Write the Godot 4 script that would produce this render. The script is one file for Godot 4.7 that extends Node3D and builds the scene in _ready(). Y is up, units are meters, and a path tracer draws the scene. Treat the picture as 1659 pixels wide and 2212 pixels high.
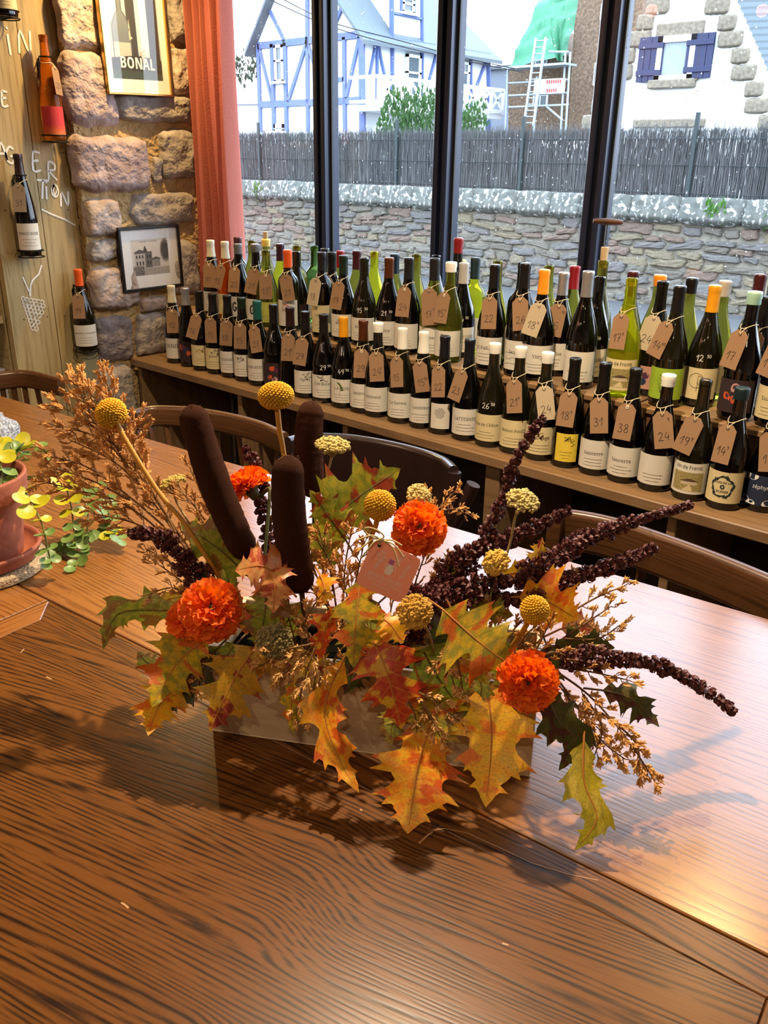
extends Node3D

# ---------------------------------------------------------------- camera numbers
const FPX := 1845.0
const PITCH := 22.45
const ROLL := 0.85
const YAW := 41.6
const EYE := Vector3(0, 1.45, 0)
const TABLE := 0.75
var cam_basis := Basis()
var ahead := Vector3.ZERO

# ---------------------------------------------------------------- mesh builder
class MB:
	var v := PackedVector3Array()
	var n := PackedVector3Array()
	var u := PackedVector2Array()
	var c := PackedColorArray()
	var i := PackedInt32Array()
	var tint := Color.WHITE
	var has_c := false

	func vert(p: Vector3, nn: Vector3, uv := Vector2.ZERO) -> int:
		v.append(p); n.append(nn); u.append(uv); c.append(tint)
		return v.size() - 1

	func tri(a: int, b: int, d: int) -> void:      # a, b, d counter-clockwise seen from outside
		i.append(a); i.append(d); i.append(b)

	func flat(a: Vector3, b: Vector3, d: Vector3) -> void:
		var nn := (b - a).cross(d - a).normalized()
		var k := vert(a, nn, Vector2(a.x, a.y)); vert(b, nn, Vector2(b.x, b.y)); vert(d, nn, Vector2(d.x, d.y))
		tri(k, k + 1, k + 2)

	func quad(a: Vector3, b: Vector3, d: Vector3, e: Vector3) -> void:
		var nn := (b - a).cross(d - a).normalized()
		if nn == Vector3.ZERO: nn = (d - a).cross(e - a).normalized()
		var w := a.distance_to(b)
		var h := a.distance_to(e)
		var k := vert(a, nn, Vector2(0, 0)); vert(b, nn, Vector2(w, 0)); vert(d, nn, Vector2(w, h)); vert(e, nn, Vector2(0, h))
		tri(k, k + 1, k + 2); tri(k, k + 2, k + 3)

	func uquad(a: Vector3, b: Vector3, d: Vector3, e: Vector3) -> void:   # uv 0..1
		var k0 := v.size()
		quad(a, b, d, e)
		u[k0] = Vector2(0, 1); u[k0 + 1] = Vector2(1, 1); u[k0 + 2] = Vector2(1, 0); u[k0 + 3] = Vector2(0, 0)

	func smooth(v0: int, i0: int) -> void:          # normals of the vertices from v0 on, from the faces from i0 on
		var acc := {}
		for k in range(i0, i.size(), 3):
			var a := v[i[k]]
			var fn := (v[i[k + 2]] - a).cross(v[i[k + 1]] - a)
			for q in 3:
				var key := (v[i[k + q]] * 20000.0).round()
				acc[key] = acc.get(key, Vector3.ZERO) + fn
		for k in range(v0, v.size()):
			var nn: Vector3 = acc.get((v[k] * 20000.0).round(), Vector3.UP)
			n[k] = nn.normalized() if nn.length() > 1e-12 else Vector3.UP

	func grid(pts: PackedVector3Array, rows: int, cols: int, uvs := PackedVector2Array(), soft := true) -> void:
		var v0 := v.size()
		var i0 := i.size()
		for k in pts.size():
			vert(pts[k], Vector3.UP, uvs[k] if uvs.size() else Vector2(float(k % cols) / (cols - 1), float(k / cols) / (rows - 1)))
		for r in rows - 1:
			for q in cols - 1:
				var a := v0 + r * cols + q
				tri(a, a + 1, a + cols + 1); tri(a, a + cols + 1, a + cols)
		if soft: smooth(v0, i0)

	func lathe(prof: PackedVector2Array, segs := 24, xf := Transform3D(), uv_w := 1.0) -> void:   # profile (radius, height) going up
		var pts := PackedVector3Array()
		var uvs := PackedVector2Array()
		for k in prof.size():
			for s in segs + 1:
				var a := TAU * s / segs
				pts.append(xf * Vector3(prof[k].x * cos(a), prof[k].y, -prof[k].x * sin(a)))
				uvs.append(Vector2(uv_w * s / segs, prof[k].y))
		grid(pts, prof.size(), segs + 1, uvs)

	func tube(path: PackedVector3Array, rad: PackedFloat32Array, sides := 6, caps := true) -> void:
		var m := path.size()
		var pts := PackedVector3Array()
		var uvs := PackedVector2Array()
		var side := Vector3.ZERO
		var run := 0.0
		var i00 := i.size()
		var v00 := v.size()
		for k in m:
			var t := (path[mini(k + 1, m - 1)] - path[maxi(k - 1, 0)]).normalized()
			if side == Vector3.ZERO:
				side = t.cross(Vector3.UP if absf(t.y) < 0.9 else Vector3.RIGHT).normalized()
			side = (side - t * side.dot(t)).normalized()
			var up := t.cross(side)
			if k: run += path[k].distance_to(path[k - 1])
			var r: float = rad[mini(k, rad.size() - 1)]
			for s in sides + 1:
				var a := TAU * s / sides
				pts.append(path[k] + (side * cos(a) + up * sin(a)) * r)
				uvs.append(Vector2(float(s) / sides, run))
		grid(pts, m, sides + 1, uvs, false)
		smooth(v00, i00)
		if caps:
			for e in [0, m - 1]:
				var t2: Vector3 = (path[0] - path[1]).normalized() if e == 0 else (path[m - 1] - path[m - 2]).normalized()
				var k0 := vert(path[e], t2)
				for s in sides + 1: vert(pts[e * (sides + 1) + s], t2)
				for s in sides:
					if e == 0: tri(k0, k0 + 2 + s, k0 + 1 + s)
					else: tri(k0, k0 + 1 + s, k0 + 2 + s)

	func box(size: Vector3, at := Transform3D(), bev := 0.0) -> void:    # chamfered box
		var h := size / 2.0
		bev = minf(bev, minf(h.x, minf(h.y, h.z)) * 0.9)
		var sg := [-1.0, 1.0]
		for ax in 3:
			var b1 := (ax + 1) % 3
			var b2 := (ax + 2) % 3
			for s in sg:
				var q := []
				for cc in [[-1, -1], [1, -1], [1, 1], [-1, 1]]:
					var p := Vector3.ZERO
					p[ax] = h[ax] * s
					p[b1] = (h[b1] - bev) * cc[0]
					p[b2] = (h[b2] - bev) * cc[1]
					q.append(at * p)
				if s > 0: quad(q[0], q[1], q[2], q[3])
				else: quad(q[3], q[2], q[1], q[0])
		if bev <= 0.0: return
		for ax in 3:                                  # the twelve edges
			var b1 := (ax + 1) % 3
			var b2 := (ax + 2) % 3
			for s1 in sg:
				for s2 in sg:
					var q := []
					for e in [[-1, 0], [1, 0], [1, 1], [-1, 1]]:
						var p := Vector3.ZERO
						p[ax] = (h[ax] - bev) * e[0]
						p[b1] = s1 * (h[b1] - (bev if e[1] else 0.0))
						p[b2] = s2 * (h[b2] - (0.0 if e[1] else bev))
						q.append(at * p)
					if s1 * s2 > 0: quad(q[0], q[1], q[2], q[3])
					else: quad(q[3], q[2], q[1], q[0])
		for sx in sg:
			for sy in sg:
				for sz in sg:
					var s3 := Vector3(sx, sy, sz)
					var pa := at * (s3 * (h - Vector3(0, bev, bev)))
					var pb := at * (s3 * (h - Vector3(bev, 0, bev)))
					var pc := at * (s3 * (h - Vector3(bev, bev, 0)))
					if sx * sy * sz > 0: flat(pa, pb, pc)
					else: flat(pc, pb, pa)

	func bar(a: Vector3, b: Vector3, w: float, d: float, bev := 0.0, up := Vector3.UP) -> void:   # a square bar from a to b
		var t := (b - a).normalized()
		if absf(t.dot(up)) > 0.98: up = Vector3.RIGHT if absf(t.x) < 0.9 else Vector3.BACK
		var x := up.cross(t).normalized()
		var y := t.cross(x)
		box(Vector3(w, d, a.distance_to(b)), Transform3D(Basis(x, y, t), (a + b) / 2.0), bev)

	func poly(pts: PackedVector2Array, depth: float, at := Transform3D()) -> void:   # outline in x and y, its face towards +z
		if Geometry2D.is_polygon_clockwise(pts): pts.reverse()
		var t := Geometry2D.triangulate_polygon(pts)
		var nf := (at.basis * Vector3.BACK).normalized()
		for side in ([1, 0] if depth > 0.0 else [1]):
			var k0 := v.size()
			for p in pts: vert(at * Vector3(p.x, p.y, 0.0 if side else -depth), nf if side else -nf, p)
			for k in range(0, t.size(), 3):
				var a := pts[t[k]]
				var ccw := (pts[t[k + 1]] - a).cross(pts[t[k + 2]] - a) > 0
				if ccw == (side == 1): tri(k0 + t[k], k0 + t[k + 1], k0 + t[k + 2])
				else: tri(k0 + t[k], k0 + t[k + 2], k0 + t[k + 1])
		if depth > 0.0:
			for k in pts.size():
				var p := pts[k]
				var q := pts[(k + 1) % pts.size()]
				quad(at * Vector3(p.x, p.y, -depth), at * Vector3(q.x, q.y, -depth), at * Vector3(q.x, q.y, 0), at * Vector3(p.x, p.y, 0))

	func sweep(path: PackedVector3Array, sec: PackedVector2Array, up := Vector3.UP, caps := true) -> void:   # a section (across, up) drawn along a path
		var m := path.size()
		var q := sec.size()
		var pts := PackedVector3Array()
		for k in m:
			var t := (path[mini(k + 1, m - 1)] - path[maxi(k - 1, 0)]).normalized()
			var x := t.cross(up).normalized()
			var y := x.cross(t)
			for s in q + 1: pts.append(path[k] + x * sec[s % q].x + y * sec[s % q].y)
		var run := 0.0
		var uvs := PackedVector2Array()
		for k in m:
			if k: run += path[k].distance_to(path[k - 1])
			var per := 0.0
			for s in q + 1:
				if s: per += sec[s % q].distance_to(sec[s - 1])
				uvs.append(Vector2(run, per))
		grid(pts, m, q + 1, uvs)
		if caps:
			for e in [0, m - 1]:
				var mid := Vector3.ZERO
				for s in q: mid += pts[e * (q + 1) + s] / q
				for s in q:
					var a := pts[e * (q + 1) + s]
					var b := pts[e * (q + 1) + s + 1]
					if e == 0: flat(mid, b, a)
					else: flat(mid, a, b)

	func ball(at: Vector3, r: Vector3, segs := 10, rings := 6, b := Basis()) -> void:
		var pts := PackedVector3Array()
		for k in rings + 1:
			var a := PI * k / rings - PI / 2.0
			for s in segs + 1:
				var g := TAU * s / segs
				pts.append(at + b * (Vector3(cos(a) * cos(g), sin(a), -cos(a) * sin(g)) * r))
		grid(pts, rings + 1, segs + 1)

	func stroke(pts: PackedVector2Array, w: float, at: Transform3D) -> void:   # a flat pen line in x and y, facing +z
		var m := pts.size()
		var nf := (at.basis * Vector3.BACK).normalized()
		var k0 := v.size()
		for k in m:
			var t := (pts[mini(k + 1, m - 1)] - pts[maxi(k - 1, 0)]).normalized()
			var s := Vector2(-t.y, t.x) * w / 2.0
			var l := pts[k] + s
			var r := pts[k] - s
			vert(at * Vector3(r.x, r.y, 0), nf); vert(at * Vector3(l.x, l.y, 0), nf)
		for k in m - 1:
			var a := k0 + 2 * k
			tri(a, a + 2, a + 3); tri(a, a + 3, a + 1)

	func add(o: MB, at := Transform3D()) -> void:
		var k0 := v.size()
		var b := at.basis.orthonormalized()
		for k in o.v.size():
			v.append(at * o.v[k]); n.append(b * o.n[k])
		u.append_array(o.u)
		if has_c:
			for k in o.v.size(): c.append(tint)
		else: c.append_array(o.c)
		for k in o.i: i.append(k + k0)

	func mesh() -> ArrayMesh:
		var a := []
		a.resize(Mesh.ARRAY_MAX)
		a[Mesh.ARRAY_VERTEX] = v; a[Mesh.ARRAY_NORMAL] = n; a[Mesh.ARRAY_TEX_UV] = u; a[Mesh.ARRAY_INDEX] = i
		if has_c: a[Mesh.ARRAY_COLOR] = c
		var m := ArrayMesh.new()
		m.add_surface_from_arrays(Mesh.PRIMITIVE_TRIANGLES, a)
		return m

# ---------------------------------------------------------------- nodes
var taken := {}
func numbered(called: String) -> String:
	var k: int = taken.get(called, 0)
	taken[called] = k + 1
	return called if k == 0 else "%s_%03d" % [called, k]

func tag(o: Node, label: String, category: String, group := "", kind := "") -> Node:
	if label: o.set_meta("label", label)
	if category: o.set_meta("category", category)
	if group: o.set_meta("group", group)
	if kind: o.set_meta("kind", kind)
	return o

func thing(called: String, label: String, category: String, at := Vector3.ZERO, group := "") -> Node3D:
	var o := Node3D.new()
	o.name = numbered(called)
	o.position = at
	add_child(o, true)
	tag(o, label, category, group)
	return o

func part(parent: Node, called: String, m, material: Material, label := "") -> MeshInstance3D:
	var o := MeshInstance3D.new()
	o.mesh = m.mesh() if m is MB else m
	if material: o.set_surface_override_material(0, material)
	o.name = numbered(called) if parent == self else called
	parent.add_child(o, true)
	if label: o.set_meta("label", label)
	return o

func struct(called: String, m, material: Material, parent: Node = self) -> MeshInstance3D:
	var o := part(parent, called, m, material)
	if parent == self: o.set_meta("kind", "structure")
	return o

# ---------------------------------------------------------------- from the camera's numbers to places
func ray(x: float, y: float) -> Vector3:
	return cam_basis * Vector3((x - 829.5) / FPX, (1106.0 - y) / FPX, -1.0)
func on_y(x: float, y: float, h: float) -> Vector3:      # where the line of sight meets a level
	var d := ray(x, y)
	return EYE + d * ((h - EYE.y) / d.y)
func on_x(x: float, y: float, p: float) -> Vector3:
	var d := ray(x, y)
	return EYE + d * (p / d.x)
func on_z(x: float, y: float, p: float) -> Vector3:
	var d := ray(x, y)
	return EYE + d * (p / d.z)
func far(x: float, y: float, s: float) -> Vector3:       # s metres ahead of the eye, measured level
	var d := ray(x, y)
	return EYE + d * (s / d.dot(ahead))

func curve(pts: PackedVector3Array, steps: int) -> PackedVector3Array:   # a smooth line through points
	var out := PackedVector3Array()
	var m := pts.size()
	for k in m - 1:
		for s in steps:
			var t := float(s) / steps
			out.append(pts[k].cubic_interpolate(pts[k + 1], pts[maxi(k - 1, 0)], pts[mini(k + 2, m - 1)], t))
	out.append(pts[m - 1])
	return out

func taper(m: int, a: float, b: float) -> PackedFloat32Array:
	var r := PackedFloat32Array()
	for k in m: r.append(lerpf(a, b, float(k) / maxi(m - 1, 1)))
	return r

func frame_at(p: Vector3, towards: Vector3, up := Vector3.UP) -> Transform3D:   # +z looks at towards
	var z := towards.normalized()
	if absf(z.dot(up)) > 0.99: up = Vector3.RIGHT
	var x := up.cross(z).normalized()
	return Transform3D(Basis(x, z.cross(x), z), p)

# ---------------------------------------------------------------- materials and pictures
var mats := {}
var pics := {}
func mat(key: String, color := Color.WHITE, rough := 0.6, metal := 0.0) -> StandardMaterial3D:
	if mats.has(key): return mats[key]
	var m := StandardMaterial3D.new()
	m.resource_name = key
	m.albedo_color = color
	m.roughness = rough
	m.metallic = metal
	mats[key] = m
	return m

func noise(freq: float, sd: int, octaves := 4, kind := FastNoiseLite.TYPE_SIMPLEX_SMOOTH) -> FastNoiseLite:
	var f := FastNoiseLite.new()
	f.seed = sd
	f.frequency = freq
	f.noise_type = kind
	f.fractal_octaves = octaves
	return f

func noise_image(w: int, h: int, freq: float, sd: int, octaves := 4) -> PackedByteArray:
	var im := noise(freq, sd, octaves).get_seamless_image(w, h)
	im.convert(Image.FORMAT_L8)
	return im.get_data()

func stretched(w: int, h: int, squeeze: int, freq: float, sd: int, octaves := 3) -> PackedByteArray:   # noise drawn out along x
	var im := noise(freq, sd, octaves).get_seamless_image(maxi(w / squeeze, 4), h)
	im.convert(Image.FORMAT_L8)
	im.resize(w, h, Image.INTERPOLATE_CUBIC)
	return im.get_data()

func to_texture(w: int, h: int, fmt: int, data: PackedByteArray) -> ImageTexture:
	return ImageTexture.create_from_image(Image.create_from_data(w, h, false, fmt, data))

func bump(m: StandardMaterial3D, t: Texture2D, cm: float) -> StandardMaterial3D:
	m.heightmap_enabled = true
	m.heightmap_texture = t
	m.heightmap_scale = cm
	return m

func noise_tex(key: String, size: int, freq: float, sd: int, octaves := 5) -> ImageTexture:
	if not pics.has(key): pics[key] = to_texture(size, size, Image.FORMAT_L8, noise_image(size, size, freq, sd, octaves))
	return pics[key]

func mottled(key: String, a: Color, b: Color, size: int, freq: float, sd: int, octaves := 5) -> ImageTexture:   # two colours mixed by noise
	if pics.has(key): return pics[key]
	var s := noise_image(size, size, freq, sd, octaves)
	var d := PackedByteArray()
	d.resize(size * size * 3)
	for k in size * size:
		var q := a.lerp(b, s[k] / 255.0)
		d[k * 3] = int(q.r * 255); d[k * 3 + 1] = int(q.g * 255); d[k * 3 + 2] = int(q.b * 255)
	pics[key] = to_texture(size, size, Image.FORMAT_RGB8, d)
	return pics[key]

func triplanar(m: StandardMaterial3D, s: float, world := false) -> StandardMaterial3D:
	m.uv1_triplanar = true
	m.uv1_world_triplanar = world
	m.uv1_scale = Vector3(s, s, s)
	return m

# wood with its grain along x; the picture is a metre square unless scaled
func wood(key: String, w: int, h: int, light: Color, dark: Color, rings: float, wave: float, sd: int, pores := 0.8) -> Array:
	if pics.has(key): return pics[key]
	var low := stretched(w, h, 14, 0.006, sd, 3)
	var tone := stretched(w, h, 16, 0.02, sd + 1, 4)
	var fine := stretched(w, h, 22, 0.30, sd + 2, 2)
	var dash := stretched(w, h, 14, 0.16, sd + 3, 2)
	var d := PackedByteArray()
	d.resize(w * h * 3)
	var hm := PackedByteArray()
	hm.resize(w * h)
	for y in h:
		var base := rings * y / h
		for x in w:
			var k := y * w + x
			var r := base + wave * (low[k] / 255.0 - 0.5) + 0.0022 * tone[k]
			r -= floorf(r)
			var early := clampf(1.0 - absf(r - 0.3) * 3.4, 0.0, 1.0)
			var q := early * pores * clampf(dash[k] / 110.0 - 0.45, 0.0, 1.0) + (fine[k] - 110) * 0.0017 * pores + (tone[k] - 128) * 0.0011
			q = clampf(q, 0.0, 1.0)
			d[k * 3] = int(255.0 * lerpf(light.r, dark.r, q)); d[k * 3 + 1] = int(255.0 * lerpf(light.g, dark.g, q)); d[k * 3 + 2] = int(255.0 * lerpf(light.b, dark.b, q))
			hm[k] = int(clampf(210.0 - 170.0 * q - (fine[k] - 128) * 0.25, 0.0, 255.0))
	pics[key] = [to_texture(w, h, Image.FORMAT_RGB8, d), to_texture(w, h, Image.FORMAT_L8, hm)]
	return pics[key]

func wood_mat(key: String, pair: Array, rough: float, cm: float, tint := Color.WHITE) -> StandardMaterial3D:
	var m := mat(key, tint, rough)
	m.albedo_texture = pair[0]
	bump(m, pair[1], cm)
	return m

# ---------------------------------------------------------------- lettering
var fonts := {}
func text_mb(words: String, size: float, face := "Droid Sans", weight := 400) -> MB:   # flat letters, centred, facing +z
	var o := MB.new()
	var key := face + str(weight)
	if not fonts.has(key):
		var f := SystemFont.new()
		f.font_names = PackedStringArray([face])
		f.font_weight = weight
		fonts[key] = f
	var t := TextMesh.new()
	t.font = fonts[key]
	t.text = words
	t.font_size = 32
	t.pixel_size = size / 32.0
	t.depth = 0.0
	t.curve_step = 4.0
	var a := t.get_mesh_arrays()
	if a.size() == 0 or a[Mesh.ARRAY_VERTEX] == null: return o
	var idx: PackedInt32Array = a[Mesh.ARRAY_INDEX] if a[Mesh.ARRAY_INDEX] != null else PackedInt32Array(range(a[Mesh.ARRAY_VERTEX].size()))
	for p: Vector3 in a[Mesh.ARRAY_VERTEX]: o.vert(p, Vector3.BACK)
	for k in range(0, idx.size(), 3):
		var p0 := o.v[idx[k]]
		if (o.v[idx[k + 1]] - p0).cross(o.v[idx[k + 2]] - p0).z > 0: o.tri(idx[k], idx[k + 1], idx[k + 2])
		else: o.tri(idx[k], idx[k + 2], idx[k + 1])
	return o

func wrapped(o: MB, r: float, h: float, turn := 0.0) -> MB:      # lays a flat drawing round an upright cylinder of radius r, its middle at height h, facing +z
	for k in o.v.size():
		var p := o.v[k]
		var a := p.x / r + turn
		var rr := r + p.z
		o.v[k] = Vector3(sin(a) * rr, p.y + h, cos(a) * rr)
		o.n[k] = Vector3(sin(a), 0, cos(a))
	return o

# hand-drawn strokes, in a box one unit high
const PEN := {
	"0": "0.3,0.95 0.1,0.75 0.05,0.4 0.2,0.05 0.45,0.05 0.58,0.4 0.5,0.8 0.3,0.95",
	"1": "0.0,0.55 0.35,1.0 0.3,0.5 0.22,0.0",
	"2": "0.05,0.75 0.2,0.97 0.45,0.95 0.5,0.7 0.3,0.35 0.02,0.04 0.3,0.08 0.6,0.02",
	"3": "0.08,0.9 0.35,0.98 0.5,0.8 0.22,0.55 0.5,0.4 0.45,0.1 0.2,0.0 0.02,0.12",
	"4": "0.35,1.0 0.05,0.4 0.6,0.42;0.48,0.7 0.38,0.0",
	"5": "0.55,0.98 0.2,0.95 0.12,0.55 0.4,0.58 0.52,0.3 0.35,0.02 0.05,0.05",
	"6": "0.5,0.98 0.2,0.7 0.05,0.3 0.2,0.02 0.45,0.1 0.5,0.4 0.25,0.48 0.08,0.3",
	"7": "0.02,0.9 0.5,0.97 0.35,0.5 0.2,0.0;0.15,0.5 0.5,0.52",
	"8": "0.45,0.9 0.2,0.98 0.12,0.75 0.48,0.35 0.4,0.02 0.1,0.05 0.1,0.3 0.5,0.75 0.45,0.9",
	"9": "0.5,0.9 0.2,0.98 0.08,0.7 0.3,0.5 0.5,0.75 0.5,0.9 0.45,0.4 0.3,0.0",
	"A": "0.0,0.0 0.3,1.0 0.6,0.0;0.1,0.35 0.5,0.38",
	"C": "0.55,0.85 0.3,1.0 0.05,0.6 0.1,0.15 0.35,0.0 0.6,0.12",
	"E": "0.1,1.0 0.05,0.0 0.5,0.05;0.08,0.5 0.4,0.55;0.1,1.0 0.5,0.95",
	"G": "0.55,0.85 0.3,1.0 0.05,0.6 0.1,0.15 0.4,0.0 0.55,0.4 0.3,0.42",
	"R": "0.05,0.0 0.08,1.0 0.45,0.9 0.45,0.6 0.1,0.5 0.6,0.0",
	"T": "0.0,0.95 0.7,1.0;0.35,0.98 0.3,0.0",
	"I": "0.1,0.75 0.12,0.0;0.08,0.95 0.13,1.0",
	"O": "0.3,0.95 0.05,0.6 0.1,0.15 0.4,0.0 0.6,0.4 0.5,0.85 0.3,0.95 0.2,0.8 0.15,0.4 0.4,0.15 0.5,0.5",
	"N": "0.0,0.0 0.08,0.95 0.5,0.05 0.55,1.0",
	"-": "0.0,0.5 0.5,0.52",
}
func pen(o: MB, words: String, h: float, w: float, at: Transform3D) -> void:
	var x := 0.0
	for ch in words:
		if PEN.has(ch):
			for line in PEN[ch].split(";"):
				var pts := PackedVector3Array()
				for q in line.split(" "):
					var xy = q.split(",")
					pts.append(Vector3((x + float(xy[0])) * h, float(xy[1]) * h, 0))
				var c2 := PackedVector2Array()
				for p in (curve(pts, 3) if pts.size() > 2 else pts): c2.append(Vector2(p.x, p.y))
				o.stroke(c2, w, at)
			x += 0.72 if ch != "1" and ch != "I" else 0.5
		else: x += 0.4

# ================================================================ the scene
func _ready() -> void:
	# ---- camera
	var cam := Camera3D.new()
	cam.name = "camera"
	cam.fov = rad_to_deg(2.0 * atan(1106.0 / FPX))
	cam.near = 0.02
	cam.far = 200.0
	cam_basis = Basis(Vector3.UP, deg_to_rad(YAW)) * Basis(Vector3.RIGHT, deg_to_rad(-PITCH)) * Basis(Vector3.BACK, deg_to_rad(ROLL))
	cam.transform = Transform3D(cam_basis, EYE)
	cam.current = true
	add_child(cam)
	ahead = Vector3(-sin(deg_to_rad(YAW)), 0, -cos(deg_to_rad(YAW)))
	# ---- an overcast sky
	var env := Environment.new()
	env.background_mode = Environment.BG_SKY
	var sm := ProceduralSkyMaterial.new()
	sm.sky_top_color = Color(0.82, 0.90, 1.0)
	sm.sky_horizon_color = Color(0.91, 0.96, 1.0)
	sm.ground_horizon_color = Color(0.5, 0.5, 0.5)
	sm.ground_bottom_color = Color(0.35, 0.35, 0.35)
	sm.sky_energy_multiplier = SKY
	sm.ground_energy_multiplier = 0.8
	env.sky = Sky.new()
	env.sky.sky_material = sm
	env.tonemap_mode = Environment.TONE_MAPPER_LINEAR
	env.tonemap_exposure = EXPOSURE
	env.sdfgi_enabled = true
	env.ssao_enabled = true
	env.ssil_enabled = true
	var we := WorldEnvironment.new()
	we.name = "sky"
	we.environment = env
	add_child(we)
	# ---- the shop
	room()
	lamps()
	left_wall()
	window_wall()
	counter()
	tables()
	chairs()
	wines()
	wall_bottles()
	# ---- what grows and stands on the table
	arrangement()
	plant()
	# ---- the street
	street()
	print("children ", get_child_count())
const SKY := 2.6
const EXPOSURE := 1.0

# ================================================================ the shop
func slab(a: Vector3, b: Vector3) -> MB:
	var m := MB.new()
	m.box((b - a).abs(), Transform3D(Basis(), (a + b) / 2.0))
	return m

func rounded(w: float, h: float, r: float, n := 3) -> PackedVector2Array:   # a rounded rectangle as a section
	var o := PackedVector2Array()
	for c in 4:
		var cx: float = (w / 2 - r) * (1 if c == 0 or c == 3 else -1)
		var cy: float = (h / 2 - r) * (1 if c < 2 else -1)
		for k in n + 1:
			var a := PI / 2 * (c + float(k) / n)
			o.append(Vector2(cx + r * cos(a), cy + r * sin(a)))
	return o

func room() -> void:
	var plaster := mat("plaster", Color(0.78, 0.74, 0.68), 0.9)
	var tiles := wood("floor wood", 256, 256, Color(0.30, 0.22, 0.16), Color(0.16, 0.11, 0.08), 8, 4, 71)
	var fm := wood_mat("floor boards", tiles, 0.5, 0.05)
	triplanar(fm, 1.0, true)
	struct("floor", slab(Vector3(-3.9, -0.12, -2.75), Vector3(2.4, 0, 6.6)), fm)
	struct("ceiling", slab(Vector3(-3.9, 2.7, -2.75), Vector3(2.4, 2.85, 6.6)), plaster)
	struct("wall_right", slab(Vector3(2.2, 0, -2.75), Vector3(2.4, 2.7, 6.6)), plaster)
	struct("wall_front", slab(Vector3(-3.9, 0, 6.4), Vector3(2.2, 2.7, 6.6)), plaster)

const SPOTS := ["-0.90,2.34,-1.06", "-0.51,2.28,-2.05", "-2.80,2.26,-1.94", "-2.5,2.35,0.45", "-0.9,2.4,1.6", "0.5,2.4,0.7", "-2.0,2.45,2.0"]
const POWER := [5.6, 1.2, 1.8, 2.1, 2.3, 1.2, 1.3]
func lamps() -> void:
	var black := mat("black metal", Color(0.03, 0.03, 0.035), 0.45, 0.6)
	var glow := mat("lamp glow", Color(1.0, 0.9, 0.75), 0.4)
	glow.emission_enabled = true
	glow.emission = Color(1.0, 0.72, 0.42)
	glow.emission_energy_multiplier = 14.0
	var homes := ["hanging over the tables before the window", "hanging before the right of the window", "hanging beside the stone wall", "above the left table end", "in the room's middle", "on the room's right", "in the room's back left"]
	for k in SPOTS.size():
		var p: PackedFloat64Array = SPOTS[k].split_floats(",")
		var at := Vector3(p[0], p[1], p[2])
		var t := thing("ceiling_spot", "black round ceiling spot lamp " + homes[k], "lamp", at, "ceiling spots")
		var b := MB.new()
		b.lathe(PackedVector2Array([Vector2(0.0, 0.11), Vector2(0.03, 0.108), Vector2(0.036, 0.1), Vector2(0.04, 0.0), Vector2(0.036, 0.0), Vector2(0.034, 0.03), Vector2(0.0, 0.03)]), 20)
		b.tube(PackedVector3Array([Vector3(0, 0.1, 0), Vector3(0, 2.7 - at.y, 0)]), PackedFloat32Array([0.008]), 8)
		part(t, "housing", b, black)
		var g := MB.new()
		g.lathe(PackedVector2Array([Vector2(0.0, 0.006), Vector2(0.02, 0.008), Vector2(0.033, 0.014), Vector2(0.033, 0.018), Vector2(0.0, 0.02)]), 20)
		part(t, "lamp_lens", g, glow)
		var l := SpotLight3D.new()
		l.name = "lamp_light"
		l.position = Vector3(0, -0.004, 0)
		l.rotation_degrees.x = -90
		l.light_color = Color(1.0, 0.90, 0.76) if k != 1 and k != 2 else Color(1.0, 0.82, 0.52)
		l.light_energy = POWER[k]
		l.light_size = 0.02
		l.spot_angle = 80
		l.spot_range = 9
		l.spot_attenuation = 2
		l.shadow_enabled = true
		t.add_child(l)
	# the pairs of round lamps far back whose reflections hang in the window panes
	var pink := mat("far lamp glow", Color(1.0, 0.8, 0.7), 0.4)
	pink.emission_enabled = true
	pink.emission = Color(1.0, 0.62, 0.48)
	pink.emission_energy_multiplier = 9.0
	var far_at := ["-4.52,5.19", "-4.44,5.25", "-5.35,5.79", "-5.28,5.9", "-3.97,5.57", "-3.57,2.24", "-2.9,2.74", "-4.2,2.13"]
	for k in 8:
		var p: PackedFloat64Array = far_at[k].split_floats(",")
		if p[0] < -3.8: continue
		var t := thing("globe_lamp", "small round globe lamp under the ceiling, %s of those far back" % ["first", "second", "third", "fourth", "fifth", "sixth", "seventh", "eighth"][k], "lamp", Vector3(p[0], 2.55, p[1]), "globe lamps")
		var g := MB.new()
		g.ball(Vector3.ZERO, Vector3.ONE * 0.045, 16, 10)
		part(t, "lamp_globe", g, pink)
		var b := MB.new()
		b.tube(PackedVector3Array([Vector3(0, 0.04, 0), Vector3(0, 0.15, 0)]), PackedFloat32Array([0.012]), 8)
		part(t, "lamp_stem", b, black)
		var l := OmniLight3D.new()
		l.name = "lamp_light"
		l.light_color = Color(1.0, 0.75, 0.6)
		l.light_energy = 0.6
		l.light_size = 0.045
		l.omni_range = 9
		l.omni_attenuation = 2
		l.shadow_enabled = true
		t.add_child(l)

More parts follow.
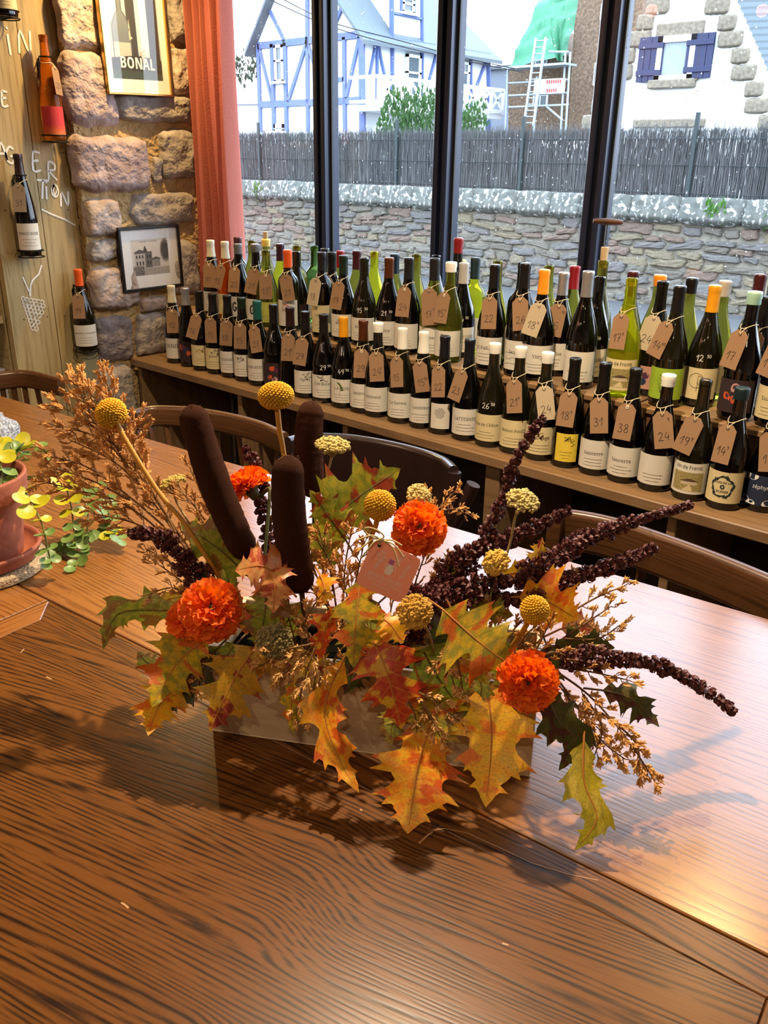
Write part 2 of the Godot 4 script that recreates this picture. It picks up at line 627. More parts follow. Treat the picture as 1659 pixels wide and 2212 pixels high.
# ---------------------------------------------------------------- the stone wall, the planks and what hangs there
const WALL_X := -3.11
func stone_mesh(w: float, h: float, depth: float, sd: int, rough := 0.012) -> MB:   # a rock face, in x and y, proud towards +z
	var m := MB.new()
	var f := noise(9.0, sd, 4)
	var g := noise(30.0, sd + 5, 3)
	var cols := 13
	var rows := 10
	var pts := PackedVector3Array()
	for r in rows:
		for q in cols:
			var a := 2.0 * q / (cols - 1) - 1.0
			var b := 2.0 * r / (rows - 1) - 1.0
			var e := maxf(absf(a), absf(b))
			var px := signf(a) * (1.0 - pow(1.0 - absf(a), 1.35)) * w / 2
			var py := signf(b) * (1.0 - pow(1.0 - absf(b), 1.35)) * h / 2
			var round_in := 1.0 - 0.16 * pow(absf(a * b), 3.0)
			px *= round_in; py *= round_in
			px += f.get_noise_2d(py * 1.2, 40.0) * 0.020 * absf(a)
			py += f.get_noise_2d(px * 1.2, 80.0) * 0.016 * absf(b)
			var z := depth * (1.0 - pow(e, 7.0)) + (f.get_noise_2d(px, py) * rough + g.get_noise_2d(px, py) * rough * 0.45) * (1.0 - pow(e, 5.0))
			pts.append(Vector3(px, py, z - 0.006))
	m.grid(pts, rows, cols)
	return m

func left_wall() -> void:
	var mortar := mat("mortar", Color.WHITE, 0.95)
	mortar.albedo_texture = mottled("mortar mottle", Color(0.60, 0.49, 0.33), Color(0.74, 0.63, 0.45), 256, 0.03, 11)
	triplanar(bump(mortar, noise_tex("grit", 256, 0.06, 12), 1.2), 2.2)
	var wall := struct("wall_left", slab(Vector3(-3.9, 0, -2.45), Vector3(WALL_X, 2.7, -1.775)), mortar)
	var rocks := []
	var tones := [[Color(0.56, 0.49, 0.45), Color(0.79, 0.73, 0.69)], [Color(0.52, 0.44, 0.43), Color(0.76, 0.69, 0.67)], [Color(0.47, 0.44, 0.43), Color(0.70, 0.67, 0.65)], [Color(0.34, 0.31, 0.32), Color(0.60, 0.56, 0.56)]]
	for k in 4:
		var m := mat("stone %d" % k, Color.WHITE, 0.9)
		m.albedo_texture = mottled("stone mottle %d" % k, tones[k][0], tones[k][1], 256, 0.022, 20 + k, 6)
		m.uv1_offset = Vector3(k * 0.3, k * 0.17, 0)
		triplanar(bump(m, noise_tex("rock relief", 512, 0.016, 31, 5), 1.3), 2.2)
		rocks.append(m)
	# outline in the photograph, tone
	var list := ["120,-60,216,104,0", "135,112,252,278,1", "362,-40,414,92,2", "372,100,416,205,0", "252,203,418,264,2", "152,290,322,414,1", "327,338,349,396,2", "345,280,420,390,2", "182,428,260,512,0", "284,414,424,487,2", "190,515,254,563,2", "196,574,300,670,0", "208,678,290,782,3", "294,674,358,768,2", "212,786,292,940,2", "256,520,300,600,2", "300,640,360,672,0", "225,-300,390,-70,1", "110,-260,215,-75,2", "230,-58,360,190,0", "366,520,426,640,2"]
	for k in list.size():
		var q: PackedFloat64Array = list[k].split_floats(",")
		var xm := (q[0] + q[2]) / 2
		var ym := (q[1] + q[3]) / 2
		var z0 := on_x(q[0], ym, WALL_X + 0.01).z
		var z1 := on_x(q[2], ym, WALL_X + 0.01).z
		var y1 := on_x(xm, q[1], WALL_X + 0.01).y
		var y0 := on_x(xm, q[3], WALL_X + 0.01).y
		var s := part(wall, "stone", stone_mesh(z0 - z1, y1 - y0, 0.026 + 0.010 * ((k * 7) % 3), 100 + k, 0.016), rocks[int(q[4])])
		s.transform = Transform3D(Basis(Vector3.FORWARD, Vector3.UP, Vector3.RIGHT), Vector3(WALL_X, (y0 + y1) / 2, (z0 + z1) / 2))
	# the recess beside it, with shelves, and its planks
	var plaster := mat("plaster")
	struct("wall_left", slab(Vector3(-3.9, 0, -1.775), Vector3(-3.75, 2.7, 6.6)), plaster)
	var pine := wood("pine", 512, 256, Color(0.68, 0.60, 0.42), Color(0.47, 0.38, 0.22), 9, 3.5, 5, 0.55)
	var pm := wood_mat("pine planks", pine, 0.62, 0.04)
	pm.uv1_scale = Vector3(1.4, 3.2, 1)
	var px := -3.15
	var spans := [[-1.455, -1.628, 0.0], [-1.631, -1.772, 0.43]]
	var planks := []
	for k in 2:
		var o := MB.new()
		o.poly(PackedVector2Array([Vector2(0.3, 0), Vector2(2.69, 0), Vector2(2.69, spans[k][0] - spans[k][1]), Vector2(0.3, spans[k][0] - spans[k][1])]), 0.035)
		for q in o.u.size(): o.u[q] += Vector2(spans[k][2], spans[k][2] * 0.7)
		var t := thing("wooden_plank", ["tall pine plank with a white chalked grape bunch, nearer the shelf", "tall pine plank with chalk letters beside the stone wall"][k], "plank", Vector3(px - 0.035, 0, spans[k][0]), "chalked planks")
		var pl := part(t, "plank_board", o, pm)
		pl.transform.basis = Basis(Vector3(0, 1, 0), Vector3(0, 0, -1), Vector3(0, 1, 0).cross(Vector3(0, 0, -1)))
		planks.append(t)
	var bat := slab(Vector3(-3.145, 0.3, -1.700), Vector3(-3.105, 0.79, -1.766))
	tag(part(self, "wooden_batten", bat, mat("grey green batten", Color(0.55, 0.53, 0.40), 0.7)), "short greenish wooden batten under the bottle with an orange cap", "batten")
	# chalk
	var chalk := mat("chalk", Color(0.92, 0.91, 0.88), 0.95)
	var words := [["I", 17, 118, 62, 0.0], ["N", 42, 115, 56, 0.2], ["E", 4, 228, 34, 0.1], ["A", -4, 345, 40, 0.1], ["G", 14, 352, 38, 0.1], ["E", 70, 368, 44, 0.2], ["R", 104, 388, 40, 0.2], ["T", 80, 428, 44, 0.35], ["I", 97, 430, 40, 0.3], ["O", 112, 424, 28, 0.2], ["N", 132, 446, 36, 0.2]]
	var chalks := [MB.new(), MB.new()]
	for w in words:
		var p := on_x(w[1], w[2], px + 0.002)
		var p2 := on_x(w[1], w[2] - w[3], px + 0.002)
		var k := 0 if p.z > -1.63 else 1
		var b := Basis(Vector3(0, 0, -1), Vector3(0, 1, 0), Vector3(1, 0, 0)).rotated(Vector3.RIGHT, -w[4] * 0.4)
		pen(chalks[k], w[0], (p2.y - p.y) * 0.95, 0.0075, Transform3D(b, p))
	var flat_at := Transform3D(Basis(Vector3(0, 0, -1), Vector3(0, 1, 0), Vector3(1, 0, 0)), Vector3(px + 0.002, 0, 0))
	var line := func(k: int, pts: Array, w: float) -> void:
		var c := PackedVector2Array()
		for q in pts:
			var p := on_x(q[0], q[1], px + 0.002)
			c.append(Vector2(-p.z, p.y))
		chalks[k].stroke(c, w, flat_at)
	line.call(1, [[90, 452], [110, 462], [140, 474], [163, 487]], 0.006)
	line.call(0, [[49, 598], [55, 612], [64, 632]], 0.005)
	line.call(0, [[90, 572], [84, 592], [70, 606], [66, 618], [65, 640]], 0.006)
	var rg := RandomNumberGenerator.new()
	rg.seed = 4
	for r in 9:
		var wide := 6 - int(r * 0.62)
		for q in wide:
			var cx := 50.0 + r * 2.6 + q * 8.2
			var cy := 645.0 + r * 8.0 + q * 1.5
			var c := []
			for a in 9: c.append([cx + 4.0 * cos(a * 0.785) + rg.randf_range(-0.6, 0.6), cy + 4.2 * sin(a * 0.785)])
			line.call(0, c, 0.0032)
	part(planks[0], "chalk_drawing", chalks[0], chalk, "white chalk letters and a grape bunch").set_meta("kind", "stuff")
	part(planks[1], "chalk_lettering", chalks[1], chalk, "white chalk letters").set_meta("kind", "stuff")
	for k in 2:
		var s := MB.new()
		for q in ([[11, 454], [52, 690], [102, 684]] if k == 0 else [[98, 453], [147, 453], [139, 682]]):
			var p := on_x(q[0], q[1], px)
			s.ball(p - planks[k].position, Vector3(0.002, 0.0035, 0.0035), 8, 5)
		part(planks[k], "screws", s, mat("screw", Color(0.45, 0.42, 0.36), 0.4, 0.8)).set_meta("kind", "stuff")
	for k in 2:
		for nm in ["chalk_drawing", "chalk_lettering"]:
			var c: Node3D = planks[k].get_node_or_null(nm)
			if c: c.position = -planks[k].position
	# shelving behind the planks' left edge
	var sh := thing("wall_shelf", "pine shelf unit with dark bottles left of the planks", "shelf", Vector3(-3.18, 0, -1.2))
	var dark := mat("shelf back", Color(0.05, 0.04, 0.035), 0.8)
	for k in 4:
		part(sh, "shelf_board", slab(Vector3(-0.42, [0.5, 0.868, 1.30, 1.75][k], -0.24), Vector3(0, [0.53, 0.896, 1.33, 1.78][k], 0.9)), pm)
	part(sh, "back_panel", slab(Vector3(-0.45, 0.3, -0.4), Vector3(-0.43, 2.6, 0.9)), dark)
	part(sh, "side_panel", slab(Vector3(-0.42, 0.3, -0.27), Vector3(-0.02, 2.6, -0.25)), pm)
	# the two pictures
	picture("gold framed vintage drinks poster high on the stone wall", [213, -10, 361, -10, 233, 203, 373, 209], mat("brass frame", Color(0.80, 0.66, 0.38), 0.28, 1.0), 0.007, 0)
	picture("small black framed old photograph of a house, low on the stone wall", [250, 493, 397, 485, 274, 633, 402, 617], mat("black frame", Color(0.02, 0.02, 0.022), 0.4), 0.011, 1)

func picture(label: String, q: Array, fm: Material, fw: float, which: int) -> void:
	var x := WALL_X + 0.05
	var tl := on_x(q[0], q[1], x)
	var bl := on_x(q[4], q[5], x)
	var br := on_x(q[6], q[7], x)
	var tr := on_x(q[2], q[3], x)
	if which == 0:
		tl.y = bl.y + 0.40; tr.y = br.y + 0.40
	var w := bl.distance_to(br)
	var h := bl.distance_to(tl)
	var xa := (br - bl).normalized()
	var za := xa.cross((tl - bl).normalized()).normalized()
	var t := thing("framed_picture", label, "picture", (tl + br) / 2)
	t.transform.basis = Basis(xa, za.cross(xa), za)
	var o := MB.new()
	var d := 0.022
	for s in [-1, 1]:
		o.box(Vector3(w, fw, d), Transform3D(Basis(), Vector3(0, s * (h - fw) / 2, -d / 2)), 0.002)
		o.box(Vector3(fw, h - 2 * fw, d), Transform3D(Basis(), Vector3(s * (w - fw) / 2, 0, -d / 2)), 0.002)
	part(t, "frame", o, fm)
	var b := MB.new()
	b.box(Vector3(w - fw, h - fw, 0.004), Transform3D(Basis(), Vector3(0, 0, -0.014)))
	part(t, "mat_board", b, mat("mat board", Color(0.86, 0.86, 0.85), 0.8))
	var im := MB.new()
	var ink := MB.new()
	var iw := w * (0.76 if which == 0 else 0.60)
	var ih := h * (0.80 if which == 0 else 0.56)
	var cy := h * 0.035 if which == 0 else 0.004
	im.uquad(Vector3(-iw / 2, cy - ih / 2, -0.0115), Vector3(iw / 2, cy - ih / 2, -0.0115), Vector3(iw / 2, cy + ih / 2, -0.0115), Vector3(-iw / 2, cy + ih / 2, -0.0115))
	var m := mat("print %d" % which, Color.WHITE, 0.7)
	m.albedo_texture = poster_picture() if which == 0 else house_picture()
	part(t, "print", im, m)
	if which == 0:
		var tx := text_mb("BONAL", 0.052, "Droid Sans", 700)
		ink.add(tx, Transform3D(Basis(Vector3(0.86, -0.02, 0), Vector3(0, 1, 0), Vector3.BACK), Vector3(0, cy - ih * 0.335, -0.0105)))
		part(t, "lettering", ink, mat("white ink", Color(0.9, 0.9, 0.88), 0.7))
	else:
		var tx := text_mb("LE VAL-ANDRÉ - Le Grand Hôtel", 0.006)
		ink.add(tx, Transform3D(Basis(), Vector3(-0.01, cy + ih * 0.44, -0.0105)))
		part(t, "lettering", ink, mat("sepia ink", Color(0.2, 0.17, 0.14), 0.7))
	var g := MB.new()
	g.quad(Vector3(-w / 2 + fw, -h / 2 + fw, -0.004), Vector3(w / 2 - fw, -h / 2 + fw, -0.004), Vector3(w / 2 - fw, h / 2 - fw, -0.004), Vector3(-w / 2 + fw, h / 2 - fw, -0.004))
	var gm := mat("picture glass", Color(1, 1, 1, 0.02), 0.02)
	gm.transparency = BaseMaterial3D.TRANSPARENCY_ALPHA
	part(t, "glass", g, gm)

func poster_picture() -> ImageTexture:      # tall bands of sky and dark, a bottle's outline, a title band over a green foot
	var w := 192
	var h := 320
	var im := Image.create(w, h, false, Image.FORMAT_RGB8)
	im.fill(Color(0.55, 0.62, 0.66))
	im.fill_rect(Rect2i(70, 0, 34, 250), Color(0.10, 0.10, 0.11))
	im.fill_rect(Rect2i(104, 0, 44, 230), Color(0.60, 0.70, 0.76))
	im.fill_rect(Rect2i(148, 0, 40, 300), Color(0.06, 0.05, 0.06))
	for y in h:
		for x in w:
			var bx := absf(x - 46.0)
			var r := 36.0 if y > 150 else (10.0 if y < 100 else lerpf(10, 36, pow((y - 100) / 50.0, 0.7)))
			if y > 40 and y < 255 and bx < r: im.set_pixel(x, y, Color(0.24, 0.27, 0.31) if bx > r - 5 else Color(0.33, 0.38, 0.43))
			if y > 200 and y < 250 and bx < r - 4: im.set_pixel(x, y, Color(0.62, 0.62, 0.62))
			if y > 285: im.set_pixel(x, y, Color(0.13, 0.2, 0.16))
			if y > 240 + 0.12 * absf(x - 96) and y < 288 + 0.05 * x: im.set_pixel(x, y, Color(0.05, 0.05, 0.055))
	return ImageTexture.create_from_image(im)

func house_picture() -> ImageTexture:       # an old sepia view: a villa with a turret by a lane
	var w := 200
	var h := 150
	var im := Image.create(w, h, false, Image.FORMAT_RGB8)
	var f := noise(0.08, 3, 4)
	for y in h:
		for x in w:
			var g := 0.80 - 0.05 * y / h + 0.03 * f.get_noise_2d(x, y)
			var wall := 0.0
			if x > 12 and x < 70 and y > 55 and y < 120: wall = 0.66
			if x >= 70 and x < 108 and y > 50 and y < 118: wall = 0.36
			if x > 12 and x < 108 and y > 40 + absf(x - 42) * 0.35 and y <= 57: wall = 0.30
			if absf(x - 72) < (y - 24) * 0.5 and y > 24 and y < 52: wall = 0.22
			if x > 108 and x < 150 and y > 84 and y < 116: wall = 0.5
			if x > 104 and x < 154 and y > 74 + absf(x - 128) * 0.3 and y < 86: wall = 0.3
			for c in [20, 36, 52, 78, 92]:
				if x > c and x < c + 8 and ((y > 64 and y < 78) or (y > 90 and y < 106)): wall = 0.14
			if wall > 0.0: g = wall
			if y > 118: g = 0.62 - 0.25 * maxf(0, f.get_noise_2d(x * 2, y * 4))
			if y > 108 and x < 60 and f.get_noise_2d(x * 3.0, y * 3.0) > 0.0: g = 0.12
			if pow((x - 182) / 26.0, 2) + pow((y - 50) / 46.0, 2) < 1.0 + f.get_noise_2d(x * 4.0, y * 4.0): g = 0.2
			im.set_pixel(x, y, Color(g, g * 0.96, g * 0.90))
	return ImageTexture.create_from_image(im)

# ---------------------------------------------------------------- the window
const GLASS_Z := -2.42
const MULLIONS := [-2.455, -1.888, -1.318, -0.75, -0.182, 0.386]
func window_wall() -> void:
	var plaster := mat("plaster")
	struct("wall_back", slab(Vector3(-3.11, 0, -2.75), Vector3(2.2, 0.80, -2.40)), plaster)
	struct("wall_back", slab(Vector3(-3.11, 2.45, -2.75), Vector3(2.2, 2.7, -2.36)), plaster)
	struct("wall_back", slab(Vector3(0.96, 0.80, -2.75), Vector3(2.2, 2.45, -2.36)), plaster)
	var blue := mat("blue steel", Color(0.12, 0.15, 0.24), 0.32, 0.25)
	var seal := mat("black seal", Color(0.012, 0.012, 0.015), 0.5)
	var win := Node3D.new()
	win.name = "window_1"
	add_child(win)
	win.set_meta("kind", "structure")
	var edges := [-3.11] + MULLIONS + [0.96]
	for k in MULLIONS.size():
		var o := MB.new()
		o.box(Vector3(0.062, 1.66, 0.05), Transform3D(Basis(), Vector3(MULLIONS[k], 1.63, -2.425)), 0.003)
		for s in [-1, 1]: o.box(Vector3(0.021, 1.66, 0.03), Transform3D(Basis(), Vector3(MULLIONS[k] + s * 0.0185, 1.63, -2.388)), 0.004)
		part(win, "mullion", o, blue)
		var g := MB.new()
		for s in [-1, 1]: g.box(Vector3(0.008, 1.66, 0.012), Transform3D(Basis(), Vector3(MULLIONS[k] + s * 0.035, 1.63, -2.408)), 0.002)
		g.box(Vector3(0.016, 1.66, 0.004), Transform3D(Basis(), Vector3(MULLIONS[k], 1.63, -2.3985)))
		part(win, "seal", g, seal)
	var rail := MB.new()
	for y in [0.82, 2.43]: rail.box(Vector3(4.06, 0.05, 0.05), Transform3D(Basis(), Vector3(-1.075, y, -2.425)), 0.003)
	part(win, "window_rail", rail, blue)
	var gm := mat("window glass", Color(1, 1, 1, 0.0), 0.0)
	gm.transparency = BaseMaterial3D.TRANSPARENCY_ALPHA
	var wet := mat("rain water", Color(1, 1, 1, 0.02), 0.02)
	wet.refraction_enabled = true
	wet.refraction_scale = 0.033
	var rg := RandomNumberGenerator.new()
	rg.seed = 77
	var drop := MB.new()
	drop.ball(Vector3.ZERO, Vector3(1, 1, 0.5), 8, 5)
	var dm := drop.mesh()
	dm.surface_set_material(0, wet)
	for k in edges.size() - 1:
		var a: float = edges[k] + 0.03
		var b: float = edges[k + 1] - 0.03
		var g := MB.new()
		g.quad(Vector3(a, 0.84, GLASS_Z), Vector3(b, 0.84, GLASS_Z), Vector3(b, 2.41, GLASS_Z), Vector3(a, 2.41, GLASS_Z))
		part(win, "pane", g, gm)
		var mm := MultiMesh.new()
		mm.transform_format = MultiMesh.TRANSFORM_3D
		mm.mesh = dm
		mm.instance_count = 420 if k < 4 else 40
		for q in mm.instance_count:
			var r := 0.0008 + 0.0015 * pow(rg.randf(), 2.5)
			var p := Vector3(rg.randf_range(a, b), 0.85 + 1.5 * pow(rg.randf(), 0.8), GLASS_Z - 0.0006)
			mm.set_instance_transform(q, Transform3D(Basis().scaled(Vector3(r, r * rg.randf_range(1.0, 1.7), r)), p))
		var mi := MultiMeshInstance3D.new()
		mi.multimesh = mm
		mi.name = "raindrops"
		mi.set_meta("kind", "stuff")
		win.add_child(mi, true)
	# the curtain
	var cm := mat("coral cloth", Color(0.68, 0.39, 0.33), 0.9)
	cm.backlight_enabled = true
	cm.backlight = Color(0.62, 0.40, 0.34)
	cm.rim_enabled = true
	cm.rim = 0.3
	bump(cm, noise_tex("grit"  , 256, 0.06, 12), 0.06)
	cm.uv1_scale = Vector3(6, 12, 1)
	var pts := PackedVector3Array()
	var cols := 90
	var rows := 14
	for r in rows:
		var y := 0.872 + 1.68 * r / (rows - 1)
		for q in cols:
			var t := float(q) / (cols - 1)
			var ph := t * TAU * 5.2 + 0.5 + 0.25 * sin(y * 2.0 + t * 7.0)
			var z := -2.30 + 0.044 * sin(ph) + 0.012 * sin(ph * 2.0 + 1.0) + 0.004 * sin(y * 5.0 + t * 20.0)
			var x := lerpf(-3.13, -2.862, t) + 0.014 * cos(ph) + 0.004 * sin(y * 3.0 + t * 11.0)
			pts.append(Vector3(x, y, z))
	var c := MB.new()
	c.grid(pts, rows, cols)
	tag(part(self, "curtain", c, cm), "long coral pleated curtain at the left end of the window", "curtain")

# ---------------------------------------------------------------- the counter under the window
func counter() -> void:
	var oakp := wood("counter oak", 512, 256, Color(0.50, 0.39, 0.27), Color(0.34, 0.24, 0.15), 16, 3.0, 41, 0.5)
	var om := wood_mat("counter wood", oakp, 0.5, 0.03)
	var back := mat("counter back", Color(0.12, 0.07, 0.05), 0.7)
	var t := thing("display_counter", "long low oak counter with open compartments under the window", "counter", Vector3(0, 0, 0))
	var o := MB.new()
	o.box(Vector3(4.2, 0.03, 0.495), Transform3D(Basis(), Vector3(-1.0, 0.665, -2.1525)), 0.003)
	var uvw := func(b: MB) -> MB:
		for k in b.v.size():
			var nn := b.n[k].abs()
			b.u[k] = Vector2(b.v[k].x, b.v[k].z) if nn.y > 0.6 else (Vector2(b.v[k].x, b.v[k].y) if nn.z > 0.6 else Vector2(b.v[k].y, b.v[k].z))
		return b
	part(t, "worktop", uvw.call(o), om)
	for x in [-3.08, -2.433, -1.891, -1.3, -0.76, -0.2, 0.36, 0.95]:
		var d := MB.new()
		d.box(Vector3(0.024 if x != -1.3 else 0.05, 0.61, 0.44), Transform3D(Basis(), Vector3(x, 0.345, -2.15)), 0.002)
		part(t, "divider", uvw.call(d), om)
	var p := MB.new()
	p.box(Vector3(4.1, 0.65, 0.012), Transform3D(Basis(), Vector3(-1.0, 0.325, -2.386)))
	part(t, "back_panel", p, back)
	var f := MB.new()
	f.box(Vector3(4.1, 0.04, 0.44), Transform3D(Basis(), Vector3(-1.0, 0.02, -2.15)))
	part(t, "bottom_shelf", uvw.call(f), om)
	# the raised step along the window
	var s := thing("display_step", "raised pale wooden step behind the front bottles, holding two more rows", "shelf", Vector3(0, 0, 0))
	for k in 4:
		var a: float = [-3.05, -1.93, -0.96, 0.05][k]
		var b: float = [-1.934, -0.964, 0.046, 1.0][k]
		var dy: float = [0.0, 0.0, -0.003, 0.0][k]
		var m := MB.new()
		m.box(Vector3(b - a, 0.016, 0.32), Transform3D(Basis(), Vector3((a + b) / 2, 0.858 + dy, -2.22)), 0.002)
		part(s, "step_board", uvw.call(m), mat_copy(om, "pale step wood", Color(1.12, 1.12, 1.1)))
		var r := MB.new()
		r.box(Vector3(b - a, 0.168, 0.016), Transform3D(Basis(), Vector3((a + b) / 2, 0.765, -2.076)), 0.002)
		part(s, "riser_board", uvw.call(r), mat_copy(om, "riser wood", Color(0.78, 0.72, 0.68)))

func mat_copy(m: StandardMaterial3D, key: String, tint: Color) -> StandardMaterial3D:
	if mats.has(key): return mats[key]
	var c: StandardMaterial3D = m.duplicate()
	c.resource_name = key
	c.albedo_color = tint
	mats[key] = c
	return c

# ---------------------------------------------------------------- tables and chairs
func board(parent: Node, called: String, outline: Array, grain: float, thick: float, m: Material, bev := 0.0015) -> MeshInstance3D:   # outline in x and z, grain in degrees
	var cg := cos(deg_to_rad(grain))
	var sg := sin(deg_to_rad(grain))
	var p := PackedVector2Array()
	for q: Vector2 in outline: p.append(Vector2(q.x * cg - q.y * sg, -q.x * sg - q.y * cg))
	if Geometry2D.is_polygon_clockwise(p): p.reverse()
	var n := p.size()
	var inner := PackedVector2Array()
	for k in n:
		var a := (p[k] - p[(k + n - 1) % n]).normalized()
		var b := (p[(k + 1) % n] - p[k]).normalized()
		var na := Vector2(-a.y, a.x)
		var nb := Vector2(-b.y, b.x)
		inner.append(p[k] + (na + nb) / (1.0 + na.dot(nb)) * bev)
	var at := Transform3D(Basis(Vector3(cg, 0, -sg), Vector3(-sg, 0, -cg), Vector3.UP), Vector3.ZERO)
	var o := MB.new()
	o.poly(inner, 0.0, at)
	for k in n:
		var j := (k + 1) % n
		var q := func(v: Vector2, z: float) -> Vector3: return at * Vector3(v.x, v.y, z)
		var k0 := o.v.size()
		o.quad(q.call(p[k], -bev), q.call(p[j], -bev), q.call(inner[j], 0.0), q.call(inner[k], 0.0))
		o.u[k0] = p[k]; o.u[k0 + 1] = p[j]; o.u[k0 + 2] = inner[j]; o.u[k0 + 3] = inner[k]
		o.quad(q.call(p[k], -thick), q.call(p[j], -thick), q.call(p[j], -bev), q.call(p[k], -bev))
	var under := PackedVector2Array()
	for q in p: under.append(Vector2(q.x, -q.y))
	o.poly(under, 0.0, Transform3D(Basis(at.basis.x, -at.basis.y, -at.basis.z), Vector3(0, -thick, 0)))
	return part(parent, called, o, m)

func table_legs(t: Node3D, x0: float, x1: float, z0: float, z1: float, m: Material) -> void:
	var a := MB.new()
	for z in [z0 + 0.05, z1 - 0.05]: a.box(Vector3(x1 - x0 - 0.1, 0.08, 0.02), Transform3D(Basis(), Vector3((x0 + x1) / 2, -0.072, z)))
	for x in [x0 + 0.05, x1 - 0.05]: a.box(Vector3(0.02, 0.08, z1 - z0 - 0.1), Transform3D(Basis(), Vector3(x, -0.072, (z0 + z1) / 2)))
	part(t, "apron", a, m)
	for x in [x0 + 0.07, x1 - 0.07]:
		for z in [z0 + 0.07, z1 - 0.07]:
			var l := MB.new()
			l.box(Vector3(0.055, TABLE - 0.032, 0.055), Transform3D(Basis(), Vector3(x, -(TABLE + 0.032) / 2, z)), 0.004)
			part(t, "leg", l, m)

func tables() -> void:
	var o1 := wood("oak panel", 1400, 1100, Color(0.39, 0.235, 0.085), Color(0.11, 0.058, 0.024), 150, 9.0, 61, 1.0)
	var m1 := wood_mat("dark oak", o1, 0.31, 0.010)
	m1.uv1_scale = Vector3(0.75, 0.95, 1)
	m1.metallic_specular = 0.34
	var o2 := wood("oak top", 1024, 1024, Color(0.53, 0.34, 0.155), Color(0.31, 0.175, 0.07), 105, 6.0, 65, 0.75)
	var m2 := wood_mat("honey oak", o2, 0.24, 0.012)
	m2.uv1_scale = Vector3(0.95, 0.95, 1)
	m2.metallic_specular = 0.62
	var legs := mat("table legs", Color(0.35, 0.22, 0.11), 0.5)
	var under := mat("table core", Color(0.10, 0.06, 0.03), 0.7)
	var turn := deg_to_rad(5.5)
	var xa := Vector3(cos(turn), 0, -sin(turn))
	var za := Vector3(sin(turn), 0, cos(turn))
	# the near table: mitred frame boards round one wide panel
	var at := Vector3(-1.273, TABLE, -0.581)
	var t := thing("oak_table", "dark oak table in front, with a mitred frame round its panel", "table", at)
	t.rotation.y = turn
	var W := 1.22
	var D := 0.95
	var f := 0.047
	var g := 0.0006
	board(t, "frame_board", [Vector2(0, 0), Vector2(W, 0), Vector2(W - f, f - g), Vector2(f, f - g)], 0.0, 0.03, m1)
	board(t, "frame_board", [Vector2(0, D), Vector2(W, D), Vector2(W - f, D - f + g), Vector2(f, D - f + g)], 0.0, 0.03, m1)
	board(t, "frame_board", [Vector2(0, g), Vector2(f - g, f), Vector2(f - g, D - f), Vector2(0, D - g)], 88.0, 0.03, m2)
	board(t, "frame_board", [Vector2(W, g), Vector2(W - f + g, f), Vector2(W - f + g, D - f), Vector2(W, D - g)], 88.0, 0.03, m1)
	board(t, "table_panel", [Vector2(f, f), Vector2(W - f, f), Vector2(W - f, D - f), Vector2(f, D - f)], 9.5, 0.03, m1, 0.0008)
	table_legs(t, 0, W, 0, D, legs)
	var worn := mat("worn wood", Color(0.62, 0.47, 0.30), 0.6)
	var marks := [[[925, 1796], [960, 1790], [1010, 1800], [1080, 1832], [1150, 1865], [1225, 1888], [1292, 1902]], [[905, 1822], [922, 1806], [935, 1797]], [[262, 1950], [270, 1955], [278, 1962]], [[778, 1748], [782, 1752]], [[45, 1410], [52, 1402]], [[1085, 2038], [1098, 2042]], [[100, 1462], [112, 1468]]]
	for q in marks:
		var line := PackedVector2Array()
		for e in q:
			var v := t.transform.affine_inverse() * on_y(e[0], e[1], TABLE)
			line.append(Vector2(v.x, -v.z))
		var sc := MB.new()
		sc.stroke(line, 0.0009 if q.size() > 3 else 0.0022, Transform3D(Basis(Vector3.RIGHT, Vector3.FORWARD, Vector3.UP), Vector3(0, 0.0003, 0)))
		part(t, "scratch", sc, worn)
	# the row behind, and the one under the plant
	var row := [["honey oak table behind the arrangement, its right half white with window light", 0.356, 1.62, -0.003, -0.69, 1.5], ["honey oak table behind the cattails, between two seams", -0.827, 0.353, -0.003, -0.69, -1.0], ["honey oak table at the far left, below the bentwood chair", -1.86, -0.83, -0.003, -0.69, 2.0], ["honey oak table under the potted plant at the left edge", -1.3, -0.004, 0.95, 0.0, 0.5]]
	for r in row:
		var q := thing("oak_table", r[0], "table", at)
		q.rotation.y = turn
		var z0: float = minf(r[3], r[4])
		var z1: float = maxf(r[3], r[4])
		board(q, "tabletop", [Vector2(r[1], z0), Vector2(r[2], z0), Vector2(r[2], z1), Vector2(r[1], z1)], r[5], 0.03, m2)
		table_legs(q, r[1], r[2], z0, z1, legs)

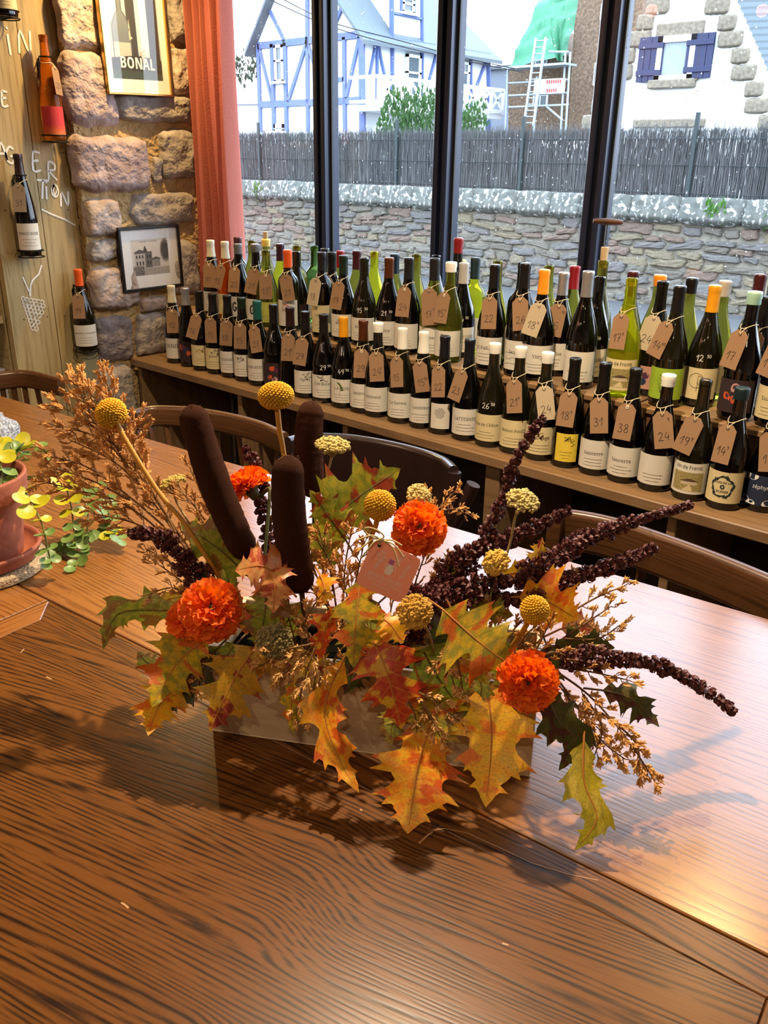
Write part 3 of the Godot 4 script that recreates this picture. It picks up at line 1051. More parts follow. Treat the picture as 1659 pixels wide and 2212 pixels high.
func chairs() -> void:
	var bw := wood("bentwood", 256, 256, Color(0.33, 0.215, 0.12), Color(0.17, 0.10, 0.05), 14, 5.0, 81, 0.6)
	var m := wood_mat("bentwood", bw, 0.30, 0.02)
	m.uv1_scale = Vector3(2.2, 4.0, 1)
	var dark := mat("dark mahogany", Color(0.115, 0.040, 0.028), 0.16)
	dark.clearcoat_enabled = true
	dark.clearcoat = 0.6
	var data := [
		["brown bentwood armchair at the far left, tops of slats showing", [[-60, 812], [0, 803], [60, 800], [130, 817]], 0.06, 0.785, m, 7],
		["brown bentwood armchair behind the left cattail", [[288, 884], [330, 876], [400, 878], [480, 889], [560, 909], [615, 934]], 0.062, 0.785, m, 8],
		["dark polished mahogany chair with a solid curved back panel", [[622, 944], [660, 936], [740, 937], [820, 948], [900, 966], [955, 986], [980, 1006]], 0.17, 0.79, dark, 0],
		["brown bentwood armchair on the right, behind the dark seed spikes", [[1197, 1122], [1203, 1106], [1230, 1101], [1320, 1117], [1420, 1149], [1540, 1192], [1659, 1240], [1740, 1275]], 0.088, 0.795, m, 8]]
	for d in data:
		var pts := PackedVector3Array()
		for q in d[1]: pts.append(on_y(q[0], q[1], d[3]))
		var path := curve(pts, 5)
		var mid := (pts[0] + pts[pts.size() - 1]) / 2
		var out := (pts[pts.size() / 2] - mid)
		out.y = 0
		out = out.normalized()
		var base := mid + Vector3(0, -d[3], 0) - out * 0.06
		var t := thing("chair", d[0], "chair", base)
		var local := PackedVector3Array()
		for p in path: local.append(p - base - Vector3(0, d[2] / 2, 0))
		var o := MB.new()
		o.sweep(local, rounded(0.026, d[2], 0.0115, 3))
		part(t, "top_rail" if d[5] else "back_panel", o, d[4])
		var seat_y := 0.45
		var seat := MB.new()
		seat.lathe(PackedVector2Array([Vector2(0, seat_y - 0.03), Vector2(0.19, seat_y - 0.03), Vector2(0.205, seat_y - 0.02), Vector2(0.205, seat_y - 0.005), Vector2(0.195, seat_y), Vector2(0, seat_y)]), 32)
		part(t, "seat", seat, d[4])
		for k in int(d[5]):
			var u: float = (k + 0.5) / d[5]
			var p := local[int(u * (local.size() - 1))]
			var dirn := Vector3(p.x, 0, p.z).normalized()
			var s := MB.new()
			s.bar(dirn * 0.18 + Vector3(0, seat_y - 0.01, 0), p - Vector3(0, d[2] / 2 - 0.006, 0), 0.017, 0.009, 0.002, dirn)
			part(t, "slat", s, d[4])
		for k in 4:
			var a := PI / 4 + k * PI / 2
			var l := MB.new()
			l.tube(PackedVector3Array([Vector3(cos(a) * 0.155, seat_y - 0.028, sin(a) * 0.155), Vector3(cos(a) * 0.2, 0, sin(a) * 0.2)]), PackedFloat32Array([0.016, 0.012]), 10)
			part(t, "leg", l, d[4])
		if d[5] == 0:
			var e := local[local.size() - 1]
			var s := MB.new()
			s.tube(PackedVector3Array([e + Vector3(0.004, 0.07, 0), e + Vector3(0.006, -0.04, 0.004), Vector3(e.x * 0.8, seat_y, e.z * 0.8)]), PackedFloat32Array([0.016, 0.015, 0.014]), 12)
			part(t, "back_post", s, d[4])
			var k := MB.new()
			k.tube(PackedVector3Array([e + Vector3(0.045, 0.045, -0.02), Vector3(e.x * 0.7, seat_y - 0.01, e.z * 0.7)]), PackedFloat32Array([0.017]), 14)
			part(t, "arm_post", k, d[4])

# ================================================================ wine bottles
var shapes := {}
func profile(kind: String) -> PackedVector2Array:
	match kind:
		"B": return PackedVector2Array([Vector2(0.0, 0.004), Vector2(0.036, 0.0), Vector2(0.0405, 0.003), Vector2(0.0425, 0.009), Vector2(0.0425, 0.118), Vector2(0.0415, 0.136), Vector2(0.0375, 0.158), Vector2(0.0310, 0.180), Vector2(0.0235, 0.203), Vector2(0.0175, 0.224), Vector2(0.0150, 0.242), Vector2(0.0142, 0.285), Vector2(0.0150, 0.286), Vector2(0.0152, 0.296), Vector2(0.0140, 0.300), Vector2(0.009, 0.300), Vector2(0.0088, 0.29), Vector2(0.0, 0.285)])
		"D": return PackedVector2Array([Vector2(0.0, 0.004), Vector2(0.033, 0.0), Vector2(0.0365, 0.003), Vector2(0.0380, 0.009), Vector2(0.0380, 0.176), Vector2(0.0370, 0.188), Vector2(0.0325, 0.200), Vector2(0.0235, 0.212), Vector2(0.0168, 0.222), Vector2(0.0148, 0.236), Vector2(0.0140, 0.282), Vector2(0.0152, 0.283), Vector2(0.0152, 0.297), Vector2(0.0140, 0.300), Vector2(0.009, 0.300), Vector2(0.0088, 0.29), Vector2(0.0, 0.285)])
	return PackedVector2Array([Vector2(0.0, 0.004), Vector2(0.032, 0.0), Vector2(0.0365, 0.003), Vector2(0.0378, 0.009), Vector2(0.0378, 0.105), Vector2(0.0368, 0.125), Vector2(0.0335, 0.152), Vector2(0.0285, 0.180), Vector2(0.0225, 0.210), Vector2(0.0175, 0.236), Vector2(0.0148, 0.258), Vector2(0.0140, 0.285), Vector2(0.0150, 0.286), Vector2(0.0152, 0.296), Vector2(0.0140, 0.300), Vector2(0.009, 0.300), Vector2(0.0088, 0.29), Vector2(0.0, 0.285)])

func radius_at(prof: PackedVector2Array, h: float) -> float:
	for k in range(1, prof.size()):
		if prof[k].y >= h and prof[k].y > prof[k - 1].y:
			return lerpf(prof[k - 1].x, prof[k].x, clampf((h - prof[k - 1].y) / (prof[k].y - prof[k - 1].y), 0, 1))
	return prof[4].x

func shared(key: String, make: Callable) -> ArrayMesh:
	if not shapes.has(key): shapes[key] = make.call().mesh()
	return shapes[key]

func glass(code: String) -> StandardMaterial3D:
	var names := {"k": "black glass", "o": "dark olive glass", "g": "olive glass", "y": "yellow green glass", "a": "amber wine glass", "n": "green glass", "w": "pale wine glass"}
	var key: String = names[code]
	if mats.has(key): return mats[key]
	var m: StandardMaterial3D
	match code:
		"k": m = mat(key, Color(0.022, 0.020, 0.018), 0.06)
		"o": m = mat(key, Color(0.075, 0.068, 0.028), 0.06)
		_:
			var tint: Color = {"g": Color(0.56, 0.56, 0.20), "y": Color(0.78, 0.80, 0.16), "a": Color(0.80, 0.46, 0.13), "n": Color(0.35, 0.50, 0.25), "w": Color(0.90, 0.90, 0.75)}[code]
			m = mat(key, Color(tint.r, tint.g, tint.b, 0.12), 0.03)
			m.refraction_enabled = true
			m.refraction_scale = 0.022
	m.metallic_specular = 0.55
	return m

const CAPS := {"cream": Color(0.80, 0.76, 0.66), "silver": Color(0.66, 0.66, 0.67), "black": Color(0.022, 0.022, 0.026), "teal": Color(0.06, 0.32, 0.29), "plum": Color(0.14, 0.035, 0.05), "yellow": Color(0.86, 0.58, 0.07), "bronze": Color(0.42, 0.24, 0.14), "white": Color(0.88, 0.87, 0.83), "navy": Color(0.035, 0.05, 0.085), "orange": Color(0.86, 0.33, 0.07), "grey": Color(0.38, 0.39, 0.38), "slate": Color(0.06, 0.065, 0.075), "green": Color(0.03, 0.12, 0.06), "pale": Color(0.68, 0.66, 0.63), "amber": Color(0.88, 0.55, 0.10), "mint": Color(0.60, 0.76, 0.68), "red": Color(0.50, 0.06, 0.08), "maroon": Color(0.24, 0.04, 0.06), "blue": Color(0.05, 0.13, 0.19), "purple": Color(0.20, 0.05, 0.12), "tealdark": Color(0.02, 0.13, 0.13), "butter": Color(0.86, 0.74, 0.38)}
const PAPER := {"w": [Color(0.80, 0.78, 0.73), "white label"], "c": [Color(0.80, 0.74, 0.56), "cream label"], "y": [Color(0.84, 0.74, 0.22), "yellow label"], "l": [Color(0.55, 0.66, 0.15), "lime green label"], "b": [Color(0.60, 0.70, 0.78), "pale blue label"], "n": [Color(0.08, 0.13, 0.24), "navy label"], "d": [Color(0.16, 0.09, 0.11), "dark patterned label"], "p": [Color(0.70, 0.52, 0.44), "pinkish label"], "r": [Color(0.72, 0.17, 0.18), "red label"], "g": [Color(0.70, 0.70, 0.30), "yellow green label"]}

func paper_picture() -> ImageTexture:      # a small lane and houses, olive and brown, for the framed labels
	if pics.has("lane"): return pics["lane"]
	var im := Image.create(64, 64, false, Image.FORMAT_RGB8)
	var f := noise(0.09, 9, 4)
	for y in 64:
		for x in 64:
			var v := f.get_noise_2d(x, y * 2) * 0.5 + 0.5
			var c := Color(0.42, 0.40, 0.20).lerp(Color(0.70, 0.62, 0.42), v)
			if y > 28 and y < 42 and absf(x - 36) < 18 - (42 - y) * 0.2: c = Color(0.72, 0.66, 0.55)
			if y > 20 and y <= 30 and absf(x - 36) < (y - 18) * 1.6: c = Color(0.30, 0.22, 0.15)
			if absf(x - 34 + (y - 64) * 0.15) < (y - 40) * 0.5: c = Color(0.78, 0.72, 0.56)
			im.set_pixel(x, y, c)
	pics["lane"] = ImageTexture.create_from_image(im)
	return pics["lane"]

func bend_patch(r: float, h0: float, h1: float, a0: float, a1: float, n := 14) -> MB:
	var o := MB.new()
	var p := PackedVector3Array()
	for k in 2:
		for q in n + 1:
			var a := lerpf(a0, a1, float(q) / n)
			p.append(Vector3(sin(a) * r, [h0, h1][k], cos(a) * r))
	o.grid(p, 2, n + 1)
	for k in o.u.size(): o.u[k].y = 1.0 - o.u[k].y
	return o

func wine(called: String, label: String, group: String, foot: Vector3, high: float, shape: String, gl: String, cap: String, capc: String, price: String, paper: String, words: String, motif: String, turn: float, swing: float, sd: int, tag_look := 0) -> Node3D:
	var rg := RandomNumberGenerator.new()
	rg.seed = sd
	var prof := profile(shape)
	var body: float = prof[4].x
	var t := thing(called, label, "bottle", foot, group)
	t.rotation.y = turn
	var k := high / 0.30
	t.scale = Vector3(1, 1, 1)
	var stretch := Transform3D(Basis().scaled(Vector3(1, k, 1)), Vector3.ZERO)
	var g := part(t, "glass", shared("glass" + shape, func() -> MB:
		var o := MB.new()
		o.lathe(prof, 28)
		return o), null)
	g.transform = stretch
	g.set_surface_override_material(0, glass(gl))
	if cap != "n":
		var cm := mat("capsule " + capc, CAPS[capc], 0.34 if cap != "w" else 0.5, 0.75 if capc in ["silver", "bronze"] else 0.0)
		var low: float = {"f": 0.236, "w": 0.272, "s": 0.262}[cap]
		var c := part(t, "capsule", shared("cap" + cap + shape, func() -> MB:
			var o := MB.new()
			var e := 0.0007 if cap != "w" else 0.0024
			var rows := PackedVector2Array([Vector2(radius_at(prof, low) + e * 0.3, low), Vector2(radius_at(prof, low) + e, low + 0.001)])
			for h in [0.245, 0.255, 0.27, 0.284]:
				if h > low + 0.004: rows.append(Vector2(radius_at(prof, h) + e, h))
			rows.append_array([Vector2(0.0152 + e, 0.286), Vector2(0.0154 + e, 0.297), Vector2(0.0142 + e, 0.3005 + e * 0.4), Vector2(0.011, 0.3012 + e * 0.5), Vector2(0.0, 0.3012 + e * 0.6)])
			o.lathe(rows, 24)
			return o), null)
		c.transform = stretch
		c.set_surface_override_material(0, cm)
	else:
		var c := part(t, "cork", shared("cork", func() -> MB:
			var o := MB.new()
			o.lathe(PackedVector2Array([Vector2(0.0088, 0.28), Vector2(0.0088, 0.2985), Vector2(0.0, 0.299)]), 16)
			return o), null)
		c.transform = stretch
		c.set_surface_override_material(0, mat("cork", Color(0.72, 0.62, 0.48), 0.9))
	if paper != "x":
		var h0 := 0.020 * k
		var h1: float = (0.100 if shape != "D" else 0.118) * k
		if motif == "q": h1 = 0.082 * k
		var half := 1.22
		if motif in ["D", "y", "q"]: half = 0.72
		var lm := mat("label paper " + paper, PAPER[paper][0], 0.75)
		var l := part(t, "label", bend_patch(body + 0.0006, h0, h1, -half, half), lm)
		label_print(l, body + 0.0010, (h0 + h1) / 2, h1 - h0, half, words, motif, paper, rg)
	if price.begins_with("*"):
		var s := MB.new()
		var n := price.substr(1)
		pen(s, n, 0.016, 0.0016, Transform3D(Basis(), Vector3(-0.012, 0.0, 0)))
		if n.length(): pen(s, "50", 0.008, 0.0012, Transform3D(Basis(), Vector3(0.014, 0.010, 0)))
		var hh := 0.118 * k
		part(t, "price_scribble", wrapped(s, radius_at(prof, 0.125) + 0.0007, hh), mat("white pen", Color(0.85, 0.84, 0.80), 0.7))
	elif price != "":
		price_tag(t, prof, k, price, swing, rg, tag_look)
	return t

func label_print(l: Node3D, r: float, mid: float, high: float, half: float, words: String, motif: String, paper: String, rg: RandomNumberGenerator) -> void:
	var inkc := Color(0.17, 0.15, 0.14) if paper != "n" and paper != "d" else Color(0.85, 0.86, 0.86)
	var ink := mat("label ink %s" % ("pale" if paper in ["n", "d"] else "dark"), inkc, 0.8)
	var o := MB.new()
	var wide := 2.0 * half * r
	var at := func(x: float, y: float, s := 1.0) -> Transform3D: return Transform3D(Basis().scaled(Vector3(s, s, s)), Vector3(x, y, 0))
	var main_y := high * 0.12
	if motif == "P": main_y = high * 0.36
	if motif in ["W", "D"]: main_y = -high * 0.42
	if motif == "S": main_y = high * 0.05
	if words != "":
		var size := minf(0.0125, wide * 0.80 / (0.55 * words.length()))
		if motif == "n": size = 0.021
		if motif == "W": size = 0.005
		o.add(text_mb(words, size, "Droid Serif" if motif in ["t", "S", "v"] else "Droid Sans", 400), at.call(0.0, main_y))
	if motif in ["t", "r", "b", "f", "h", "S", "v", "y"]:      # rows of small print
		for q in 3:
			var y := -high * (0.16 + 0.11 * q) if motif != "v" else -high * (0.1 + 0.12 * q)
			var w := wide * rg.randf_range(0.16, 0.3)
			var x := -w
			while x < w:
				var e := rg.randf_range(0.002, 0.006)
				o.stroke(PackedVector2Array([Vector2(x, y), Vector2(minf(x + e, w), y)]), 0.0011, Transform3D())
				x += e + 0.0012
	if o.v.size(): part(l, "lettering", wrapped(o, r, mid), ink)
	var d := MB.new()
	var dm := ink
	match motif:
		"r", "b", "h", "y":
			var c := Vector2(rg.randf_range(-0.006, 0.006), high * 0.27)
			if motif == "r": dm = mat("red drawing", Color(0.45, 0.16, 0.10), 0.8)
			if motif == "h": dm = mat("brown drawing", Color(0.25, 0.13, 0.06), 0.8)
			for q in (9 if motif != "h" else 6):
				var line := PackedVector2Array()
				var p := c + Vector2(rg.randf_range(-0.013, 0.013), rg.randf_range(-0.009, 0.009))
				for e in 5:
					line.append(p)
					p += Vector2(rg.randf_range(-0.006, 0.007), rg.randf_range(-0.005, 0.005))
				d.stroke(line, rg.randf_range(0.0008, 0.0018), Transform3D())
			if motif == "h":      # a horse and its rider
				d.poly(PackedVector2Array([Vector2(-0.012, -0.002), Vector2(-0.006, 0.003), Vector2(0.006, 0.003), Vector2(0.012, 0.009), Vector2(0.015, 0.006), Vector2(0.010, -0.001), Vector2(0.012, -0.010), Vector2(0.007, -0.004), Vector2(-0.006, -0.004), Vector2(-0.013, -0.010)]), 0.0, at.call(0.0, high * 0.12))
				d.poly(PackedVector2Array([Vector2(-0.003, 0.003), Vector2(0.003, 0.003), Vector2(0.003, 0.012), Vector2(-0.002, 0.013)]), 0.0, at.call(0.0, high * 0.12))
		"f":
			dm = mat("green drawing", Color(0.30, 0.36, 0.08), 0.8)
			for q in 7:
				var a := -0.6 + q * 0.42
				var b := Vector2(-0.004, high * 0.02 + q * 0.004)
				var e := b + Vector2(cos(a + 1.0), sin(a + 1.0)) * 0.014
				var n := (e - b).orthogonal() * 0.22
				d.poly(PackedVector2Array([b, (b + e) / 2 + n, e, (b + e) / 2 - n]), 0.0)
			d.stroke(PackedVector2Array([Vector2(-0.006, -high * 0.2), Vector2(-0.004, high * 0.25)]), 0.0012, Transform3D())
		"L":      # a black bird
			for q in 6:
				var y := high * (0.30 - q * 0.1)
				var w := 0.020 - absf(q - 2) * 0.003
				d.poly(PackedVector2Array([Vector2(-w, y), Vector2(-w * 0.3, y - 0.003), Vector2(w * 0.7, y + 0.004), Vector2(w, y - 0.003), Vector2(w * 0.3, y - 0.010), Vector2(-w * 0.5, y - 0.008)]), 0.0)
		"D":      # a disc of black flecks
			for q in 46:
				var a := q * 2.4
				var rr := 0.0165 * sqrt((q + 0.5) / 46.0)
				var p := Vector2(cos(a), sin(a)) * rr + Vector2(0, high * 0.12)
				var e := Vector2(cos(a * 3.0), sin(a * 3.0)) * 0.0016
				d.stroke(PackedVector2Array([p - e, p + e]), 0.0016, Transform3D())
		"C":      # two thin interlaced capitals
			var circle := PackedVector2Array()
			for q in 26: circle.append(Vector2(cos(q * 0.22 + 0.5), sin(q * 0.22 + 0.5)) * 0.019 + Vector2(-0.004, high * 0.10))
			d.stroke(circle, 0.0011, Transform3D())
			d.stroke(PackedVector2Array([Vector2(0.0, -high * 0.25), Vector2(0.0, high * 0.26)]), 0.0013, Transform3D())
			d.stroke(PackedVector2Array([Vector2(0.0, high * 0.26), Vector2(0.010, high * 0.22), Vector2(0.010, high * 0.08), Vector2(0.0, high * 0.04), Vector2(0.013, -high * 0.22)]), 0.0013, Transform3D())
		"W":      # a wreath round lettering
			dm = mat("wreath green", Color(0.04, 0.13, 0.15), 0.8)
			for q in 34:
				var a := TAU * q / 34.0
				var p := Vector2(cos(a), sin(a)) * (0.0245 + 0.0018 * sin(a * 5)) + Vector2(0, high * 0.02)
				var e := Vector2(cos(a + 1.9), sin(a + 1.9)) * (0.0035 + 0.0022 * float(q % 3))
				d.stroke(PackedVector2Array([p - e, p, p + e]), 0.0028 if q % 3 else 0.0045, Transform3D())
			var ring := PackedVector2Array()
			for q in 21: ring.append(Vector2(cos(TAU * q / 20), sin(TAU * q / 20)) * 0.004 + Vector2(0, high * 0.02))
			d.stroke(ring, 0.003, Transform3D())
			var tx := MB.new()
			tx.add(text_mb("CLOS DE LA", 0.0075, "Droid Sans", 700), at.call(0.0, high * 0.16))
			tx.add(text_mb("VILENIE", 0.0078, "Droid Sans", 700), at.call(0.0, -high * 0.13))
			part(l, "lettering", wrapped(tx, r, mid), ink)
		"z":      # white cloud edges
			dm = mat("cloud white", Color(0.85, 0.86, 0.86), 0.8)
			for q in [[-0.5, 0.44, 0.010], [-0.28, 0.47, 0.012], [-0.42, -0.42, 0.011], [0.3, -0.44, 0.012], [0.48, -0.36, 0.010], [-0.2, -0.46, 0.008]]:
				var c := PackedVector2Array()
				for e in 12: c.append(Vector2(q[0] * wide * 0.8 + cos(TAU * e / 12) * q[2] * 1.4, clampf(q[1] * high + sin(TAU * e / 12) * q[2], -high / 2, high / 2)))
				d.poly(c, 0.0)
		"M", "q":      # painted patches
			for q in 5:
				var pm := mat("patch %d" % (q % 4), [Color(0.75, 0.30, 0.12), Color(0.08, 0.16, 0.28), Color(0.70, 0.52, 0.50), Color(0.30, 0.12, 0.25)][q % 4], 0.8)
				var c := PackedVector2Array()
				var ctr := Vector2(rg.randf_range(-0.3, 0.3) * wide, rg.randf_range(-0.28, 0.28) * high)
				for e in 9: c.append(ctr + Vector2(cos(TAU * e / 9), sin(TAU * e / 9)) * rg.randf_range(0.006, 0.013))
				var pb := MB.new()
				pb.poly(c, 0.0)
				part(l, "colour_patch", wrapped(pb, r + 0.0001 * q, mid), pm)
		"o":      # an orange arch
			dm = mat("orange print", Color(0.80, 0.28, 0.10), 0.8)
			var c := PackedVector2Array()
			for e in 15: c.append(Vector2(cos(PI * e / 14) * 0.016, sin(PI * e / 14) * 0.03 + high * 0.02))
			d.poly(c, 0.0)
		"m":      # a ridge line
			for q in 3:
				var c := PackedVector2Array()
				for e in 12: c.append(Vector2((e / 11.0 - 0.5) * wide * 0.8, high * (0.1 - 0.2 * q) + rg.randf_range(-0.004, 0.004)))
				d.stroke(c, 0.001, Transform3D())
		"P":
			var pic := bend_patch(r, mid - high * 0.40, mid + high * 0.20, -half * 0.72, half * 0.72)
			var pm := mat("lane print", Color.WHITE, 0.8)
			pm.albedo_texture = paper_picture()
			part(l, "printed_picture", pic, pm)
		"e":      # two bold black letters
			pen(d, "GE", 0.03, 0.006, at.call(-0.02, -high * 0.2))
	if d.v.size(): part(l, "printed_drawing", wrapped(d, r, mid), dm)

func price_tag(t: Node3D, prof: PackedVector2Array, k: float, price: String, swing: float, rg: RandomNumberGenerator, look: int) -> void:
	# swing: where round the bottle the tag hangs, in radians from the label's middle
	var hn := 0.222 * k
	var rn := radius_at(prof, 0.222) + 0.0015
	var a := swing
	var dirn := Vector3(sin(a), 0, cos(a))
	var side := Vector3(cos(a), 0, -sin(a))
	var big := 1.0 if look != 1 else 1.2
	var long := 0.092 * big
	var wide := 0.047 * big
	var top := dirn * (rn + 0.008) + Vector3(0, hn - 0.012, 0)
	var low_h := hn - 0.012 - long * 0.93
	var low := dirn * (radius_at(prof, low_h / k) + 0.004) + Vector3(0, low_h, 0)
	var push := 0.0
	for e in 12:      # the card lies outside the shoulder all along its length
		var at := top.lerp(low, e / 11.0)
		push = maxf(push, radius_at(prof, at.y / k) + 0.0035 - Vector2(at.x, at.z).length())
	low += dirn * push
	top += dirn * push
	var up := (top - low).normalized()
	var nrm := side.cross(up).normalized()
	if nrm.dot(dirn) < 0: nrm = -nrm
	var roll := rg.randf_range(-0.25, 0.25)
	if look == 2: roll = 0.0
	up = up.rotated(nrm, roll)
	var x := up.cross(nrm).normalized()
	var b := Basis(x, up, nrm)
	var kraft := mat("kraft card", Color(0.54, 0.42, 0.31), 0.9)
	if look == 3: kraft = mat("pale card", Color(0.66, 0.60, 0.50), 0.9)
	var o := MB.new()
	var h := wide / 2
	var c := wide * 0.27
	o.poly(PackedVector2Array([Vector2(-h, -long), Vector2(h, -long), Vector2(h, -c), Vector2(h - c, 0.0), Vector2(-h + c, 0.0), Vector2(-h, -c)]), 0.0009)
	var card := part(t, "price_tag", o, kraft)
	card.transform = Transform3D(b, top + up * 0.004)
	var ink := MB.new()
	var sub := price.split("+")
	var hh := 0.021 if sub[0].length() < 3 else 0.016
	pen(ink, sub[0], hh, 0.0014, Transform3D(Basis().rotated(Vector3.BACK, 0.06), Vector3(-hh * 0.62, -long * 0.80, 0.0004)))
	if sub.size() > 1: pen(ink, sub[1], 0.0085, 0.001, Transform3D(Basis(), Vector3(h * 0.45, -long * (0.62 if rg.randf() < 0.7 else 0.28), 0.0004)))
	part(card, "lettering", ink, mat("pen ink", Color(0.05, 0.045, 0.05), 0.6))
	var hole := MB.new()
	var ring := PackedVector3Array()
	for e in 13: ring.append(Vector3(cos(TAU * e / 12) * 0.0035, sin(TAU * e / 12) * 0.0035 - 0.009, 0.0006))
	hole.tube(ring, PackedFloat32Array([0.0012 if look == 2 else 0.0006]), 5, false)
	part(card, "eyelet", hole, mat("eyelet", Color(0.80, 0.78, 0.72), 0.6) if look == 2 else mat("pen ink"))
	var s := MB.new()
	var loop := PackedVector3Array()
	for e in 17:
		var g := a + PI + TAU * e / 16.0
		var d2 := Vector3(sin(g), 0, cos(g))
		var dip := -0.010 * (1.0 + d2.dot(dirn)) * 0.5 + 0.004 * sin(g * 2.0)
		loop.append(d2 * (radius_at(prof, (hn + 0.008 + dip) / k) + 0.0016) + Vector3(0, hn + 0.008 + dip, 0))
	s.tube(loop, PackedFloat32Array([0.0011]), 5, false)
	var hp := card.transform * Vector3(0, -0.009, 0.001)
	for e in [7, 9]:
		s.tube(PackedVector3Array([loop[e], (loop[e] + hp) / 2 + nrm * 0.003, hp]), PackedFloat32Array([0.0010]), 5)
	part(t, "string", s, mat("string", Color(0.80, 0.74, 0.62), 0.9))

# px|py of the cap's top in the photograph|shape|glass|cap kind|cap colour|price|label paper|words|motif|tag look
const FRONT := "369|617|A|o|f|cream|12+9|w|DENIS|n|2;399|622|A|k|f|silver||d||M|0;429|628|B|k|f|black|16|c||r|0;458|634|A|k|f|black|15|c|grand|b|0;490|638|A|k|f|black|18+9|w|VIGNERONS|v|0;521|643|A|k|s|green|15|w||b|2;555|650|B|k|f|teal|27|w|ANA BEYER|t|0;590|658|B|k|f|black||d||M|0;626|664|B|k|f|plum|21+9|x|||0;659|673|B|k|f|black|29|w|Vignes|b|0;699|679|B|k|f|black|*29|w|Clos Durand|b|0;742|685|B|k|f|yellow|*49|w|L A MUSE|f|0;785|692|B|k|f|bronze|29|w|Astarté|t|2;817|698|B|k|w|white|24+9|w|Gormaux|t|0;870|709|B|o|f|white|15|w|La Garma|t|0;916|717|A|k|f|white|15+80|w|Lanterne|t|0;962|726|B|k|f|navy|22|w||D|0;1016|733|B|k|f|navy|23|w|LATTERNES|v|0;1070|742|B|o|w|white|*26|c|Bois de Chêne|t|0;1126|750|B|o|w|white|21+9|c|Maison Pouilly|t|0;1184|762|B|o|w|white|24|c|Pas-si-Sage|h|3;1244|774|B|k|f|black|18+9|y||y|0;1309|784|B|k|f|black|31|w|Sancerre|S|0;1375|796|B|k|f|black|38|w|Sancerre|S|2;1446|810|B|k|w|white|24+9|w||t|0;1526|820|B|o|n||19+9|w|Vin de Frantz|P|0;1605|838|B|k|w|tealdark|14+9|c||W|0;1688|856|B|k|w|navy|17|n|zéphyr|z|0"
const MIDDLE := "454|519|A|o|f|cream|11|w||b|2;485|522|A|a|f|cream|15|c||t|0;513|527|B|k|s|grey|20|w||e|2;551|528|B|k|w|grey|31|w|RM|e|0;574|540|B|g|n||13+9|g||t|2;621|540|D|o|f|orange|21|w|Rosé|o|0;640|543|B|o|n|||d||M|0;695|545|D|k|f|slate|18|c|Château|v|3;717|545|D|k|f|black|16|w|Vallon|t|3;742|552|B|k|f|green|19|w|Rameau|b|0;787|557|B|o|n||*15|w|Astarté|t|0;841|557|B|k|f|bronze|*21|w|Sancy|t|0;884|557|B|k|f|slate|24|w|MARS|b|2;940|558|B|g|f|slate|17+9|w|Domaine|t|1;975|567|B|g|w|white|15+9|w||f|2;1003|568|B|k|f|pale|*34|w|GRANDE CUVÉE|v|0;1070|572|B|k|f|black|22|w|LE PARADIS|v|0;1136|569|B|k|f|black|26|w|Sancerre|m|0;1177|583|B|k|f|amber|18+9|w|Vitry|t|3;1219|589|B|k|f|silver|15+90|w|Petit Clos|v|0;1272|586|B|k|f|silver||w||t|0;1297|597|B|k|n||*19|w|POUILLY-FUMÉ|m|0;1366|600|B|y|n||17+9|c|Vin de Frantz|P|0;1433|607|B|k|n||24|p|Vin de|q|3;1470|618|B|o|f|black|14+60|l||L|0;1546|617|B|o|f|yellow|*12|c||C|0;1632|631|B|k|w|mint|17|d||M|0;1659|641|B|o|f|black|17+50|b|Montagne|m|2;1718|650|B|k|f|black|19|c|Domaine|t|0"
const BACK := "513|513|D|k|f|maroon|c;543|519|B|g|n||w;605|527|B|y|f|purple|w;641|530|D|g|n||w;679|531|D|n|n||w;702|537|D|k|f|slate|c;735|542|B|g|f|red|c;771|542|B|g|f|maroon|w;809|543|B|y|n||w;853|549|B|g|f|blue|w;900|549|B|g|n||w;943|551|B|k|n||w;991|515|B|o|s|red|w;996|562|B|g|w|butter|w;1028|557|D|y|f|tealdark|w;1076|563|B|g|n||w;1130|566|D|k|n||w;1187|573|B|g|n||w;1243|575|B|g|f|red|w;1369|587|B|g|f|maroon|w;1427|595|B|g|w|amber|w;1496|601|B|g|s|black|w;1568|607|B|g|s|pale|w;1644|593|B|g|f|maroon|c;1712|598|B|g|f|black|w"

const ORD := ["first", "second", "third", "fourth", "fifth", "sixth", "seventh", "eighth", "ninth", "tenth", "eleventh", "twelfth", "thirteenth", "fourteenth", "fifteenth", "sixteenth", "seventeenth", "eighteenth", "nineteenth", "twentieth", "twenty-first", "twenty-second", "twenty-third", "twenty-fourth", "twenty-fifth", "twenty-sixth", "twenty-seventh", "twenty-eighth", "twenty-ninth"]
const GLASSES := {"k": "black", "o": "dark olive", "g": "olive", "y": "yellow-green", "a": "amber", "n": "green", "w": "pale"}
var stood := []
func clear_spot(x: float, y: float, z: float, give: float, r: float) -> Vector3:      # along the line of sight, the place that leaves the neighbours most room
	var best := Vector3.ZERO
	var room_ := -9.0
	for k in 15:
		var p := on_z(x, y, z + give * k / 14.0)
		var free := 0.001
		for q in stood:
			if absf(q[0].x - p.x) < 0.12: free = minf(free, Vector2(q[0].x - p.x, q[0].z - p.z).length() - r - q[1])
		if free > room_ + 1e-4:
			room_ = free
			best = p
	stood.append([best, r])
	return best

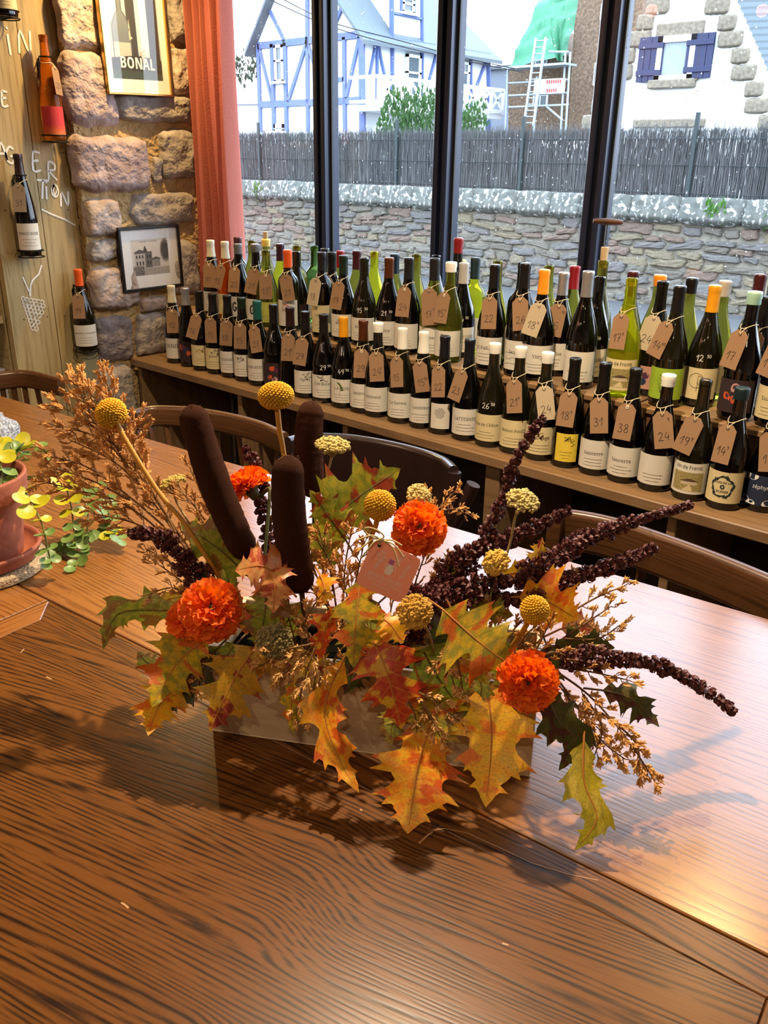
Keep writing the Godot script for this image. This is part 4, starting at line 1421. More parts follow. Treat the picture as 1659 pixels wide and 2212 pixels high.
func wines() -> void:
	var rg := RandomNumberGenerator.new()
	rg.seed = 31
	var rows := [["front", FRONT, -2.0, 0.68], ["middle", MIDDLE, -2.125, 0.866]]
	for r in rows:
		var list: PackedStringArray = r[1].split(";")
		for k in list.size():
			var d := list[k].split("|")
			var top := clear_spot(float(d[0]), float(d[1]), r[2], -0.09 if k % 2 and r[0] == "middle" else -0.05, 0.0435 if d[2] == "B" else 0.039)
			var foot := Vector3(top.x, r[3], top.z)
			var high := clampf(top.y - r[3], 0.27, 0.335)
			var capn: String = {"f": d[5] + " capsule", "s": "short " + d[5] + " capsule", "w": d[5] + " wax cap", "n": "bare neck"}[d[4]]
			capn = capn.replace("tealdark", "dark teal")
			var said := "%s bottle, %s, %s" % [GLASSES[d[3]], capn, PAPER[d[7]][1] if d[7] != "x" else "no label"]
			if d[6].begins_with("*"): said += ", white figures"
			elif d[6] != "": said += ", tag " + d[6].split("+")[0]
			said += ", %s from curtain in %s row" % [ORD[k], r[0]]
			var to_cam := atan2(-foot.x, -foot.z)
			var turn := to_cam * 0.72 + rg.randf_range(-0.22, 0.16)
			wine("wine_bottle", said, "wine bottles in the %s row" % r[0], foot, high, d[2], d[3], d[4], d[5], d[6], d[7], d[8], d[9], turn, to_cam - turn - 0.35 + rg.randf_range(-0.3, 0.25), 500 + k + int(-r[2] * 1000), int(d[10]))
	var b := BACK.split(";")
	for k in b.size():
		var d := b[k].split("|")
		var top := clear_spot(float(d[0]), float(d[1]), -2.235, -0.09, 0.0435 if d[2] == "B" else 0.039)
		var z := top.z
		var high := clampf(top.y - 0.866, 0.27, 0.36)
		var capn: String = {"f": d[5] + " foil", "s": "short " + d[5] + " foil", "w": d[5] + " wax", "n": "bare rim"}[d[4]]
		var said := "%s glass bottle with %s, %s from curtain in back row" % [GLASSES[d[3]], capn.replace("tealdark", "dark teal"), ORD[k]]
		wine("wine_bottle", said, "wine bottles in the back row", Vector3(top.x, 0.866, z), high, d[2], d[3], d[4], d[5], "", d[6], "", "t", atan2(-top.x, -z) * 0.7, 0.0, 900 + k)
	# two with a cork: one stopped with yellow wax, one with its corkscrew still in
	var p := clear_spot(574, 517, -2.235, -0.09, 0.0435)
	var w := wine("wine_bottle", "olive bottle with yellow wax collar and a cork standing proud, by the curtain", "wine bottles in the back row", Vector3(p.x, 0.866, p.z), p.y - 0.866, "B", "g", "w", "butter", "", "w", "", "t", 0.6, 0.0, 941)
	var c := MB.new()
	c.lathe(PackedVector2Array([Vector2(0.0, 0.0), Vector2(0.0095, 0.0), Vector2(0.0095, 0.026), Vector2(0.0085, 0.028), Vector2(0.0, 0.028)]), 16)
	part(w, "cork", c, mat("cork")).position.y = p.y - 0.866 + 0.0015
	p = clear_spot(1304, 562, -2.235, -0.09, 0.0435)
	w = wine("wine_bottle", "dark olive open bottle in the back row holding the cork with the corkscrew", "wine bottles in the back row", Vector3(p.x, 0.866, p.z), p.y - 0.866, "B", "g", "n", "", "", "w", "", "t", 0.6, 0.0, 942)
	var h := p.y - 0.866
	c = MB.new()
	c.lathe(PackedVector2Array([Vector2(0.0088, -0.01), Vector2(0.0100, 0.001), Vector2(0.0112, 0.034), Vector2(0.0100, 0.036), Vector2(0.0, 0.036)]), 16)
	var ck := part(w, "cork", c, mat("cork"))
	ck.position.y = h
	var s := thing("corkscrew", "corkscrew with a turned wooden handle, standing in the cork of a back row bottle", "corkscrew", Vector3(p.x, 0.866 + h + 0.036, p.z))
	s.rotation.y = 0.72
	var wire := PackedVector3Array()
	for k in 12: wire.append(Vector3(cos(k * 1.1) * 0.0035 * clampf(1.0 - k / 11.0, 0, 1), -0.004 + k * 0.0025, sin(k * 1.1) * 0.0035 * clampf(1.0 - k / 11.0, 0, 1)))
	wire.append(Vector3(0, 0.065, 0))
	var o := MB.new()
	o.tube(curve(wire, 3), PackedFloat32Array([0.0017]), 8)
	part(s, "screw", o, mat("steel wire", Color(0.30, 0.27, 0.24), 0.35, 0.9))
	o = MB.new()
	var hp := PackedVector3Array()
	var hr := PackedFloat32Array()
	for k in 13:
		var t := k / 6.0 - 1.0
		hp.append(Vector3(t * 0.041, 0.068 - 0.002 * t, 0))
		hr.append(0.0045 + 0.0048 * sqrt(maxf(0.0, 1.0 - t * t * 0.95)))
	o.tube(hp, hr, 14)
	part(s, "handle", o, wood_mat("handle wood", wood("bentwood", 256, 256, Color.WHITE, Color.BLACK, 1, 1, 1), 0.5, 0.02, Color(0.9, 0.75, 0.65)))

func wall_bottles() -> void:
	var iron := mat("black metal")
	# bottles held on the planks by wire holders
	var x := -3.10
	var list := [
		["amber bottle of orange wine with a red to orange label on the plank", [90, 75, 122, 305], "A", "a", "n", "", "20", "r", "", "n", -1.67, 0.31],
		["dark bottle with a plum capsule and pale tag 31 on the plank", [37, 333, 68, 553], "A", "k", "f", "plum", "31+9", "w", "PINOT NOIR", "v", -1.52, 0.31],
		["olive bottle with an orange capsule and tag 19 at the plank's foot", [166, 582, 190, 755], "B", "o", "f", "orange", "19", "w", "DOMAINE DE COUSSERGUES", "v", -1.70, 0.30],
		["dark bottle cut by the top left corner, cream label, in a wire holder", [-20, -190, 12, 38], "B", "k", "f", "black", "", "c", "Cuvée", "v", -1.52, 0.30]]
	for k in list.size():
		var d = list[k]
		var q = d[1]
		var top := on_x(q[0], q[1], x)
		var low := on_x(q[2], q[3], x)
		var high := clampf(top.y - low.y, 0.28, 0.34)
		var foot := Vector3(x, top.y - high, (top.z + low.z) / 2)
		var w := wine("wine_bottle", d[0], "", foot, high, d[2], d[3], d[4], d[5], d[6], d[7], d[8], d[9], 1.15, -0.45 if k else 1.0, 700 + k, 3 if k == 1 else 0)
		if k == 0:
			for e in 6:
				var lb := part(w, "label_band", bend_patch(0.0378 + 0.0009, 0.020 + 0.005 * e, 0.0251 + 0.005 * e, -1.22, 1.22), mat("sunset band %d" % e, Color(0.80, 0.42, 0.17).lerp(Color(0.74, 0.19, 0.18), e / 6.0), 0.75))
				lb.set_meta("label", "orange lower band")
		var o := MB.new()
		var ring := PackedVector3Array()
		var nr := 0.0205
		var nh := high * 0.80
		for e in 25: ring.append(Vector3(cos(TAU * e / 24) * nr, nh, sin(TAU * e / 24) * nr))
		o.tube(ring, PackedFloat32Array([0.0022]), 6, false)
		var br := 0.045
		for hh in [0.0, 0.022]:
			ring = PackedVector3Array()
			for e in 25: ring.append(Vector3(cos(TAU * e / 24) * br, hh - 0.003, sin(TAU * e / 24) * br))
			o.tube(ring, PackedFloat32Array([0.0022]), 6, false)
		o.tube(PackedVector3Array([Vector3(-br, -0.004, 0), Vector3(br, -0.004, 0)]), PackedFloat32Array([0.0022]), 6)
		o.tube(PackedVector3Array([Vector3(-nr, nh, 0), Vector3(-0.046, nh, 0), Vector3(-0.046, nh * 0.6, 0), Vector3(-0.046, 0.02, 0), Vector3(-br, -0.003, 0)]), PackedFloat32Array([0.0026]), 6)
		o.box(Vector3(0.006, 0.05, 0.014), Transform3D(Basis(), Vector3(-0.047, nh - 0.04, 0)), 0.001)
		var hld := thing("bottle_holder", ["black wire holder round the amber bottle", "black wire holder round the bottle with the plum capsule", "black wire holder round the bottle with the orange capsule", "black wire holder in the top left corner"][k], "holder", foot, "wire bottle holders")
		part(hld, "wire_frame", o, iron)
	# bottles on the shelf behind the planks
	var more := [["dark bottle with a large cream label on the upper shelf board, left edge", [-22, 440, 16, 655], 0.898, "k", "black", "c"], ["dark bottle with a cream capsule on the lower shelf board, left edge", [22, 712, 46, 840], 0.531, "k", "cream", "x"]]
	for k in 2:
		var d = more[k]
		var top := on_x(d[1][0], d[1][1], -3.31)
		wine("wine_bottle", d[0], "", Vector3(-3.31, d[2], top.z + 0.02), 0.30, "B", d[3], "f", d[4], "", d[5], "Ferme du 47" if k == 0 else "", "t", 1.0, 0.0, 760 + k)
	for k in 3:
		wine("wine_bottle", "dark bottle lying in the shade inside a counter compartment, " + ["left of the right divider", "right of the right divider", "beside the dark chair"][k], "bottles lying in the counter", Vector3([-1.16, -0.98, -1.42][k], 0.085, -2.0 - 0.05 * k), 0.30, "B", "k", "f", ["black", "black", "silver"][k], "", "x", "", "t", 0.0, 0.0, 780 + k).rotation = Vector3(PI / 2 * 0.98, [0.1, -0.15, 0.2][k], 0)
	# the clear box on the chair's side of the shelf
	var bx := thing("clear_box", "clear plastic box on the lower shelf at the left edge", "box", Vector3(-3.25, 0.531, -1.32))
	var bm := mat("clear plastic", Color(1, 1, 1, 0.12), 0.08)
	bm.transparency = BaseMaterial3D.TRANSPARENCY_ALPHA
	var bb := MB.new()
	for s in [-1, 1]:
		bb.box(Vector3(0.12, 0.16, 0.003), Transform3D(Basis(), Vector3(0, 0.085, s * 0.1)))
		bb.box(Vector3(0.003, 0.16, 0.2), Transform3D(Basis(), Vector3(s * 0.06, 0.085, 0)))
	bb.box(Vector3(0.12, 0.003, 0.2), Transform3D(Basis(), Vector3(0, 0.004, 0)))
	part(bx, "box_walls", bb, bm)
	var rim := MB.new()
	for s in [-1, 1]:
		rim.box(Vector3(0.126, 0.006, 0.006), Transform3D(Basis(), Vector3(0, 0.166, s * 0.1)), 0.001)
		rim.box(Vector3(0.006, 0.006, 0.2), Transform3D(Basis(), Vector3(s * 0.06, 0.166, 0)), 0.001)
	part(bx, "rim", rim, bm)

# ================================================================ the autumn arrangement
func at_depth(x: float, y: float, s: float) -> Vector3:     # never below the table
	var p := far(x, y, s)
	if p.y < TABLE + 0.004:
		p = on_y(x, y, TABLE + 0.004)
	return p

# ---------------------------------------------------------------- oak leaves
const LOBES := [[0.00, 0.015], [0.03, 0.06], [0.07, 0.24], [0.11, 0.42], [0.145, 0.58], [0.155, 0.46], [0.185, 0.38], [0.215, 0.30], [0.245, 0.34], [0.28, 0.56], [0.325, 0.80], [0.36, 1.02], [0.365, 0.84], [0.40, 0.80], [0.455, 1.04], [0.45, 0.82], [0.455, 0.58], [0.475, 0.40], [0.505, 0.30], [0.535, 0.36], [0.575, 0.54], [0.625, 0.70], [0.69, 0.92], [0.68, 0.68], [0.70, 0.55], [0.755, 0.66], [0.735, 0.44], [0.75, 0.31], [0.775, 0.24], [0.81, 0.27], [0.865, 0.42], [0.865, 0.28], [0.895, 0.19], [0.935, 0.13], [1.0, 0.0]]

func leaf_outline(rg: RandomNumberGenerator, deep: float) -> PackedVector2Array:
	var out := PackedVector2Array()
	for side in [1.0, -1.0]:
		var half := PackedVector2Array()
		var shift := rg.randf_range(-0.03, 0.03)
		var swell := rg.randf_range(0.86, 1.06)
		for q in LOBES:
			var v: float = q[1]
			var u: float = q[0]
			if v < 0.45 and u > 0.16 and u < 0.8: v = lerpf(0.66 * (1.0 - absf(u - 0.42) * 0.8), v, deep)
			u += shift * sin(u * PI) + rg.randf_range(-0.006, 0.006)
			v *= swell * rg.randf_range(0.92, 1.08) if u > 0.02 and u < 0.98 else 1.0
			half.append(Vector2(side * v, u))
		if side > 0: out.append_array(half)
		else:
			half.reverse()
			out.append_array(half.slice(1))
	return out

const PALETTES := {
	"olive": [Color(0.46, 0.48, 0.12), Color(0.60, 0.57, 0.15), Color(0.50, 0.30, 0.10), 0.16],
	"olivered": [Color(0.50, 0.52, 0.13), Color(0.66, 0.60, 0.15), Color(0.56, 0.16, 0.08), 0.30],
	"yellow": [Color(0.80, 0.64, 0.09), Color(0.58, 0.54, 0.13), Color(0.80, 0.34, 0.07), 0.22],
	"orange": [Color(0.93, 0.55, 0.09), Color(0.93, 0.69, 0.14), Color(0.84, 0.33, 0.08), 0.22],
	"gold": [Color(0.93, 0.64, 0.10), Color(0.90, 0.68, 0.13), Color(0.88, 0.42, 0.10), 0.18],
	"red": [Color(0.72, 0.20, 0.09), Color(0.78, 0.32, 0.10), Color(0.86, 0.68, 0.14), 0.30],
	"purple": [Color(0.80, 0.58, 0.13), Color(0.70, 0.54, 0.15), Color(0.50, 0.12, 0.12), 0.26],
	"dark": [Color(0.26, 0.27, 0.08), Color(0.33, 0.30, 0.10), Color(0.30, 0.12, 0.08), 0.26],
	"pink": [Color(0.86, 0.54, 0.32), Color(0.86, 0.64, 0.36), Color(0.68, 0.26, 0.17), 0.20],
	"lemon": [Color(0.74, 0.66, 0.14), Color(0.66, 0.60, 0.16), Color(0.80, 0.70, 0.24), 0.25]}
func leaf_mat(name_: String) -> StandardMaterial3D:
	var key := "leaf " + name_
	if mats.has(key): return mats[key]
	var pal: Array = PALETTES[name_]
	var sd := name_.hash() % 1000
	var w := 160
	var h := 256
	var big := noise(0.014, sd, 3)
	var mid := noise(0.035, sd + 9, 4)
	var fine := noise(0.16, sd + 17, 3)
	var im := Image.create(w, h, false, Image.FORMAT_RGB8)
	for y in h:
		for x in w:
			var s := 2.0 * x / w - 1.0
			var u := 1.0 - float(y) / h
			var c: Color = pal[0].lerp(pal[1], clampf(0.5 + 1.5 * mid.get_noise_2d(x, y), 0, 1))
			var blot := big.get_noise_2d(x, y) + 0.35 * mid.get_noise_2d(x + 70, y)
			var gate := clampf((blot - 0.26 + pal[3] * 0.55) * 5.0, 0.0, 1.0)
			c = c.lerp(pal[2], gate * 0.85)
			# side veins run up and outwards from the midrib
			var vein := 9.0
			for n in [0.06, 0.16, 0.30, 0.44, 0.58, 0.71, 0.82]:
				vein = minf(vein, absf(u - n - absf(s) * 0.30) + absf(s) * 0.002)
			vein = minf(vein, absf(s) * 0.35)
			if vein < 0.012: c = c.lerp(Color(0.88, 0.66, 0.22) if name_ in ["red", "orange", "gold", "purple"] else c.darkened(0.28), 0.55 * (1.0 - vein / 0.012))
			c = c.darkened(clampf(0.03 - 0.16 * fine.get_noise_2d(x, y), 0.0, 0.3))
			if fine.get_noise_2d(x * 0.7 + 300, y * 0.7) > 0.58: c = c.lerp(Color(0.35, 0.14, 0.05), 0.4)
			im.set_pixel(x, y, c)
	var m := mat(key, Color.WHITE, 0.42)
	m.albedo_texture = ImageTexture.create_from_image(im)
	m.backlight_enabled = true
	m.backlight = Color(0.88, 0.88, 0.88)
	m.metallic_specular = 0.45
	return m

# base, middle and tip as [x, y, s]; width in metres; roll turns it about its midrib
func oak_leaf(label: String, pts: Array, wide: float, pal: String, roll: float, cup: float, deep: float, sd: int, group := "oak leaves") -> void:
	var rg := RandomNumberGenerator.new()
	rg.seed = sd
	var key := PackedVector3Array()
	for q in pts: key.append(at_depth(q[0], q[1], q[2]))
	var base := key[0]
	var outline := leaf_outline(rg, deep)
	wide *= 1.0
	var path := curve(key, 8)
	var run := PackedFloat32Array([0.0])
	for k in range(1, path.size()): run.append(run[k - 1] + path[k].distance_to(path[k - 1]))
	var long := run[run.size() - 1]
	var frames := []
	var side := Vector3.ZERO
	for k in path.size():
		var t := (path[mini(k + 1, path.size() - 1)] - path[maxi(k - 1, 0)]).normalized()
		if k == 0:
			var nv := (EYE - path[0]).normalized()
			nv = (nv - t * nv.dot(t)).normalized().rotated(t, deg_to_rad(roll))
			side = t.cross(nv).normalized()
		side = (side - t * side.dot(t)).normalized()
		frames.append([path[k] - base, side, side.cross(t).normalized()])
	var twist := rg.randf_range(-0.35, 0.35)
	var ph := rg.randf() * TAU
	var surf := func(s: float, u: float) -> Vector3:
		var d := clampf(u, 0, 1) * long
		var k := 0
		while k < run.size() - 2 and run[k + 1] < d: k += 1
		var f := clampf((d - run[k]) / maxf(run[k + 1] - run[k], 1e-6), 0, 1)
		var p: Vector3 = frames[k][0].lerp(frames[k + 1][0], f)
		var sd2: Vector3 = frames[k][1].lerp(frames[k + 1][1], f)
		var nn: Vector3 = frames[k][2].lerp(frames[k + 1][2], f)
		var tw := twist * (u - 0.3)
		var s2 := sd2 * cos(tw) + nn * sin(tw)
		var n2 := nn * cos(tw) - sd2 * sin(tw)
		var w := wide * 0.5
		var z := -cup * w * absf(s) * absf(s) + 0.05 * wide * sin(u * 11.0 + ph + s * 2.0) * absf(s) - 0.02 * wide * exp(-absf(s) * 14.0)
		return p + s2 * s * w + n2 * z
	var o := MB.new()
	var nu := 16
	var ns := 8
	for a in nu:
		for b in ns:
			var u0 := float(a) / nu
			var u1 := float(a + 1) / nu
			var s0 := 2.4 * b / ns - 1.2
			var s1 := 2.4 * (b + 1) / ns - 1.2
			var cell := PackedVector2Array([Vector2(s0, u0), Vector2(s1, u0), Vector2(s1, u1), Vector2(s0, u1)])
			for piece in Geometry2D.intersect_polygons(outline, cell):
				if Geometry2D.is_polygon_clockwise(piece): continue
				var tr := Geometry2D.triangulate_polygon(piece)
				var k0 := o.v.size()
				for q in piece: o.vert(surf.call(q.x, q.y), Vector3.UP, Vector2(q.x * 0.45 + 0.5, 1.0 - q.y))
				for k in range(0, tr.size(), 3):
					var qa := piece[tr[k]]
					if (piece[tr[k + 1]] - qa).cross(piece[tr[k + 2]] - qa) > 0: o.tri(k0 + tr[k], k0 + tr[k + 1], k0 + tr[k + 2])
					else: o.tri(k0 + tr[k], k0 + tr[k + 2], k0 + tr[k + 1])
	o.smooth(0, 0)
	var t := thing("oak_leaf", label, "leaf", base, group)
	part(t, "leaf_blade", o, leaf_mat(pal))
	var rib := MB.new()
	var line := PackedVector3Array()
	line.append((frames[0][0] as Vector3) - (frames[1][0] as Vector3).normalized() * 0.022 - Vector3(0, 0.004, 0))
	for k in 12: line.append(surf.call(0.0, k / 12.0))
	rib.tube(line, taper(line.size(), 0.0014, 0.0004), 5)
	part(t, "midrib", rib, mat("leaf rib " + ("dark" if pal in ["dark", "olive", "olivered"] else "warm"), Color(0.34, 0.24, 0.08) if pal in ["dark", "olive", "olivered"] else Color(0.66, 0.40, 0.12), 0.6))

# ---------------------------------------------------------------- the flower kinds
func stem_to_box(x: float, y: float, s: float) -> Vector3:
	return far(x, y, s)

func cattail(label: String, a: Array, b: Array, r: float, sd: int) -> void:      # a its top, b its foot
	var top := at_depth(a[0], a[1], a[2])
	var low := at_depth(b[0], b[1], b[2])
	var t := thing("cattail", label, "cattail", low, "cattails")
	var m := mat("cattail velvet", Color(0.225, 0.130, 0.088), 1.0)
	bump(m, noise_tex("velvet", 256, 0.25, 55, 3), 0.12)
	m.uv1_scale = Vector3(3, 14, 1)
	m.rim_enabled = true
	m.rim = 0.35
	m.rim_tint = 0.8
	m.metallic_specular = 0.1
	var f := noise(18.0, sd, 3)
	var axis := top - low
	var path := PackedVector3Array()
	var rad := PackedFloat32Array()
	var n := 44
	var bow := axis.cross(ahead).normalized() * 0.006
	for k in n + 1:
		var u := float(k) / n
		path.append(axis * u + bow * sin(u * PI))
		var e := minf(u, 1.0 - u) * axis.length()
		var end := sqrt(clampf(1.0 - pow(clampf(1.0 - e / (r * 0.95), 0, 1), 2.0), 0.0, 1.0))
		rad.append(r * (0.90 + 0.12 * sin(u * PI)) * maxf(end, 0.12) + f.get_noise_1d(u * 2.0) * 0.0007)
	var o := MB.new()
	o.tube(path, rad, 32)
	for k in o.v.size():
		o.v[k] += o.n[k] * f.get_noise_3d(o.v[k].x * 5, o.v[k].y * 5, o.v[k].z * 5) * 0.0011
	part(t, "seed_head", o, m)
	var s := MB.new()
	var dirn := axis.normalized()
	s.tube(PackedVector3Array([dirn * 0.004, -dirn * 0.02, -dirn * 0.06 + Vector3(0, -0.01, 0)]), PackedFloat32Array([0.0035, 0.003, 0.003]), 8)
	part(t, "stem", s, mat("brown stem", Color(0.25, 0.17, 0.07), 0.7))
	var c := MB.new()
	var rg := RandomNumberGenerator.new()
	rg.seed = sd
	for k in 26:      # pale torn fluff at the tip
		var g := rg.randf() * TAU
		var side := dirn.cross(Vector3(cos(g), 0.2, sin(g))).normalized()
		var p := axis - dirn * rg.randf_range(0.000, 0.010) + side * r * rg.randf_range(0.1, 0.62)
		c.tube(PackedVector3Array([p, p + side * rg.randf_range(0.002, 0.005) + dirn * rg.randf_range(0.0, 0.003)]), PackedFloat32Array([0.0005, 0.0002]), 4)
	part(t, "tip_fluff", c, mat("pale fluff", Color(0.46, 0.33, 0.22), 0.9)).set_meta("kind", "stuff")

func florets(n: int, cap: float, r: Vector3, size: float, rg: RandomNumberGenerator) -> MB:   # a ball or dome of bumps; cap = how far round it goes
	var o := MB.new()
	for k in n:
		var y := 1.0 - (k + 0.5) / n * cap
		var a := k * 2.399963
		var q := sqrt(maxf(0.0, 1.0 - y * y))
		var dirn := Vector3(q * cos(a), y, q * sin(a))
		var e := size * rg.randf_range(0.85, 1.15)
		o.ball(dirn * r, Vector3(e, e * 1.25, e), 6, 4, Basis(Quaternion(Vector3.UP, dirn)))
	return o

func billy_button(label: String, c: Array, r: Vector3, stem: Array, tone: Color, sd: int) -> void:
	var rg := RandomNumberGenerator.new()
	rg.seed = sd
	var at := at_depth(c[0], c[1], c[2])
	var t := thing("billy_button", label, "flower", at, "yellow billy buttons")
	var pts := PackedVector3Array([Vector3(0, -r.y * 0.6, 0)])
	for q in stem: pts.append(at_depth(q[0], q[1], q[2]) - at)
	var up := (pts[0] - pts[1]).normalized()
	pts[0] = -up * r.y * 0.6
	var b := Basis(Quaternion(Vector3.UP, up))
	var m := mat("billy button yellow", Color(0.80, 0.60, 0.07), 0.85)
	m.subsurf_scatter_enabled = true
	m.subsurf_scatter_strength = 0.1
	var head := florets(340, 1.92, r, r.x * 0.105, rg)
	head.ball(Vector3.ZERO, r * 0.985, 20, 12)
	var h := part(t, "flower_head", head, m)
	h.transform.basis = b
	h.set_meta("kind", "stuff")
	var s := MB.new()
	s.tube(curve(pts, 5), taper(pts.size() * 5, 0.0034, 0.0027), 8)
	part(t, "stem", s, mat("yellow stem", Color(0.72, 0.50, 0.12), 0.55))

func yarrow(label: String, c: Array, r: Vector3, up: Vector3, stem: Array, tone: Color, sd: int) -> void:
	var rg := RandomNumberGenerator.new()
	rg.seed = sd
	var at := at_depth(c[0], c[1], c[2])
	var t := thing("yarrow", label, "flower", at, "dried yarrow heads")
	var b := Basis(Quaternion(Vector3.UP, up.normalized()))
	var o := MB.new()
	var f := noise(30.0, sd, 2)
	var n := 190
	for k in n:
		var q := sqrt((k + 0.5) / n)
		var a := k * 2.399963
		var y := r.y * (1.0 - q * q * 0.9) + f.get_noise_2d(cos(a) * q * 0.1, sin(a) * q * 0.1) * r.y * 0.5
		var e := 0.0019 * rg.randf_range(0.8, 1.25)
		var p := Vector3(cos(a) * q * r.x, y, sin(a) * q * r.z)
		o.ball(b * p, Vector3.ONE * e, 6, 4)
		if k % 3 == 0: o.ball(b * (p - Vector3(0, 0.0025, 0)), Vector3.ONE * e * 1.3, 5, 3)
	var m := mat("yarrow %d" % sd, tone.lightened(0.12), 0.9)
	part(t, "florets", o, m).set_meta("kind", "stuff")
	var s := MB.new()
	var fork := b * Vector3(0, -r.x * 0.75, 0)
	for k in 15:
		var a := k * 2.4
		var q := sqrt((k + 0.5) / 15.0) * 0.9
		var e := b * Vector3(cos(a) * q * r.x, r.y * (0.75 - 0.6 * q * q), sin(a) * q * r.z)
		var mid := b * Vector3(cos(a) * q * r.x * 0.6, -r.x * 0.25, sin(a) * q * r.z * 0.6)
		s.tube(PackedVector3Array([fork, mid, e]), PackedFloat32Array([0.0009, 0.0007, 0.0006]), 4)
	var pts := PackedVector3Array([fork])
	for q in stem: pts.append(at_depth(q[0], q[1], q[2]) - at)
	s.tube(curve(pts, 4), taper(pts.size() * 4, 0.0017, 0.0015), 6)
	part(t, "stalk", s, mat("yarrow stalk", Color(0.55, 0.46, 0.26), 0.8))

func petal_mesh(sd: int) -> MB:      # a ruffled, narrow-footed petal along +y, its face towards +z
	var f := noise(60.0, sd, 2)
	var o := MB.new()
	var p := PackedVector3Array()
	var rows := 5
	var cols := 6
	for r in rows:
		var u := float(r) / (rows - 1)
		for q in cols:
			var s := 2.0 * q / (cols - 1) - 1.0
			var w := 0.0022 + 0.0062 * pow(u, 0.8)
			var z := 0.0035 * s * s * u + 0.0026 * u * sin(s * 7.0 + sd) * u + f.get_noise_2d(s * 0.02, u * 0.02) * 0.003 - 0.004 * u * u
			p.append(Vector3(s * w, u * 0.019 + 0.0012 * sin(s * 9.0 + sd * 2.0) * u, z))
	o.grid(p, rows, cols)
	return o

func marigold(label: String, c: Array, r: float, face: Vector3, squash: float, stem: Array, sd: int, n := 150) -> void:
	var rg := RandomNumberGenerator.new()
	rg.seed = sd
	var at := at_depth(c[0], c[1], c[2])
	var t := thing("marigold", label, "flower", at, "orange marigolds")
	var b := Basis(Quaternion(Vector3.UP, face.normalized()))
	var m := mat("marigold orange", Color(0.93, 0.45, 0.04), 0.75)
	m.backlight_enabled = true
	m.backlight = Color(0.90, 0.42, 0.02)
	var m2 := mat("marigold deep", Color(0.88, 0.35, 0.03), 0.75)
	m2.backlight_enabled = true
	m2.backlight = Color(0.85, 0.32, 0.015)
	var shapes4 := []
	for k in 4:
		shapes4.append(shared("petal%d" % k, func() -> MB: return petal_mesh(k + 1)))
	for k in n:
		var y := 1.0 - (k + 0.5) / n * 1.25
		var a := k * 2.399963
		var q := sqrt(maxf(0.0, 1.0 - y * y))
		var dirn := (b * Vector3(q * cos(a), y * squash, q * sin(a))).normalized()
		var p := part(t, "petal", shapes4[k % 4], null)
		p.set_surface_override_material(0, m if k % 3 else m2)
		var long := r / 0.021 * rg.randf_range(0.74, 1.2) * lerpf(0.9, 1.0, q)
		var out := (b * Vector3(cos(a), 0.15, sin(a))).normalized()
		var z := (b.y * (0.4 + q) - dirn * (b.y * (0.4 + q)).dot(dirn)).normalized()
		if z.length() < 0.5: z = out
		z = z.rotated(dirn, rg.randf_range(-0.7, 0.7))
		var bb := Basis(dirn.cross(z).normalized(), dirn, z).orthonormalized()
		p.transform = Transform3D(bb.scaled_local(Vector3.ONE * long * 0.62), dirn * r * 0.36)
	var s := MB.new()
	s.lathe(PackedVector2Array([Vector2(0.0015, -0.018), Vector2(0.006, -0.012), Vector2(0.0095, 0.0), Vector2(0.009, 0.008), Vector2(0.0, 0.010)]), 12, Transform3D(b, -b.y * r * 0.15))
	part(t, "calyx", s, mat("calyx green", Color(0.30, 0.30, 0.14), 0.7))
	var st := MB.new()
	var pts := PackedVector3Array([-b.y * (r * 0.15 + 0.016)])
	for q in stem: pts.append(at_depth(q[0], q[1], q[2]) - at)
	st.tube(curve(pts, 4), PackedFloat32Array([0.0024]), 8)
	part(t, "stem", st, mat("calyx green"))

